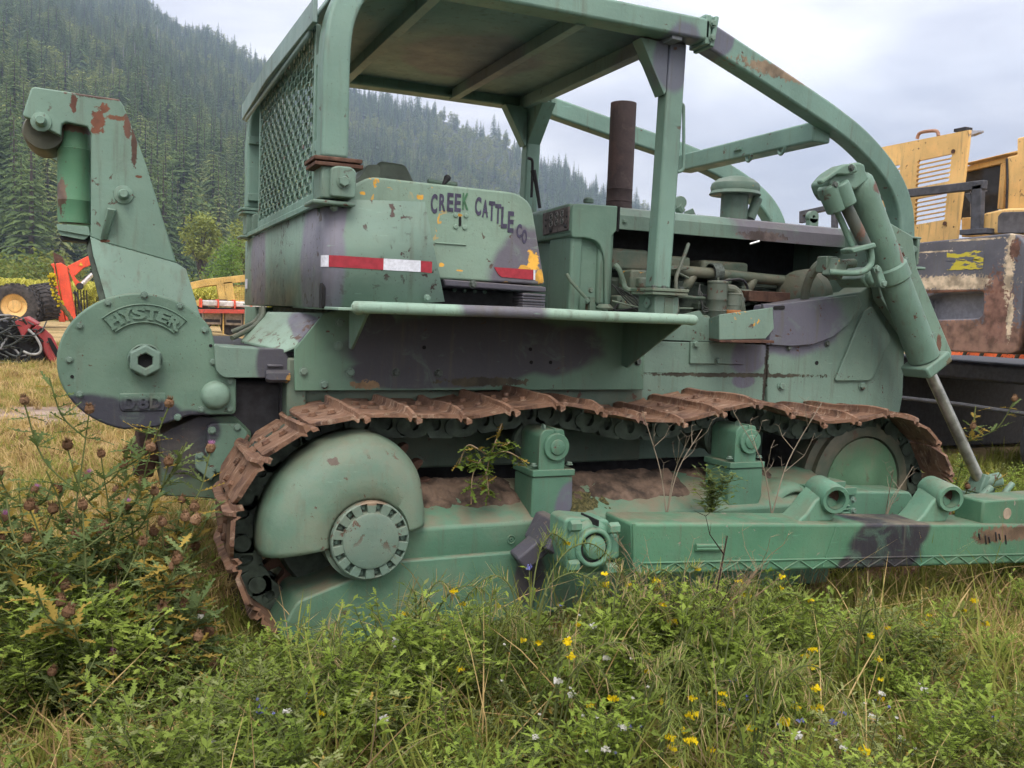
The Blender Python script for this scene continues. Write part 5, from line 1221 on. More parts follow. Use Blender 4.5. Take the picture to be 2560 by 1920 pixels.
# radiator and frames seen behind the door, cab side
b = MB(); b.prism([(7.400,3.616,3.207)[1:], (7.400,2.985,3.251)[1:], (7.400,2.983,3.228)[1:], (7.400,3.137,3.230)[1:], (7.400,3.615,3.197)[1:]], 7.35, 8.2, axis='X'); b.build('cab_roof', m_yel, exc, .01)
b = MB(); b.prism([(7.400,3.624,3.180)[1:], (7.400,3.145,3.210)[1:], (7.400,3.140,3.157)[1:], (7.400,3.619,3.125)[1:]], 7.4, 7.45, axis='X'); b.prism([(7.400,3.199,3.154)[1:], (7.400,3.146,3.158)[1:], (7.400,3.128,2.688)[1:], (7.400,3.198,2.694)[1:]], 7.4, 7.45, axis='X')
b.prism([(7.400,3.619,2.640)[1:], (7.400,3.123,2.635)[1:], (7.400,3.102,2.406)[1:], (7.400,3.601,2.436)[1:]], 7.4, 7.45, axis='X'); b.build('window_frame', m_yel, exc, .008)
m_dglass = simple('dark_glass', (0.035, 0.037, 0.042), 0.15, 0, 0.2, 8, 0)
b = MB(); b.prism([(7.440,3.675,3.136)[1:], (7.440,3.231,3.163)[1:], (7.440,3.223,2.629)[1:], (7.440,3.673,2.629)[1:]], 7.44, 7.46, axis='X'); b.build('cab_window', m_dglass, exc)
for y_ in (440, 480, 520): MB().loft([(7.420,3.558,2.974), (7.420,3.547,2.973), (7.420,3.518,2.652), (7.420,3.529,2.652)], [(7.430,3.566,2.976), (7.430,3.556,2.975), (7.430,3.527,2.653), (7.430,3.537,2.654)]).build('window_bar', m_cwin, exc) if y_ == 440 else MB().loft([(7.420,3.615,2.898), (7.420,3.343,2.905), (7.420,3.342,2.894), (7.420,3.614,2.887)], [(7.430,3.624,2.900), (7.430,3.351,2.907), (7.430,3.350,2.896), (7.430,3.623,2.889)]).build('window_bar', m_cwin, exc) if y_ == 480 else None
b = MB(); b.prism([(7.200,2.978,3.169)[1:], (7.200,2.866,3.179)[1:], (7.200,2.881,3.340)[1:], (7.200,2.663,3.354)[1:], (7.200,2.592,2.558)[1:], (7.200,2.926,2.586)[1:]], 7.2, 8.4, axis='X'); b.build('engine_cover', m_yel, exc, .015)
MB().tube(spline([(7.190,2.965,3.153), (7.190,2.939,2.926), (7.190,2.924,2.653)], 4), .012, 6).build('cable', m_black, exc)
b = MB(); b.prism(rnd([(6.800,2.879,2.576)[1:], (6.800,2.639,2.604)[1:], (6.800,2.304,2.582)[1:], (6.800,2.282,2.338)[1:], (6.800,2.861,2.375)[1:]], [.03, .05, 0, 0, 0]), 6.8, 7.3, axis='X'); fn = b.build('rear_fairing', m_yel, exc, .02)
b = MB(); b.prism(rnd([(6.790,2.684,2.534)[1:], (6.790,2.646,2.567)[1:], (6.790,2.294,2.546)[1:], (6.790,2.276,2.347)[1:], (6.790,2.675,2.373)[1:]], .02), 6.77, 6.81, axis='X'); b.build('step_pad', simple('step_pad_grey', (0.09, 0.085, 0.09), .8, 0, .4, 6, .4), fn, .005)
# dark hand rail
m_rail = simple('rail_grey', (0.058, 0.060, 0.072), 0.6, 0, 0.3, 12, 0.2)
for pts in (([(6.750,4.809,2.825), (6.750,4.137,2.860), (6.750,2.825,2.842)]), ([(6.750,3.956,2.856), (6.750,3.928,2.541)]), ([(6.750,2.902,2.848), (6.750,2.881,2.397)])):
    MB().rect(pts, .06, .11 if len(pts) == 2 else .085, side=(1, 0, 0)).build('hand_rail', m_rail, exc, .008)
MB().loft([(6.750,3.062,2.781), (6.750,2.943,2.769), (6.750,2.929,2.618)], [(6.760,3.070,2.783), (6.760,2.951,2.771), (6.760,2.938,2.619)]).build('rail_gusset', m_rail, exc)
MB().rect([(6.750,5.329,2.665), (6.750,5.339,2.780), (6.750,4.808,2.815), (6.750,4.784,2.544)], .06, .06, side=(1, 0, 0)).build('hand_rail', m_rail, exc, .008)
b = MB(); b.box((6.750,2.881,2.397), (.12, .3, .05)); b.build('rail_foot', m_rail, exc, .005)
# undercarriage in deep shade under the counterweight
b = MB(); b.bx(6.9, 9.4, 1.0, 5.0, .95, 1.12); b.build('slew_frame', m_black, exc, .03)
for y in (1.3, 4.1):
    pts = rnd([(6.6, .08), (6.4, .35), (6.4, .7), (6.6, .98), (9.6, .98), (9.9, .7), (9.9, .35), (9.6, .08)], .12, 4)
    MB().prism(pts, y, y + .7).build('crawler', m_black, exc, .02)
    for k in range(14): MB().bx(6.65 + k * .21, 6.65 + k * .21 + .18, y - .02, y + .72, .98, 1.02).build('crawler_shoe', m_grime, exc, 0)
MB().tube([(6.38, 1.2, .72), (6.36, 2.6, .75), (6.36, 4.6, .73)], .02, 8).build('rock_rail', simple('worn_rail', (.05, .05, .055)), exc)
# ---------------------------------------------------------------- orange machine far behind
om = empty('orange_loader', (12.2, 6.6, 0.05), 'orange machine body glimpsed under the grey counterweight', 'loader')
b = MB(); b.prism(rnd([(5.1, .9), (5.1, 1.25), (6.2, 1.42), (7.4, 1.35), (7.4, .9)], .05), 11.5, 12.8, axis='X'); b.build('body', paint('loader_orange', base=(1.1, 0.2, 0.05), chip=.55), om, .03)
for k in range(5): pipe('hose', [(11.45, 5.4 + .3 * k, 1.3), (11.4, 5.5 + .3 * k, 1.15), (11.44, 5.6 + .3 * k, 1.0)], .03, m_hose, om)
b = MB(); b.bx(11.6, 12.8, 5.0, 7.5, .3, .9); b.build('chassis', m_black, om)
for y_ in (5.2, 7.0): MB().lathe([(.0005, 0), (.3, 0), (.42, .03), (.45, .1), (.45, .35), (.0005, .4)], (11.4, y_, .5), (1, 0, 0), 22).build('wheel', m_black, om)
# ---------------------------------------------------------------- yellow machine seen through the gap by the cowl
ym = empty('yellow_machine', (5.6, 9.4, 0.05), 'yellow louvred machine panel glimpsed between tank and cowl', 'machine')
b = MB(); b.bx(4.2, 6.6, 9.0, 10.4, 1.35, 2.2); b.build('body', m_yel, ym, .04)
for k in range(6): MB().bx(4.9, 5.4, 8.985, 9.02, 1.45 + k * .07, 1.48 + k * .07).build('louvre', m_black, ym)
b = MB(); b.bx(4.3, 6.5, 9.1, 10.3, .5, 1.36); b.build('chassis', m_black, ym, .03)
for x_ in (4.6, 6.2): MB().lathe([(.0005, 0), (.25, 0), (.5, .04), (.55, .12), (.55, .45), (.0005, .5)], (x_, 8.9, .6), (0, 1, 0), 24).build('wheel', m_black, ym)

# ---------------------------------------------------------------- left background
# orange felling head standing on end
Y0 = 42.0
m_org = paint('signal_orange', base=(1.1, 0.12, 0.045), chip=.68, dust=.15)
fh = empty('felling_head', (-2.7, 42.4, 0.05), 'bright orange felling head standing upright on the dry grass', 'attachment')
b = MB(); b.prism(rnd([(-3.268,2.880), (-3.056,2.935), (-2.804,2.777), (-2.433,0.432), (-2.649,0.360), (-2.864,0.353)], .05), Y0, Y0 + .9); fm = b.build('mast', m_org, fh, .03)
b = MB(); b.prism([(-3.455,2.844), (-3.321,2.895), (-3.225,2.322), (-2.879,0.290), (-3.112,0.283), (-3.304,1.203), (-3.321,2.617)], Y0 - .15, Y0 + .5); b.build('mast_flange', m_org, fh, .02)
b = MB(); b.prism([(-3.364,3.387), (-3.017,3.216), (-2.882,2.859), (-3.326,2.919)], Y0 + .1, Y0 + .5); b.build('worn_blade', m_rust_dark, fh, .02)
b = MB(); b.prism(rnd([(-2.804,2.799), (-1.922,3.325), (-1.764,3.357), (-1.763,2.944), (-2.158,2.748), (-2.472,2.407), (-2.551,2.359)], .04), Y0 + .2, Y0 + .6); b.build('boom', m_org, fh, .02)
MB().prism(rnd([(-2.765,2.650), (-2.629,2.528), (-2.394,2.194), (-2.138,1.990), (-2.158,1.858), (-2.355,1.827), (-2.472,1.930)], .05), Y0 + .1, Y0 + .3).build('link_arm', m_org, fh, .02)
MB().tube([(-2.178,42.000,2.031), (-1.763,42.000,2.487)], .10, 12).build('cylinder_rod', simple('silver_rod', (.6, .6, .6), .3, .6), fh)
MB().lathe([(.0005, -.05), (.13, -.05), (.16, .0), (.16, .2)], (-2.284,42.000,1.917), n=16).build('pivot_pin', m_black, fh)
MB().prism([(-2.328,2.852), (-2.250,2.995), (-2.155,2.862)], Y0 + .15, Y0 + .19).build('warning_sign', simple('warning_yellow', (.6, .42, .04)), fh)
for k in range(6): pipe('cage_bar', [(-2.551,42.000,1.580), (-2.433,42.000,1.620), (-2.236,42.000,0.810)], .05, m_black, fh, 3, 6) if k == 0 else MB().tube([(-2.55 + .12 * k, 42.3, .35), (-2.62 + .12 * k, 42.3, 1.75)], .03, 6).build('cage_bar', m_black, fh)
# two big loader tyres
m_tyre = simple('tyre_rubber', (0.032, 0.030, 0.032), 0.85, 0, 0.35, 6, 0.6, c2=(.075, .065, .06))
def tyre(name, c, r, w, axis, label, rim):
    t = empty(name, (c[0], c[1], c[2] - r), label, 'tyre', 'worn loader tyres in the yard')
    A_ = Vector(axis).normalized()
    b = MB(); b.lathe([(r * .52, -w * .42), (r * .70, -w * .5), (r * .90, -w * .47), (r * .97, -w * .40), (r * .97, w * .40), (r * .90, w * .47), (r * .70, w * .5), (r * .52, w * .42)], c, axis, 40); b.build('casing', m_tyre, t)
    b = MB(); u = Vector((0, 0, 1)); wv = A_.cross(u).normalized(); u = wv.cross(A_)
    for k in range(26):
        a = 2 * pi * k / 26
        for s_ in (-1, 1):
            d = u * cos(a + s_ * .06) + wv * sin(a + s_ * .06); tt = -u * sin(a) + wv * cos(a)
            cc = Vector(c) + d * r * .985 + A_ * s_ * w * .24
            b.add(obox(cc, d, (tt + A_ * s_ * .5).normalized(), A_, r * .07, r * .10, w * .46), BF)
    tag(b.build('tread', m_tyre, t), None, None, kind='stuff')
    if rim:
        b = MB(); b.lathe([(r * .54, -w * .46), (r * .52, -w * .38), (r * .45, -w * .30), (r * .28, -w * .12), (r * .26, -w * .2), (r * .1, -w * .22), (.001, -w * .22)], c, axis, 32); b.build('rim', m_yel, t)
    return t
tyre('loader_tyre', (-4.676,40.000,0.950), .95, .62, (.12, 1, 0), 'big loader tyre with yellow rim lying at the field edge', True)
tyre('loader_tyre', (-3.688,41.000,1.148), .80, .8, (.9, .5, .2), 'bare black chunky tyre leaning beside the orange felling head', False)
# red processor head with a tangle of hoses
Yh = 17.0
rh = empty('processor_head', (-2.6, 17.5, 0.05), 'dented red processor head with tangled black hoses on straw', 'attachment')
m_red = paint('dull_red', base=(0.45, 0.06, 0.065), chip=.6, dust=.3, chipc=(.16, .09, .06))
b = MB(); b.prism([(-2.689,0.903), (-2.486,1.005), (-2.264,0.858), (-2.384,0.816), (-2.436,0.738), (-2.555,0.562), (-2.589,0.676)], Yh, Yh + .8); b.build('upper_plate', m_red, rh, .02)
b = MB(); b.loft([(-2.282,17.000,0.858), (-2.144,17.000,0.765), (-2.015,17.000,0.633), (-1.814,17.000,0.207), (-1.788,17.000,0.129), (-1.823,17.000,-0.029), (-1.989,17.000,0.028), (-2.094,17.000,0.183), (-2.171,17.000,0.357), (-2.196,17.000,0.551), (-2.385,17.000,0.758)], [(v[0] - .1, Yh + .5, v[2]) for v in ((-2.282,17.000,0.858), (-2.144,17.000,0.765), (-2.015,17.000,0.633), (-1.814,17.000,0.207), (-1.788,17.000,0.129), (-1.823,17.000,-0.029), (-1.989,17.000,0.028), (-2.094,17.000,0.183), (-2.171,17.000,0.357), (-2.196,17.000,0.551), (-2.385,17.000,0.758))]); fr = b.build('side_frame', m_red, rh, .012)
MB().prism(rnd([(-2.109,0.592), (-2.048,0.594), (-1.883,0.266), (-1.884,0.197), (-1.945,0.196), (-2.040,0.380)], .02), Yh - .012, Yh + .01).build('frame_opening', m_hole, fr)
MB().prism([(-2.281,0.733), (-2.220,0.793), (-2.143,0.756), (-2.212,0.687)], Yh - .012, Yh + .01).build('frame_opening', m_hole, fr)
b = MB(); b.prism([(-3.305,0.896), (-2.715,0.915), (-2.233,0.439), (-2.146,0.105), (-2.633,0.059), (-3.311,0.050)], Yh + .3, Yh + 1.2); b.build('core', m_black, rh, .03)
hr = random.Random(3)
for k in range(34):
    x = hr.uniform(-3.35, -2.35); z = hr.uniform(.2, .85)
    pts = [(x, Yh + hr.uniform(-.05, .3), z)]
    for q in range(4): pts.append((max(-3.6, min(-2.1, pts[-1][0] + hr.uniform(-.35, .35))), Yh + hr.uniform(-.15, .25), max(.1, min(1.0, pts[-1][2] + hr.uniform(-.3, .3)))))
    pipe('hose', pts, hr.choice((.014, .018, .022)), m_hose if k % 5 else simple('grey_hose', (.2, .2, .2)), rh, 5, 6)
pipe('hose', [(-2.445,16.900,0.760), (-2.310,16.900,0.610), (-2.216,16.900,0.400), (-2.259,16.900,0.283), (-2.396,16.900,0.262), (-2.531,16.900,0.317)], .024, simple('pale_hose', (.3, .3, .29)), rh, 6, 8)
# mullein stalk with yellow tip leaning over in front
ms = empty('mullein_stalk', (-1.62, 9.0, 0.05), 'tall mullein seed stalk with yellow flowers leaning behind the winch', 'plant')
m_mull = leafmat('mullein_brown', (0.10, 0.085, 0.045), (0.17, 0.15, 0.08), 0)
sp_ = spline([(-1.216,6.000,1.140), (-1.269,6.000,1.251), (-1.350,6.000,1.374), (-1.393,6.000,1.461), (-1.405,6.000,1.549), (-1.417,6.000,1.628)], 8)
tag(MB().tube(sp_, [.020 + .004 * sin(i * 2.1) for i in range(len(sp_))], 8).build('stalk', m_mull, ms), None, None)
ms.location = (sp_[0].x, 6.0, .05); ms.children[0].matrix_parent_inverse = Matrix.Translation(-ms.location)
b = MB()
for k in range(60):
    p_ = sp_[-1 - int(hr.random() ** 1.7 * 26)]; d = Vector((hr.gauss(0, 1), hr.gauss(0, 1), hr.gauss(0, 1))).normalized()
    b.box(p_ + d * .026, (.02, .02, .012), (hr.random() * 3, hr.random() * 3, 0))
tag(b.build('flowers', leafmat('mullein_yellow', (.45, .33, .02), (.6, .48, .05), .2), ms), None, None, kind='stuff')
# yellow skidder frame and red trailer beyond the winch
Ys = 40.0
sk = empty('log_skidder', (4.2, 40.6, 0.05), 'faded yellow skidder frame with mesh guard behind the red trailer', 'skidder')
m_fy = paint('faded_yellow', base=(0.8, 0.52, 0.14), chip=.6)
for nm, pts, h in (('boom', [(2.266,40.000,2.108), (2.917,40.000,2.293), (4.809,40.000,2.607)], .32), ('boom_link', [(2.308,40.200,2.072), (3.377,40.200,2.278)], .2), ('post', [(3.567,40.000,2.284), (3.710,40.000,1.510)], .35), ('post', [(3.883,40.000,2.386), (4.064,40.000,1.408)], .42), ('deck_beam', [(2.273,40.000,1.337), (4.825,40.000,1.467)], .25)):
    MB().rect(pts, .3, h).build(nm, m_fy, sk, .02)
b = MB()
for k in range(11): b.tube([(4.051,40.000,2.365), (4.063,40.000,1.466)] if k == 0 else [(4.17 + k * .075, 40, 1.35), (4.17 + k * .075, 40, 2.25)], .014, 5)
for k in range(13): b.tube([(4.15, 40, 1.35 + k * .075), (4.95, 40, 1.35 + k * .075)], .014, 5)
tag(b.build('mesh_guard', m_fy, sk, fix=False), None, None, kind='stuff')
MB().cyl((3.018,39.800,1.425), (3.845,39.800,1.458), .12, n=12).build('roller', m_rust_dark, sk)
b = MB(); b.bx(2.3, 5.1, 40.3, 41.6, .5, 1.2); b.build('chassis', m_black, sk, .03)
for x_ in (2.7, 4.6): MB().lathe([(.0005, 0), (.3, 0), (.6, .05), (.66, .15), (.66, .5), (.0005, .5)], (x_, 40.2, .72), (0, 1, 0), 26).build('wheel', m_tyre, sk)
tr_ = empty('flat_trailer', (4.3, 36.6, 0.05), 'red flat trailer carrying wrapped white bundles and parts bins', 'trailer')
MB().rect([(2.256,36.000,1.035), (4.563,36.000,1.101)], .9, .16).build('deck', paint('trailer_red', base=(.7, .09, .06), chip=.55), tr_, .01)
for k in range(4):
    x0 = (2.427,36.000,1.260)[0] + k * .66; b = MB()
    b.bx(x0, x0 + .62, 35.7, 36.5, 1.26, 1.50); b.build('wrapped_bundle', simple('white_wrap', (.50, .48, .46), .5, 0, .3, 5, .5), tr_, .05, 3)
    MB().bx(x0 - .05, x0 + .0, 35.6, 36.55, 1.2, 1.56).build('stake', m_org, tr_)
for k in range(3):
    x0 = (2.531,36.000,0.846)[0] + k * .85; b = MB()
    b.bx(x0, x0 + .7, 36.0, 36.9, .5, 1.06); b.build('parts_bin', simple('bin_grey', (.30, .25, .2), .8, 0, .4, 4, .4), tr_, .02)
    MB().bx(x0 + .05, x0 + .64, 35.98, 36.02, .6, .72).build('bin_slot', m_black, tr_); MB().bx(x0 + .74, x0 + .80, 35.9, 36.0, .1, 1.1).build('leg', m_fy, tr_)
for x_ in (3.6, 5.1): MB().lathe([(.0005, 0), (.2, 0), (.34, .03), (.36, .1), (.36, .22), (.0005, .25)], (x_, 36.3, .42), (0, 1, 0), 22).build('wheel', m_tyre, tr_)

# ================================================================== terrain, forest, field, weeds
FW = Vector((0.40614, 0.91381)); RT = Vector((0.91381, -0.40614))
def uv_of(x, y):
    d = Vector((x - CAM.x, y - CAM.y)); v = d.dot(FW); return (d.dot(RT) / v if v > 1 else 0.0), v
def xy_of(u, v):
    p = Vector((CAM.x, CAM.y)) + FW * v + RT * (u * v); return p.x, p.y
def interp(tab, x):
    if x <= tab[0][0]: return tab[0][1]
    for (a, p), (b, q) in zip(tab, tab[1:]):
        if x <= b:
            t = (x - a) / (b - a); t = t * t * (3 - 2 * t); return p + (q - p) * t
    return tab[-1][1]
RIDGE = [(-2.0, 520), (-.7, 480), (-.57, 452), (-.44, 398), (-.36, 352), (-.265, 312), (-.183, 278), (-.10, 258), (-.03, 232), (.038, 190), (.10, 160), (.151, 138), (.22, 108), (.33, 80), (.5, 52), (.9, 40), (2, 40)]
FOOT = [(-2, 120), (-.57, 175), (-.44, 200), (-.30, 245), (-.18, 420), (0, 620), (.15, 760), (.4, 850), (2, 900)]
V1 = 1230.0
def base_h(x, y): return 0.04 + 0.03 * noise.noise((x * .9, y * .9, 0)) + 0.02 * noise.noise((x * 2.7, y * 2.7, 3))
def hill_h(u, v):
    v0 = interp(FOOT, u); zr = interp(RIDGE, u)
    if v <= v0: return 0.0
    if v <= V1:
        t = (v - v0) / (V1 - v0); z = zr * (0.92 * t + 0.08 * t * t)
        return z + 16 * noise.noise((u * 7, v * .006, 1.3)) * min(1, t * 3) * max(0.2, 1 - t)
    return max(0.0, zr - (v - V1) * 0.25)
# ---- ground: one sheet, fine near the camera, coarse far out
def ground_mat():
    t = NT('yard_ground')
    pos = t.node('ShaderNodeNewGeometry').outputs['Position']
    n = t.noise(0.35, 4, vec=pos); n2 = t.noise(2.6, 5, .65, vec=pos); n3 = t.noise(22, 4, .7, vec=pos)
    straw = t.mix(t.ramp(n2, .3, .7), (0.26, 0.18, 0.082), (0.44, 0.32, 0.16))
    dirt = t.mix(t.ramp(n2, .3, .7), (0.20, 0.145, 0.115), (0.34, 0.26, 0.215))
    green = t.mix(t.ramp(n2, .3, .7), (0.045, 0.055, 0.02), (0.09, 0.10, 0.035))
    c = t.mix(t.ramp(n, .42, .60), straw, t.mix(.6, green, straw))
    sx = t.node('ShaderNodeSeparateXYZ', {0: pos})
    # wheel-worn dirt track running past the winch
    w = t.math('ADD', t.math('ABSOLUTE', t.math('SUBTRACT', sx.outputs[1], 8.3)), t.math('MULTIPLY', t.math('SUBTRACT', n2, .5), 2.2))
    c = t.mix(t.math('MULTIPLY', t.ramp(w, .7, 1.7, 1, 0), t.ramp(sx.outputs[0], -1.2, 1.0, 1, 0)), c, dirt)
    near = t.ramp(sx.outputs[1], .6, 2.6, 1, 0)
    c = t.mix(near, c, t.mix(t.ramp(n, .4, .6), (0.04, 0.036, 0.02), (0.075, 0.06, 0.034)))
    h = t.math('ADD', n3, n2)
    t.principled(c, .95, 0, t.bump(h, .6, .03), .1)
    return t.m
xs = [-2600, -1500, -800, -400, -200, -110, -60, -35, -20, -12, -8, -6] + [-5 + .25 * k for k in range(53)] + [9, 11, 14, 20, 35, 60, 120, 300, 800, 1600, 2600]
ys = [-60, -30, -15, -8, -5] + [-4 + .25 * k for k in range(57)] + [11, 12, 13.5, 15, 17, 20, 24, 30, 38, 48, 60, 80, 120, 200, 400, 900, 1700, 3000]
vs = [(x, y, base_h(x, y)) for y in ys for x in xs]; nx_ = len(xs)
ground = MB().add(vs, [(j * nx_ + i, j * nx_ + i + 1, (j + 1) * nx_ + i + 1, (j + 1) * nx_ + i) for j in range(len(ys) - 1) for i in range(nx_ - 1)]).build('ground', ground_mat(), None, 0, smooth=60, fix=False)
ground['kind'] = 'structure'
# ---- mountainside
us = [-2.2, -1.6, -1.2, -.95] + [-.8 + .025 * k for k in range(61)] + [.8, 1.0, 1.4, 2.0]
vv = [80, 120, 150, 175, 200, 225, 250, 280, 320, 360, 400, 450, 500, 560, 620, 700, 780, 860, 940, 1020, 1100, 1170, 1230, 1300, 1500, 1800]
vs = []
for v in vv:
    for u in us:
        x, y = xy_of(u, v); vs.append((x, y, hill_h(u, v) - (0.3 if hill_h(u, v) < .5 else 0)))
nu = len(us)
hill = MB().add(vs, [(j * nu + i, j * nu + i + 1, (j + 1) * nu + i + 1, (j + 1) * nu + i) for j in range(len(vv) - 1) for i in range(nu - 1)]).build('hillside', simple('forest_floor', (.045, .055, .03), .95, 0, .4, .05, 0), None, 0, smooth=80, fix=False)
hill['kind'] = 'structure'

# ---- scatter helper: instances of a few plant meshes on given points (for what nobody could count)
def scatter(name, pts, meshes, label, cat):
    """pts: (x, y, z, scale, rotation z, tilt, template index)"""
    tc_ = bpy.data.collections.new(name + '_templates')
    for k, me in enumerate(meshes):
        tc_.objects.link(bpy.data.objects.new('%s_template_%02d' % (name, k), me))
    me = bpy.data.meshes.new(name); me.from_pydata([p[:3] for p in pts], [], [])
    a = me.attributes.new('scl', 'FLOAT_VECTOR', 'POINT'); a.data.foreach_set('vector', [c for p in pts for c in (p[3] * (p[7] if len(p) > 7 else 1), p[3] * (p[7] if len(p) > 7 else 1), p[3])])
    a = me.attributes.new('rot', 'FLOAT_VECTOR', 'POINT'); a.data.foreach_set('vector', [c for p in pts for c in (p[5], p[5] * .7, p[4])])
    a = me.attributes.new('idx', 'INT', 'POINT'); a.data.foreach_set('value', [p[6] for p in pts])
    o = bpy.data.objects.new(name, me); col.objects.link(o)
    ng = bpy.data.node_groups.new(name + '_scatter', 'GeometryNodeTree')
    ng.interface.new_socket('Geometry', in_out='INPUT', socket_type='NodeSocketGeometry')
    ng.interface.new_socket('Geometry', in_out='OUTPUT', socket_type='NodeSocketGeometry')
    N, Lk = ng.nodes, ng.links
    gi, go = N.new('NodeGroupInput'), N.new('NodeGroupOutput')
    ci = N.new('GeometryNodeCollectionInfo'); ci.inputs['Collection'].default_value = tc_; ci.inputs['Separate Children'].default_value = True; ci.inputs['Reset Children'].default_value = True
    ip = N.new('GeometryNodeInstanceOnPoints'); ip.inputs['Pick Instance'].default_value = True
    def attr(nm, ty):
        n = N.new('GeometryNodeInputNamedAttribute'); n.data_type = ty; n.inputs['Name'].default_value = nm; return [s for s in n.outputs if s.enabled and s.name == 'Attribute'][0]
    Lk.new(gi.outputs[0], ip.inputs['Points']); Lk.new(ci.outputs[0], ip.inputs['Instance'])
    Lk.new(attr('idx', 'INT'), ip.inputs['Instance Index']); Lk.new(attr('rot', 'FLOAT_VECTOR'), ip.inputs['Rotation']); Lk.new(attr('scl', 'FLOAT_VECTOR'), ip.inputs['Scale'])
    Lk.new(ip.outputs[0], go.inputs[0])
    m = o.modifiers.new('scatter', 'NODES'); m.node_group = ng
    return tag(o, label, cat, kind='stuff')

# ---- trees
m_bark = simple('bark', (.075, .058, .045), .9, 0, .4, 8, .6)
m_fir = leafmat('fir_needles', (.055, .095, .040), (.19, .255, .095), .2, .03)
m_fir2 = leafmat('cedar_needles', (.12, .165, .055), (.28, .31, .12), .2, .03)
m_leafy = leafmat('birch_leaves', (.15, .20, .05), (.34, .36, .12), .25, .03)
m_brown = leafmat('dying_needles', (.075, .06, .038), (.13, .105, .06), .1)
m_snag = simple('bleached_wood', (.32, .30, .28), .9, 0, .2, 4, .2)
def conifer(seed, levels, rad, needle, per=7, ex=.85):
    """unit-height conifer: crown of drooping ragged boughs; returns crown and trunk builders"""
    r = random.Random(seed); c = MB(); tk = MB()
    tk.tube([(0, 0, -.05), (.004 * r.uniform(-1, 1), 0, .4), (0, 0, .97)], [.016, .011, .002], 6)
    low = r.uniform(.10, .22)
    for k in range(levels):
        t = (k + r.random() * .5) / levels; z = low + (1 - low) * t
        R_ = rad * (1 - t) ** ex * r.uniform(.72, 1.15) + .008
        n = max(4, int(per * (1 - t * .4)))
        a0_ = r.random() * 6.28
        for q in range(n):
            if r.random() < .10: continue
            a = a0_ + 2 * pi * q / n + r.uniform(-.3, .3); L = R_ * r.uniform(.65, 1.15)
            d = Vector((cos(a), sin(a), 0)); s_ = Vector((-sin(a), cos(a), 0))
            dr = -L * r.uniform(.25, .6); w = L * r.uniform(.17, .28)
            p0 = Vector((0, 0, z)); p1 = d * L * .55 + Vector((0, 0, z + dr * .25)); p2 = d * L + Vector((0, 0, z + dr))
            c.add([p0, p1 + s_ * w + Vector((0, 0, -w * .35)), p2, p1 - s_ * w + Vector((0, 0, -w * .35)), p1 + Vector((0, 0, w * .1))], [(0, 1, 4), (1, 2, 4), (2, 3, 4), (3, 0, 4)])
            for e in range(4):
                f_ = r.uniform(.45, .95); b0 = d * L * f_ + Vector((0, 0, z + dr * f_ * f_)); sd = 1 if e % 2 else -1
                tip = b0 + (s_ * sd * .8 + d * .5).normalized() * L * .32 + Vector((0, 0, -L * .22))
                c.add([b0, b0 + d * L * .14, tip], [(0, 1, 2)])
    return c, tk
def finish(mb, mats, name):
    me = mb.mesh(name)
    for m in mats: me.materials.append(m)
    return me
def blob_tree(seed, n, mat, rx=.22, rz=.38, zc=.6, leaf=.022, clumps=16):
    r = random.Random(seed); c = MB(); tk = MB()
    tk.tube([(0, 0, -.03), (.01, .0, .3), (.02, .01, .62)], [.018, .013, .006], 6)
    cl = []
    for k in range(clumps):
        while True:
            p = Vector((r.uniform(-1, 1), r.uniform(-1, 1), r.uniform(-1, 1)))
            if .25 < p.length < 1: break
        p = Vector((p.x * rx, p.y * rx, zc + p.z * rz)); cl.append((p, r.uniform(.30, .55) * rx * 1.3))
        tk.tube([(0.012, 0, max(.15, p.z * .55)), p], [.006, .002], 4)
    for k in range(n):
        p, R_ = cl[k % clumps]; d = Vector((r.gauss(0, 1), r.gauss(0, 1), r.gauss(0, .8))); d = d.normalized() * R_ * r.random() ** .35
        q = p + d; s = leaf * r.uniform(.6, 1.4)
        e = Euler((r.uniform(-.9, .9), r.uniform(-.9, .9), r.uniform(0, 6.3))).to_matrix()
        c.add([q + e @ Vector(v) * s for v in ((-1, 0, 0), (0, -.55, .1), (1.1, 0, -.15), (0, .55, .1))], [(0, 1, 2, 3)])
    return c, tk
tree_src = []
for k in range(5): tree_src.append(conifer(20 + k, 30 - 3 * (k % 3), .125 + .022 * (k % 4), None, 8, (.85, .65, 1.0, .75, .55)[k]) + (m_fir,))
for k in range(3): tree_src.append(conifer(40 + k, 22, .16 + .02 * k, None, 8, .5) + (m_fir2,))
for k in range(2): tree_src.append(blob_tree(60 + k, 420, None, .20, .36, .58, .034, 12) + (m_leafy,))
tree_src.append(conifer(70, 11, .11, None, 5) + (m_brown,))
sn = MB(); sn.tube([(0, 0, 0), (.005, 0, .5), (0, .004, 1)], [.012, .008, .002], 5)
for k in range(7): a = k * 2.1; sn.tube([(0, 0, .45 + .07 * k), (.06 * cos(a), .06 * sin(a), .48 + .07 * k)], [.003, .001], 3)
crowns = [finish(c, [m], 'crown') for c, t, m in tree_src]; trunks = [finish(t, [m_bark], 'trunk') for c, t, m in tree_src]
wholes = []
for c, t, m in tree_src:
    w = MB(); w.v = list(c.v); w.f = list(c.f); w.mi = [0] * len(c.f); w.add(t.v, t.f, 1); wholes.append(finish(w, [m, m_bark], 'conifer'))
wholes.append(finish(sn, [m_snag], 'snag'))
tr = random.Random(11); forest = []
v = 178.0
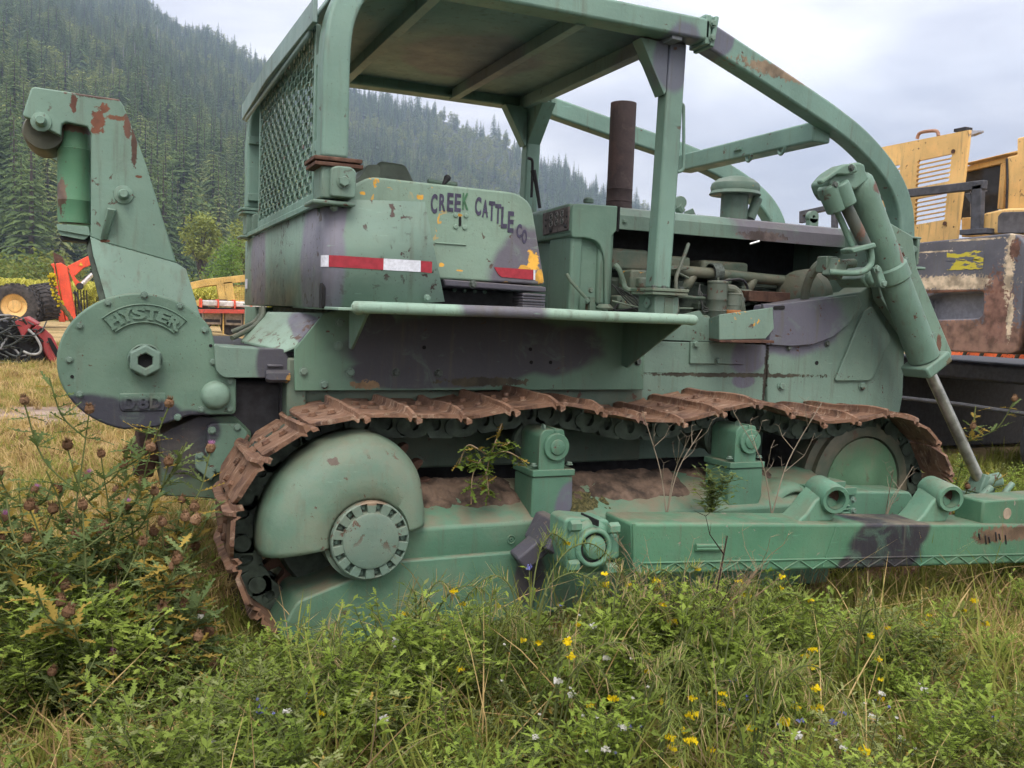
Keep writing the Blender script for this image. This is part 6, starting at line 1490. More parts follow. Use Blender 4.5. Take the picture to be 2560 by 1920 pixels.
while v < V1 + 15:
    step = 4.6 + v * .0062
    u = -.62
    while u < .62:
        uu = u + tr.uniform(-.5, .5) * step / v; v2 = v + tr.uniform(-.5, .5) * step
        v0 = interp(FOOT, uu)
        u += step / v
        if v2 < v0 - 6: continue
        mixn = noise.noise((uu * 9, v2 * .012, 5)) + tr.uniform(-.35, .35)
        idx = tr.randrange(5) if mixn < .04 else (5 + tr.randrange(3) if mixn < .26 else 8 + tr.randrange(2))
        q = tr.random()
        if q < .03: idx = 10
        elif q < .042 and v2 > 420: idx = 11
        if idx in (8, 9) and v2 < 330 and uu < -.2 and tr.random() < .5: idx = tr.randrange(5)
        h = tr.uniform(13, 28) * (1.12 if idx < 5 else .9) * (.75 if idx in (8, 9) else 1) * (1.15 if v2 < 400 else 1) * (.85 if tr.random() < .3 else 1)
        if v2 > V1 - 60: h *= tr.uniform(.7, 1.35)
        x, y = xy_of(uu, v2); forest.append((h / v2, x, y, hill_h(uu, v2) - .4, h, uu, v2, idx))
    v += step * .92
# the 300 that show largest stand as single trees, the rest of the wood is one mass
cand = [f for f in forest if (-.575 < f[5] < -.29 or -.185 < f[5] < .03) and f[7] != 11]
cand.sort(key=lambda f: -f[0]); chosen = cand[:300]; cs = set(id(f) for f in chosen)
KL = {0: ('dark fir standing in the conifer wood on the mountainside', 'fir_tree', 'dark firs on the slope'), 1: ('feathery olive green cedar standing in the conifer wood on the mountainside', 'cedar_tree', 'cedars on the slope'), 2: ('pale green leafy birch standing among conifers on the mountainside', 'birch_tree', 'birches on the slope'), 3: ('dying brown conifer standing in the conifer wood on the mountainside', 'conifer_tree', 'brown conifers on the slope')}
for rank, f in enumerate(chosen):
    h_, x, y, z, H, uu, v2, idx = f
    lb, nm, grp = KL[0 if idx < 5 else 1 if idx < 8 else 2 if idx < 10 else 3]
    Dx = 1106 + 1946 * uu; el_ = z / v2
    place = 'left of the fairlead tower' if Dx < 130 else 'above and beside the fairlead tower' if Dx < 300 else 'between tower and rear canopy post' if Dx < 545 else 'seen under the canopy'
    lb = lb.replace('on the mountainside', place + (', low on the slope' if el_ < .03 else ', halfway up' if el_ < .09 else ', high on the slope')).replace('standing in the conifer wood ', '').replace('standing among conifers ', '')
    if rank < 120:
        e = empty(nm, (x, y, z), lb, 'tree', grp, tr.uniform(0, 6.3)); wd = H * tr.uniform(.85, 1.45); e.scale = (wd, wd, H)
        for nm2, ml in (('crown', crowns), ('trunk', trunks)):
            o = bpy.data.objects.new(nm2, ml[idx]); col.objects.link(o); o.parent = e
    else:
        o = bpy.data.objects.new(nm, wholes[idx]); col.objects.link(o); wd = H * tr.uniform(.85, 1.45); o.location = (x, y, z); o.scale = (wd, wd, H); o.rotation_euler[2] = tr.uniform(0, 6.3); tag(o, lb, 'tree', grp)
scatter('conifer_wood', [(f[1], f[2], f[3], f[4], tr.uniform(0, 6.3), tr.uniform(-.03, .03), f[7], tr.uniform(.8, 1.6)) for f in forest if id(f) not in cs], wholes, 'dense conifer wood covering the mountainside up to the ridge', 'forest')
# ---- brighter broadleaf trees, shrubs and brush along the field edge
m_bright = leafmat('maple_leaves', (.11, .18, .036), (.22, .32, .08), .35)
m_shrub = leafmat('shrub_leaves', (.09, .13, .036), (.19, .235, .07), .25)
m_shrub2 = leafmat('shrub_leaves_yellow', (.13, .15, .04), (.25, .25, .08), .25)
def leafy(name, px_u, v, h, seed, mat, label, cat, grp=None, rx=.3, rz=.42, zc=.55, n=2200, leaf=.02, clumps=22):
    c, t = blob_tree(seed, n, mat, rx, rz, zc, leaf, clumps)
    x, y = xy_of(px_u, v); e = empty(name, (x, y, hill_h(px_u, v) + .0), label, cat, grp); e.scale = (h, h, h)
    for nm, mb, mm in (('crown', c, mat), ('trunk', t, m_bark)):
        o = bpy.data.objects.new(nm, finish(mb, [mm], nm)); col.objects.link(o); o.parent = e
ORD = ['leftmost', 'second from left', 'third from left', 'fourth from left', 'fifth from left', 'sixth from left', 'seventh from left', 'eighth from left', 'ninth from left', 'tenth from left', 'eleventh from left', 'twelfth from left', 'thirteenth from left', 'fourteenth from left', 'thirteenth from right', 'twelfth from right', 'eleventh from right', 'tenth from right', 'ninth from right', 'eighth from right', 'seventh from right', 'sixth from right', 'fifth from right', 'fourth from right', 'third from right', 'second from right', 'rightmost']
def ordinal(k, n):
    if k < (n + 1) // 2: return ORD[k]
    return ORD[len(ORD) - (n - k)]
def ux(D): return (D - 1106) / 1946.0
leafy('maple_tree', ux(497), 95, 7.4, 301, m_bright, 'bright green maple at the wood edge left of the rear tank', 'tree', rx=.36, n=2600)
leafy('aspen_tree', ux(425), 120, 13.0, 302, m_leafy, 'slender pale aspen with bare trunk right of the fairlead tower', 'tree', rx=.17, rz=.22, zc=.74, n=1500)
leafy('aspen_tree', ux(520), 130, 13.5, 303, m_leafy, 'grey leaved aspen partly hidden by the rear canopy post', 'tree', rx=.16, rz=.25, zc=.7, n=1400)
sr = random.Random(5)
for k in range(26):
    D_ = -20 + k * 9.4 if k < 15 else 405 + (k - 15) * 13
    leafy('shrub', ux(D_), sr.uniform(86, 112), sr.uniform(3.0, 6.2) * (1.15 if k < 15 else .8), 400 + k, (m_shrub, m_shrub2, m_shrub)[k % 3], ordinal(k, 26) + ' rounded green shrub of the row between corn field and wood', 'shrub', 'shrubs along the field edge', rx=.55, rz=.40, zc=.38, n=900, leaf=.040, clumps=14)
# ---- corn field
m_corn = leafmat('corn_leaf', (.30, .30, .055), (.55, .50, .12), .3)
def corn(seed):
    r = random.Random(seed); b = MB()
    b.tube([(0, 0, 0), (0, 0, .95)], [.012, .006], 4)
    for k in range(9):
        a = r.random() * 6.28; z = .12 + .085 * k; L = r.uniform(.28, .42); d = Vector((cos(a), sin(a), 0)); s_ = Vector((-sin(a), cos(a), 0)) * .022
        p = [Vector((0, 0, z)), d * L * .45 + Vector((0, 0, z + L * .42)), d * L + Vector((0, 0, z + L * .12))]
        b.add([p[0] - s_, p[0] + s_, p[1] - s_, p[1] + s_, p[2]], [(0, 1, 3, 2), (2, 3, 4)])
    return finish(b, [m_corn], 'corn_plant')
cr_ = random.Random(8); cpts = []
for k in range(5200):
    v = 52 + 34 * cr_.random() ** 1.2; u = cr_.uniform(-.62, -.26)
    x, y = xy_of(u, v); cpts.append((x, y, 0, cr_.uniform(1.9, 2.5) + .012 * (v - 52), cr_.uniform(0, 6.3), 0, cr_.randrange(4)))
scatter('corn_field', cpts, [corn(k) for k in range(4)], 'ripening yellow green corn field below the wood', 'corn')
# ---- power lines in front of the wood
for k, (zz, vd) in enumerate(((15.2, 140), (11.4, 140), (9.6, 140))):
    pts = []
    for q in range(25):
        u = -.75 + q * .035; x, y = xy_of(u, vd); pts.append((x, y, zz - 2.2 * sin(pi * q / 24) + (-.75 - u) * -3.0))
    tag(MB().tube(pts, .035, 4).build('power_line', m_black), ('upper power line sagging across the wood', 'middle power line sagging across the wood', 'lower power line sagging across the wood')[k], 'cable', 'power lines')

# ---- grasses and small weeds
m_straw = leafmat('dry_grass', (.33, .225, .095), (.60, .45, .22), .25)
m_grass = leafmat('green_grass', (.13, .16, .034), (.31, .31, .085), .35)
m_weed = leafmat('weed_leaf', (.095, .145, .030), (.235, .295, .068), .35)
m_weed2 = leafmat('weed_leaf_light', (.17, .24, .042), (.34, .42, .095), .4)
m_weed3 = leafmat('weed_leaf_grey', (.15, .175, .065), (.28, .31, .13), .3)
m_ylw = leafmat('yellowed_leaf', (.20, .145, .035), (.40, .29, .075), .3)
m_stem = leafmat('stem_green', (.075, .10, .035), (.15, .17, .07), .1)
m_stemd = leafmat('stem_dry', (.17, .12, .075), (.30, .22, .14), .1)
def tuft(seed, n, h, spread, mat, curl=.5, w=.004):
    r = random.Random(seed); b = MB()
    for k in range(n):
        a = r.random() * 6.28; d = Vector((cos(a), sin(a), 0)); s_ = Vector((-sin(a), cos(a), 0)) * w * r.uniform(.6, 1.3)
        o_ = Vector((r.gauss(0, spread * .4), r.gauss(0, spread * .4), 0)); L = h * r.uniform(.45, 1.1); c_ = curl * r.uniform(.3, 1.4)
        pts = [o_ + d * (L * c_ * t * t) + Vector((0, 0, L * (t - .35 * c_ * t * t))) for t in (0, .4, .75, 1)]
        b.add([pts[0] - s_, pts[0] + s_, pts[1] - s_, pts[1] + s_, pts[2] - s_ * .7, pts[2] + s_ * .7, pts[3]], [(0, 1, 3, 2), (2, 3, 5, 4), (4, 5, 6)])
    return finish(b, [mat], 'tuft')
def leaf(b, p, d, L, w, mi, r, lobes=0):
    """a bent leaf starting at p along d; toothed when lobes > 0"""
    d = d.normalized(); s_ = d.cross(Vector((0, 0, 1)))
    s_ = s_.normalized() if s_.length > .01 else Vector((1, 0, 0))
    u_ = s_.cross(d); droop = -u_ * L * r.uniform(-.1, .25)
    if not lobes:
        m1 = p + d * L * .5 + u_ * L * .06
        b.add([p, m1 + s_ * w, p + d * L + droop, m1 - s_ * w], [(0, 1, 2), (0, 2, 3)], mi)
    else:
        n = lobes; fs = []
        mid = [p + d * L * t + droop * t * t for t in [k / n for k in range(n + 1)]]
        vs = list(mid); W_ = [w * (.25 + .75 * sin(pi * min(.97, (k + .5) / n))) for k in range(n + 1)]
        for sd in (1, -1):
            o_ = len(vs)
            for k in range(n + 1): vs.append(mid[k] + s_ * sd * W_[k] * (.34 if k < n else .02))
            for k in range(n): vs.append(mid[k].lerp(mid[k + 1], .85) + s_ * sd * W_[k] * r.uniform(.8, 1.35) + u_ * W_[k] * r.uniform(-.2, .6))
            for k in range(n): fs.append((k, o_ + k, o_ + n + 1 + k, o_ + k + 1, k + 1) if sd > 0 else (k + 1, o_ + k + 1, o_ + n + 1 + k, o_ + k, k))
        b.add(vs, fs, mi)
def weed(seed, h, mats, leaves=34, stems=7, lob=3, spread=.5, lw=.010, ll=.05):
    r = random.Random(seed); b = MB()
    for s in range(stems):
        a = r.random() * 6.28; lean = r.uniform(.1, spread) * h; H = h * r.uniform(.55, 1.1)
        P_ = spline([(r.gauss(0, .015), r.gauss(0, .015), 0), (cos(a) * lean * .3, sin(a) * lean * .3, H * .5), (cos(a) * lean + r.gauss(0, .02), sin(a) * lean + r.gauss(0, .02), H)], 4)
        b.tube(P_, [.0026 * (1 - .6 * k / len(P_)) for k in range(len(P_))], 4, 0, False)
        for k in range(leaves):
            t = r.random() ** .75; i = min(len(P_) - 2, int(t * (len(P_) - 1))); p = P_[i].lerp(P_[i + 1], r.random())
            aa = r.random() * 6.28; d = Vector((cos(aa), sin(aa), r.uniform(-.1, .9)))
            if r.random() < .3:
                q = p + d.normalized() * r.uniform(.03, .09); b.tube([p, q], [.0014, .001], 3, 0, False); p = q
            leaf(b, p, d, ll * r.uniform(.5, 1.45), lw * r.uniform(.7, 1.4), 1 if r.random() < .9 else 2, r, lob if r.random() < .8 else 0)
    return finish(b, mats, 'weed')
m_straw2 = leafmat('dry_weed_brown', (.15, .10, .05), (.30, .20, .10), .2)
T_straw = [tuft(0, 26, .20, .14, m_straw, 1.2), tuft(1, 26, .20, .14, m_straw2, 1.1), tuft(2, 26, .24, .14, m_grass, .9), tuft(9, 22, .30, .12, m_straw, .9)]
T_grass = [tuft(20 + k, 26, .26, .10, m_grass, .7, .005) for k in range(3)]
wr = random.Random(21)
gp_ = []
def cam_ok(x, y): return True
# straw over the dry yard at the left and behind
for k in range(11000):
    t = wr.random(); Y_ = -.6 + 26 * t ** 1.7
    X_ = wr.uniform(-1.9 - .22 * Y_, -.45 + .05 * Y_)
    if 7.4 < Y_ + .8 * noise.noise((X_, Y_, 0)) < 9.2 and wr.random() < .82: continue
    gp_.append((X_, Y_, base_h(X_, Y_) - .01, wr.uniform(.25, .75) * (1 + Y_ * .02), wr.uniform(0, 6.3), wr.uniform(-.3, .3), wr.randrange(4)))
for k in range(1500):
    X_ = wr.uniform(-.4, 5.5); Y_ = wr.uniform(3, 30); X_ += Y_ * .12
    gp_.append((X_, Y_, base_h(X_, Y_) - .01, wr.uniform(.6, 1.2), wr.uniform(0, 6.3), wr.uniform(-.3, .3), wr.randrange(4)))
for k in range(2600):
    X_ = wr.uniform(-1.8, 4.4); Y_ = wr.uniform(-2.1, .25)
    g_ = noise.noise((X_ * 1.3, Y_ * 1.3, 4)) + .25 * (abs(X_ - 1.0) - 1.2)
    if wr.random() > .42 + g_ * .9 + (.5 if X_ < -.5 else 0): continue
    gp_.append((X_, Y_, base_h(X_, Y_) - .01, wr.uniform(.5, 1.1), wr.uniform(0, 6.3), wr.uniform(-.35, .35), wr.randrange(4)))
for k in range(1500):
    X_ = wr.uniform(1.6, 4.6); Y_ = wr.uniform(-2.2, -.35)
    if wr.random() > (X_ - 1.4) / 2.6: continue
    gp_.append((X_, Y_, base_h(X_, Y_) - .01, wr.uniform(.5, .95), wr.uniform(0, 6.3), wr.uniform(-.4, .4), wr.choice((0, 1, 3, 3))))
scatter('dry_grass', gp_, T_straw, 'dry straw coloured grass over the yard and between the weeds', 'grass')
gp_ = []
for k in range(3400):
    X_ = wr.uniform(-1.9, 4.6); Y_ = wr.uniform(-2.2, .5)
    if X_ < -.5 and wr.random() < .5: continue
    gp_.append((X_, Y_, base_h(X_, Y_) - .01, wr.uniform(.45, 1.0), wr.uniform(0, 6.3), wr.uniform(-.35, .35), wr.randrange(3)))
for k in range(900):
    X_ = wr.uniform(3.2, 8.5); Y_ = wr.uniform(-.6, 3.2)
    gp_.append((X_, Y_, base_h(X_, Y_) - .01, wr.uniform(.6, 1.2), wr.uniform(0, 6.3), wr.uniform(-.35, .35), wr.randrange(3)))
scatter('green_grass', gp_, T_grass, 'green grass blades growing among the foreground weeds', 'grass')
T_long = [tuft(70, 9, .62, .10, m_straw, 1.1, .0022), tuft(71, 9, .58, .10, m_straw2, 1.0, .0022), tuft(72, 10, .60, .10, m_grass, .9, .004), tuft(73, 8, .55, .08, m_stemd, .5, .0022)]
gp_ = []
for k in range(380):
    X_ = wr.uniform(-1.8, 4.2); Y_ = wr.uniform(-2.0, -.1)
    gp_.append((X_, Y_, base_h(X_, Y_) - .01, wr.uniform(.5, 1.0), wr.uniform(0, 6.3), wr.uniform(-.6, .6), wr.choice((0, 1, 1, 2, 2, 3))))
scatter('long_grass', gp_, T_long, 'long bent dry and green grass stems leaning through the weeds', 'grass')
T_weed = [weed(100 + k, .42, [m_stem, m_weed, m_weed3], 64, 10, 4, .55, .008, .030) for k in range(3)] + [weed(110 + k, .42, [m_stem, m_weed2, m_weed], 58, 9, 4, .6, .009, .034) for k in range(2)] + [weed(120 + k, .36, [m_stem, m_weed3, m_ylw], 60, 10, 3, .8, .007, .028) for k in range(2)]
gp_ = []
for k in range(620):
    X_ = wr.uniform(-1.8, 4.3); Y_ = wr.uniform(-2.0, .02)
    dens = .62 + .7 * noise.noise((X_ * 1.1, Y_ * 1.4, 8))
    if X_ > 2.2 and Y_ > -.9: dens *= .45
    if wr.random() > dens: continue
    sc_ = wr.uniform(.55, 1.05) * (.62 if X_ > 2.0 else 1)
    if Y_ < -1.1: sc_ *= .8
    if Y_ > -.45 and X_ > -.3: sc_ *= .55
    if -.85 < X_ < .15 and Y_ > -.95: sc_ *= (.72 if X_ < -.3 else .95) if Y_ > -.6 else 1.0
    if X_ < -.55 and Y_ < -.35 and wr.random() < .5: continue
    if -.4 < X_ < 1.2 and -1.4 < Y_ < -.55: sc_ *= 1.06
    if X_ > 2.3 and wr.random() < .4: continue
    ix = wr.choice((0, 1, 2, 0, 1, 2, 3, 4, 5, 6)) if X_ < .1 else wr.choice((0, 1, 3, 4, 3, 4, 5, 6))
    gp_.append((X_, Y_, base_h(X_, Y_) - .01, sc_, wr.uniform(0, 6.3), wr.uniform(-.2, .2), ix))
for k in range(130):
    X_ = wr.uniform(-1.2, -.2); Y_ = wr.uniform(-.35, .5) if X_ < -.62 else wr.uniform(-.6, -.2)
    gp_.append((X_, Y_, base_h(X_, Y_) - .01, wr.uniform(.6, 1.1) if X_ < -.7 else wr.uniform(.35, .6), wr.uniform(0, 6.3), wr.uniform(-.2, .2), wr.randrange(7)))
for k in range(90):
    X_ = wr.uniform(3.3, 7.5); Y_ = wr.uniform(-.4, 2.2)
    gp_.append((X_, Y_, base_h(X_, Y_) - .01, wr.uniform(.5, .9), wr.uniform(0, 6.3), wr.uniform(-.2, .2), wr.randrange(7)))
scatter('leafy_weeds', gp_, T_weed, 'tangled leafy green weeds filling the foreground', 'weeds')

# ---- single plants
m_petal = leafmat('mustard_yellow', (.62, .46, .01), (.80, .62, .03), .25)
m_white = leafmat('white_petal', (.62, .60, .58), (.80, .78, .76), .25)
m_blue = leafmat('chicory_blue', (.16, .17, .46), (.26, .27, .62), .25)
m_pod = leafmat('mustard_pod', (.12, .16, .035), (.21, .25, .07), .2)
m_podd = leafmat('mustard_pod_dry', (.26, .20, .10), (.40, .31, .17), .2)
m_thb = leafmat('thistle_head_brown', (.11, .06, .034), (.25, .155, .095), .1)
m_thp = leafmat('thistle_pink', (.36, .14, .33), (.52, .25, .45), .2)
m_thl = leafmat('thistle_leaf', (.07, .11, .042), (.19, .235, .095), .25)
def petals(seed, n, rad, mat, up=.5):
    r = random.Random(seed); b = MB()
    for k in range(n):
        d = Vector((r.gauss(0, 1), r.gauss(0, 1), abs(r.gauss(0, .8)) * up + .1)).normalized(); c_ = d * rad * r.uniform(.3, 1); s_ = rad * r.uniform(.22, .4)
        e = Euler((r.random() * 3, r.random() * 3, r.random() * 6)).to_matrix()
        b.add([c_ + e @ Vector(v) * s_ for v in ((-1, -.7, 0), (1, -.7, .2), (1, .7, 0), (-1, .7, .25))], [(0, 1, 2, 3)])
    return finish(b, [mat], 'flower')
F_must = [petals(k, 22, .013, m_petal) for k in range(3)]
F_white = [petals(10 + k, 30, .011, m_white, .9) for k in range(2)]
F_blue = [petals(20 + k, 14, .012, m_blue) for k in range(2)]
def thead(seed, top):
    r = random.Random(seed); b = MB()
    b.lathe([(.002, -.016), (.011, -.012), (.0145, -.002), (.011, .008), (.006, .012)], (0, 0, 0), (0, 0, 1), 10)
    for k in range(46):
        d = Vector((r.gauss(0, 1), r.gauss(0, 1), r.gauss(0, .6))).normalized(); c_ = d * .012
        s_ = d.cross(Vector((.3, .2, 1))).normalized() * .0016
        b.add([c_ - s_, c_ + s_, c_ + d * r.uniform(.006, .013) + Vector((0, 0, .003))], [(0, 1, 2)])
    for k in range(40):
        a = r.random() * 6.28; q = r.random() * .9; d = Vector((cos(a) * q, sin(a) * q, 1)).normalized(); c_ = Vector((cos(a) * .006, sin(a) * .006, .008))
        s_ = Vector((-sin(a), cos(a), 0)) * .0014
        b.add([c_ - s_, c_ + s_, c_ + d * r.uniform(.010, .017)], [(0, 1, 2)], 1)
    return finish(b, [m_thb, top], 'flower_head')
H_th = [thead(k, m_thb) for k in range(3)] + [thead(9, m_thp)]
def put(me, name, loc, par, sc=1.0, rot=(0, 0, 0)):
    o = bpy.data.objects.new(name, me); col.objects.link(o); o.location = loc; o.scale = (sc, sc, sc); o.rotation_euler = rot; o.parent = par; return o
def thistle(X_, Y_, h, seed, label, grp=None, yellow=.35, heads=7):
    r = random.Random(seed); e = empty('thistle', (X_, Y_, base_h(X_, Y_) - .01), label, 'thistle', grp)
    st = MB(); fo = MB(); tips = []
    top = Vector((r.uniform(-.08, .08), r.uniform(-.08, .08), h))
    main = spline([(0, 0, 0), (r.gauss(0, .02), r.gauss(0, .02), h * .45), top], 6)
    st.tube(main, [.0055 * (1 - .6 * k / len(main)) for k in range(len(main))], 6); tips.append(main[-1])
    axes = [main]
    for k in range(heads - 1 + 3):
        i = int(len(main) * r.uniform(.3, .92)); i = min(i, len(main) - 2); a = r.random() * 6.28; L = h * r.uniform(.14, .34); p = main[i]
        br_ = spline([p, p + Vector((cos(a) * L * .55, sin(a) * L * .55, L * .35)), p + Vector((cos(a) * L * .85, sin(a) * L * .85, L))], 4)
        st.tube(br_, [.003] * len(br_), 5); axes.append(br_)
        if len(tips) < heads: tips.append(br_[-1])
    for ax_ in axes:
        nL = 34 if ax_ is main else 16
        for k in range(nL):
            t = r.random(); i = min(len(ax_) - 2, int(t * (len(ax_) - 1))); p = ax_[i]; a = r.random() * 6.28
            big = (1 - t) if ax_ is main else .45
            leaf(fo, p, Vector((cos(a), sin(a), r.uniform(-.15, .8))), .05 + .10 * big * r.uniform(.6, 1.2), .009 + .012 * big, 1 if r.random() < yellow else 0, r, 6)
    o = put(finish(st, [m_stem], 'stem'), 'stem', (0, 0, 0), e); o = put(finish(fo, [m_thl, m_ylw], 'foliage'), 'foliage', (0, 0, 0), e); o['kind'] = 'stuff'
    for k, t_ in enumerate(tips): put(H_th[3 if r.random() < .05 else k % 3], 'flower_head', t_ + Vector((0, 0, .012)), e, r.uniform(.95, 1.35), (r.uniform(-.5, .5), r.uniform(-.5, .5), 0))
    return e
TH = [(-1.02, .10, 1.00, 'tallest thistle with brown heads rising in front of the winch casting'), (-1.30, .15, .84, 'thistle with two brown heads standing against the dirt track'), (-1.44, -.05, .80, 'thistle cut by the left picture edge with one brown head'), (-.88, .12, .86, 'thistle with clustered brown heads below the size plate'), (-.98, -.12, .72, 'thistle with reddish heads in the middle of the left clump'),
      (-.80, .25, .78, 'thistle with one spiky head standing before the winch underside'), (-.70, .12, .68, 'thistle leaning against the rear track shoes'), (-.80, -.25, .62, 'low yellowing thistle with a pink head near the track'), (-1.15, -.20, .62, 'half dead thistle with yellow leaves left of the track'), (-.72, -.30, .46, 'short yellow leaved thistle at the foot of the rear track'), (-1.35, -.35, .55, 'low dark thistle at the lower left'), (-.95, -.42, .48, 'withered orange leaved thistle in front of the left clump')]
for k, (X_, Y_, h, lb) in enumerate(TH): thistle(X_, Y_, h, 500 + k, lb, 'thistles behind the track', .12 + .05 * (k % 4) + (.22 if k in (7, 8, 9, 11) else 0), 6 if k < 8 else 4)
LT = [(-1.22, .42, .66, 'small thistle in the back row against the dirt track'), (-1.05, .45, .70, 'small thistle just behind the tallest one'), (-1.52, .30, .62, 'thistle at the far left edge in the back row'), (-.92, -.02, .60, 'leafy thistle without open heads in the left clump'), (-1.26, -.06, .58, 'bushy green thistle at the centre of the left clump'), (-.62, -.22, .40, 'stubby thistle touching the lowest visible track shoe')]
for k, (X_, Y_, h, lb) in enumerate(LT): thistle(X_, Y_, h, 530 + k, lb, 'thistles behind the track', .15, 4)
thistle(3.62, .35, .85, 560, 'dry thistle standing beside the chromed lift rod', None, .5, 5)
def mustard(X_, Y_, base, arms, seed, label, dry=.1):
    r = random.Random(seed); e = empty('mustard_weed', (X_, Y_, base_h(X_, Y_) - .01), label, 'weed', 'yellow flowering mustard weeds')
    st = MB(); po = MB(); tips = []
    for (dx, dy, up, drop) in arms:
        L = sqrt(dx * dx + dy * dy) + up
        P_ = spline([(0, 0, 0), (dx * .18, dy * .18, up * .8), (dx * .5, dy * .5, up), (dx * .85, dy * .85, up - drop * .5), (dx, dy, up - drop)], 8)
        st.tube(P_, [.0034 * (1 - .6 * k / len(P_)) for k in range(len(P_))], 4, 0, False)
        n = int(L * 150)
        for k in range(n):
            t = .30 + .66 * k / n; i = min(len(P_) - 2, int(t * (len(P_) - 1))); p = P_[i].lerp(P_[i + 1], r.random()); T_ = (P_[i + 1] - P_[i]).normalized()
            s_ = T_.cross(Vector((r.gauss(0, 1), r.gauss(0, 1), r.gauss(0, 1)))).normalized(); d = (T_ * .55 + s_).normalized(); q = p + d * r.uniform(.035, .06)
            w_ = d.cross(Vector((.2, .1, 1))).normalized() * .0013
            po.add([p - w_, p + w_, q + w_ * .5 + T_ * .006, q - w_ * .5 + T_ * .006], [(0, 1, 2, 3)], 1 if (r.random() < dry) else 0)
        tips.append(P_[-1])
        if r.random() < .3: tips.append(P_[-5] + Vector((r.uniform(-.05, .05), r.uniform(-.05, .05), r.uniform(.0, .05))))
        for k in range(5):
            i = r.randrange(2, 8); leaf(po, P_[i], Vector((r.gauss(0, 1), r.gauss(0, 1), .4)), r.uniform(.04, .09), .012, 2, r, 3)
    put(finish(st, [m_stem], 'stem'), 'stem', (0, 0, 0), e); put(finish(po, [m_pod, m_podd, m_weed], 'pods'), 'pods', (0, 0, 0), e)['kind'] = 'stuff'
    for k, t_ in enumerate(tips):
        put(F_must[k % 3], 'flower', t_, e, r.uniform(.95, 1.4), (0, 0, r.random() * 6))
    return e
MU = [(.42, -.62, ((.20, .10, .62, .05), (.50, .12, .58, .22), (.28, -.05, .50, .05), (-.22, .05, .50, .10)), 'mustard weed arching in front of the final drive hub', .1),
      (.20, -.80, ((-.12, -.08, .48, .16), (.05, .05, .52, .06), (.18, .0, .44, .1)), 'mustard weed with drooping feathery pods left of centre', .15),
      (.62, -.85, ((.02, -.22, .52, .42), (.12, .1, .54, .06), (.26, .02, .46, .10)), 'mustard weed with dry pods hanging down in the middle foreground', .6),
      (.80, -.95, ((.25, -.12, .46, .22), (.30, .10, .48, .1), (.10, -.2, .42, .3)), 'mustard weed leaning right among white flowers', .2),
      (.55, -1.15, ((.2, -.1, .40, .28), (.05, -.12, .36, .2), (.3, .05, .36, .14)), 'low mustard weed near the bottom centre', .2),
      (1.05, -.60, ((.14, .06, .46, .02), (.28, -.04, .42, .06), (-.12, .0, .44, .08)), 'mustard weed under the push arm trunnion', .2),
      (1.35, -.75, ((.10, .04, .42, .02), (-.1, .06, .42, .05)), 'small mustard weed below the left end of the push arm', .3),
      (.95, -1.25, ((.10, -.02, .34, .12), (-.14, .04, .36, .12), (.2, .06, .33, .08)), 'spreading mustard weed at the lower centre edge', .25),
      (1.75, -.95, ((.1, .05, .30, .02), (.22, .0, .28, .05)), 'thin mustard weed right of the dry brown clump', .3), (2.25, -.85, ((.1, .05, .26, .02), (-.12, .03, .24, .02), (.2, .02, .22, .04)), 'short mustard weed in the right foreground', .2)]
mr = random.Random(77)
for k, (X_, Y_, wh) in enumerate(((.05, -.55, 'just left of the final drive hub'), (.50, -1.35, 'at the bottom edge left of centre'), (.75, -.70, 'in front of the track frame plug'), (.32, -1.05, 'between the hub and the bottom edge'), (1.15, -.90, 'below the trunnion clamp'), (.88, -1.10, 'in the dense patch right of centre'), (1.50, -1.05, 'left of the dry brown clump'), (-.25, -.75, 'below the rear track shoes'), (.70, -1.50, 'cut by the bottom edge at the centre'))):
    MU.append((X_, Y_, tuple((mr.uniform(-.3, .35), mr.uniform(-.2, .1), mr.uniform(.34, .52), mr.uniform(.02, .34)) for _ in range(mr.randint(3, 5))), 'feathery mustard weed ' + wh, mr.uniform(.1, .5)))
for k, (X_, Y_, arms, lb, dry) in enumerate(MU): mustard(X_, Y_, 0, arms, 600 + k, lb, dry)
def flowerweed(name, X_, Y_, h, seed, flowers, label, grp, buds=True, cat='wildflower'):
    r = random.Random(seed); e = empty(name, (X_, Y_, base_h(X_, Y_) - .01), label, cat, grp)
    st = MB(); fo = MB(); tips = []
    for k in range(r.randint(2, 4)):
        a = r.random() * 6.28; L = h * r.uniform(.1, .5); P_ = spline([(0, 0, 0), (cos(a) * L * .3, sin(a) * L * .3, h * .6), (cos(a) * L, sin(a) * L, h * r.uniform(.85, 1.1))], 5)
        st.tube(P_, .0024, 4, 0, False); tips.append(P_[-1])
        for q in range(7): i = r.randrange(len(P_)); leaf(fo, P_[i], Vector((r.gauss(0, 1), r.gauss(0, 1), .5)), r.uniform(.03, .06), .008, 0, r, 0)
    put(finish(st, [m_stem], 'stem'), 'stem', (0, 0, 0), e); put(finish(fo, [m_weed2], 'foliage'), 'foliage', (0, 0, 0), e)['kind'] = 'stuff'
    for k, t_ in enumerate(tips): put(flowers[k % len(flowers)], 'flower', t_, e, r.uniform(1.0, 1.5) if k < 1 else .45, (0, 0, r.random() * 6))
WH = [(0.392,-0.774,0.400), (0.569,-0.904,0.360), (0.239,-1.077,0.340), (0.466,-1.106,0.300), (0.252,-1.196,0.280), (0.328,-1.241,0.260), (0.360,-1.273,0.260), (1.546,-1.256,0.260), (1.318,-1.329,0.240), (1.316,-1.426,0.220), (0.944,-1.402,0.220), (1.034,-1.485,0.200), (1.154,-1.553,0.200), (-0.720,-0.224,0.420), (-0.527,-1.024,0.260), (-0.648,-0.986,0.220), (0.031,-0.838,0.400), (-0.171,-1.101,0.260)]
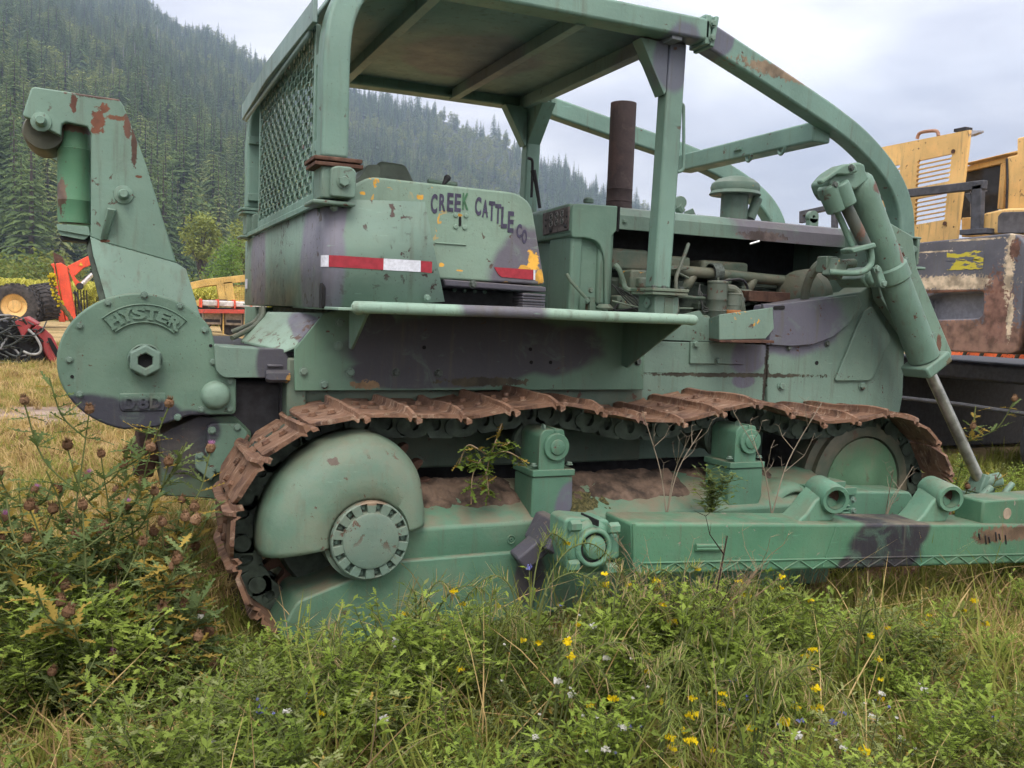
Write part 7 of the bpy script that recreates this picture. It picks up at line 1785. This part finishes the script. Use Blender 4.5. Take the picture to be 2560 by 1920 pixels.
BL = [(-0.420,-0.928,0.300), (0.470,-0.551,0.460), (0.844,-0.796,0.320), (0.451,-1.253,0.200), (0.925,-1.200,0.240), (0.863,-1.132,0.220), (1.145,-1.257,0.200), (1.273,-1.319,0.200), (1.004,-1.302,0.200), (1.599,-1.498,0.200)]
WH.sort(key=lambda p_: uv_of(p_[0], p_[1])[0]); BL.sort(key=lambda p_: uv_of(p_[0], p_[1])[0])
for k, p_ in enumerate(WH): flowerweed('campion', p_[0], p_[1], p_[2], 700 + k, F_white, ordinal(k, len(WH)) + ' of the white campion flowers among the foreground weeds', 'white campions', True)
for k, p_ in enumerate(BL): flowerweed('chicory', p_[0], p_[1], p_[2], 800 + k, F_blue, ordinal(k, len(BL)) + ' of the blue chicory flowers among the foreground weeds', 'blue chicory')
# dry clump, dark stalk, brown umbel at the lower edge
def drytwig(name, X_, Y_, Z_, h, seed, label, cat, mat, n=5, spread=.35, par=None, sub=4, r0=.004, grp=None):
    r = random.Random(seed); e = empty(name, (X_, Y_, Z_), label, cat, grp); b = MB()
    for k in range(n):
        a = r.random() * 6.28; L = h * spread * r.uniform(.3, 1); P_ = spline([(0, 0, 0), (cos(a) * L * .3, sin(a) * L * .3, h * .4), (cos(a) * L, sin(a) * L, h * r.uniform(.7, 1.05))], 5)
        b.tube(P_, [r0 * (1 - .6 * q / len(P_)) for q in range(len(P_))], 5, 0, False)
        for q in range(sub):
            i = r.randrange(4, len(P_)); a2 = r.random() * 6.28; l2 = h * r.uniform(.08, .25); P2 = [P_[i], P_[i] + Vector((cos(a2) * l2 * .6, sin(a2) * l2 * .6, l2 * .6)), P_[i] + Vector((cos(a2) * l2 * .8, sin(a2) * l2 * .8, l2 * 1.1))]
            b.tube(P2, [r0 * .5, r0 * .35, r0 * .2], 4, 0, False)
            for w_ in range(3): a3 = r.random() * 6.28; b.tube([P2[-1 - w_ % 2], P2[-1 - w_ % 2] + Vector((cos(a3), sin(a3), r.uniform(.2, 1))) * l2 * .3], [r0 * .25, r0 * .12], 3, 0, False)
    put(finish(b, [mat], 'twigs'), 'twigs', (0, 0, 0), e)
    return e
m_pale = leafmat('pale_dead_stem', (.16, .13, .095), (.28, .235, .18), 0)
m_dark = leafmat('dark_dead_stem', (.035, .026, .022), (.06, .045, .036), 0)
drytwig('dead_weed', *(1.295,-0.150,0.592), .50, 901, 'pale leafless weed standing behind the push arm', 'weed', m_pale, 3, .5, sub=3, r0=.0030)
drytwig('dead_weed', *(1.868,-0.150,0.562), .62, 902, 'tall pale branching dead weed before the second roller support', 'weed', m_pale, 2, .5, sub=5, r0=.0034)
drytwig('dead_weed', 2.6, -.12, .48, .28, 906, 'small wisp of dead weed on the idler yoke', 'weed', m_pale, 3, .6, sub=3, r0=.003)
drytwig('dead_stalk', *(0.986,-0.879,0.050), .80, 903, 'single dark dead stalk standing in front of the push arm', 'weed', m_dark, 1, .15, sub=3, r0=.006)
e = drytwig('dry_weed_clump', *(1.007,-0.740,0.120), .48, 904, 'drooping brown dried weed clump below the push arm', 'weed', m_stemd, 22, .7, sub=5, r0=.0025)
drytwig('dry_weed_clump', *(2.185,-0.097,0.050), .34, 907, 'small brown dry weed in the shade under the push arm', 'weed', m_stemd, 9, .7, sub=4, r0=.002)
um = drytwig('dried_yarrow', *(1.112,-1.287,0.020), .20, 905, 'dried brown yarrow heads at the bottom edge of the picture', 'weed', m_stemd, 5, 1.2, sub=2, r0=.003)
F_um = petals(77, 60, .016, leafmat('yarrow_brown', (.22, .13, .08), (.36, .24, .16), .1), .6)
for k, p_ in enumerate(((0.836,-1.363,0.170), (0.863,-1.372,0.180), (0.913,-1.390,0.190), (0.863,-1.382,0.160), (0.900,-1.385,0.180), (0.983,-1.435,0.160), (1.037,-1.439,0.160), (0.837,-1.378,0.160))):
    o = put(F_um, 'flower_head', Vector(p_) - um.location, um, 1.2)
# green sprouts on the push arm and the vine on the track frame
def sprout(name, p_, h, seed, label, mats, **k):
    me = weed(seed, h, mats, **k); o = bpy.data.objects.new(name, me); col.objects.link(o); o.location = p_; tag(o, label, 'weed')
sprout('arm_sprout', (1.542,-0.140,0.576), .20, 950, 'dark green bushy sprout growing behind the push arm', [m_stem, m_thl, m_weed], leaves=60, stems=8, lob=0, spread=.5, lw=.008, ll=.022)
vine = empty('creeping_weed', (0.523,0.050,0.692), 'green and red creeping weed hanging over the track frame', 'weed')
vm = MB(); vr = random.Random(31); vst = MB()
for pts in ([(0.510,0.020,0.732), (0.516,0.000,0.825), (0.546,0.020,0.889), (0.591,0.050,0.980)], [(0.521,0.000,0.848), (0.572,-0.020,0.872), (0.627,-0.020,0.853), (0.687,0.000,0.808)], [(0.521,0.000,0.848), (0.458,-0.020,0.886), (0.418,0.000,0.895), (0.388,0.020,0.804)], [(0.505,0.000,0.792), (0.505,-0.020,0.751), (0.513,-0.020,0.695)], [(0.480,0.000,0.838), (0.439,-0.020,0.776), (0.437,-0.020,0.659)], [(0.546,0.020,0.889), (0.585,0.000,0.896), (0.609,0.000,0.907)], [(0.498,0.000,0.826), (0.450,0.000,0.828), (0.414,0.000,0.851)]):
    P_ = [Vector(p_) - vine.location for p_ in spline(pts, 6)]; vst.tube(P_, .003, 4, 0, False)
    for q in range(20): i = vr.randrange(len(P_)); leaf(vm, P_[i], Vector((vr.gauss(0, 1), vr.gauss(0, .6), vr.uniform(-1, .5))), vr.uniform(.03, .06), .014, vr.choice((0, 0, 0, 0, 0, 1)), vr, 4)
put(finish(vst, [m_stemd], 'stem'), 'stem', (0, 0, 0), vine); put(finish(vm, [m_weed, m_ylw], 'foliage'), 'foliage', (0, 0, 0), vine)['kind'] = 'stuff'

# ---- haze in the valley air: one even box of air round camera and mountain
hz = MB().bx(-1900, 1900, -60, 2100, -2, 640).build('haze', [], None, 0, smooth=0)
hm = bpy.data.materials.new('haze_air'); hm.use_nodes = True; hm.node_tree.nodes.clear()
ho = hm.node_tree.nodes.new('ShaderNodeOutputMaterial'); hv = hm.node_tree.nodes.new('ShaderNodeVolumePrincipled')
hv.inputs['Color'].default_value = (0.60, 0.76, 1.0, 1); hv.inputs['Density'].default_value = 0.00037; hv.inputs['Anisotropy'].default_value = 0.2
hm.node_tree.links.new(hv.outputs[0], ho.inputs['Volume']); hz.data.materials.append(hm)
hz['kind'] = 'stuff'; hz['label'] = 'thin blue haze in the valley air'
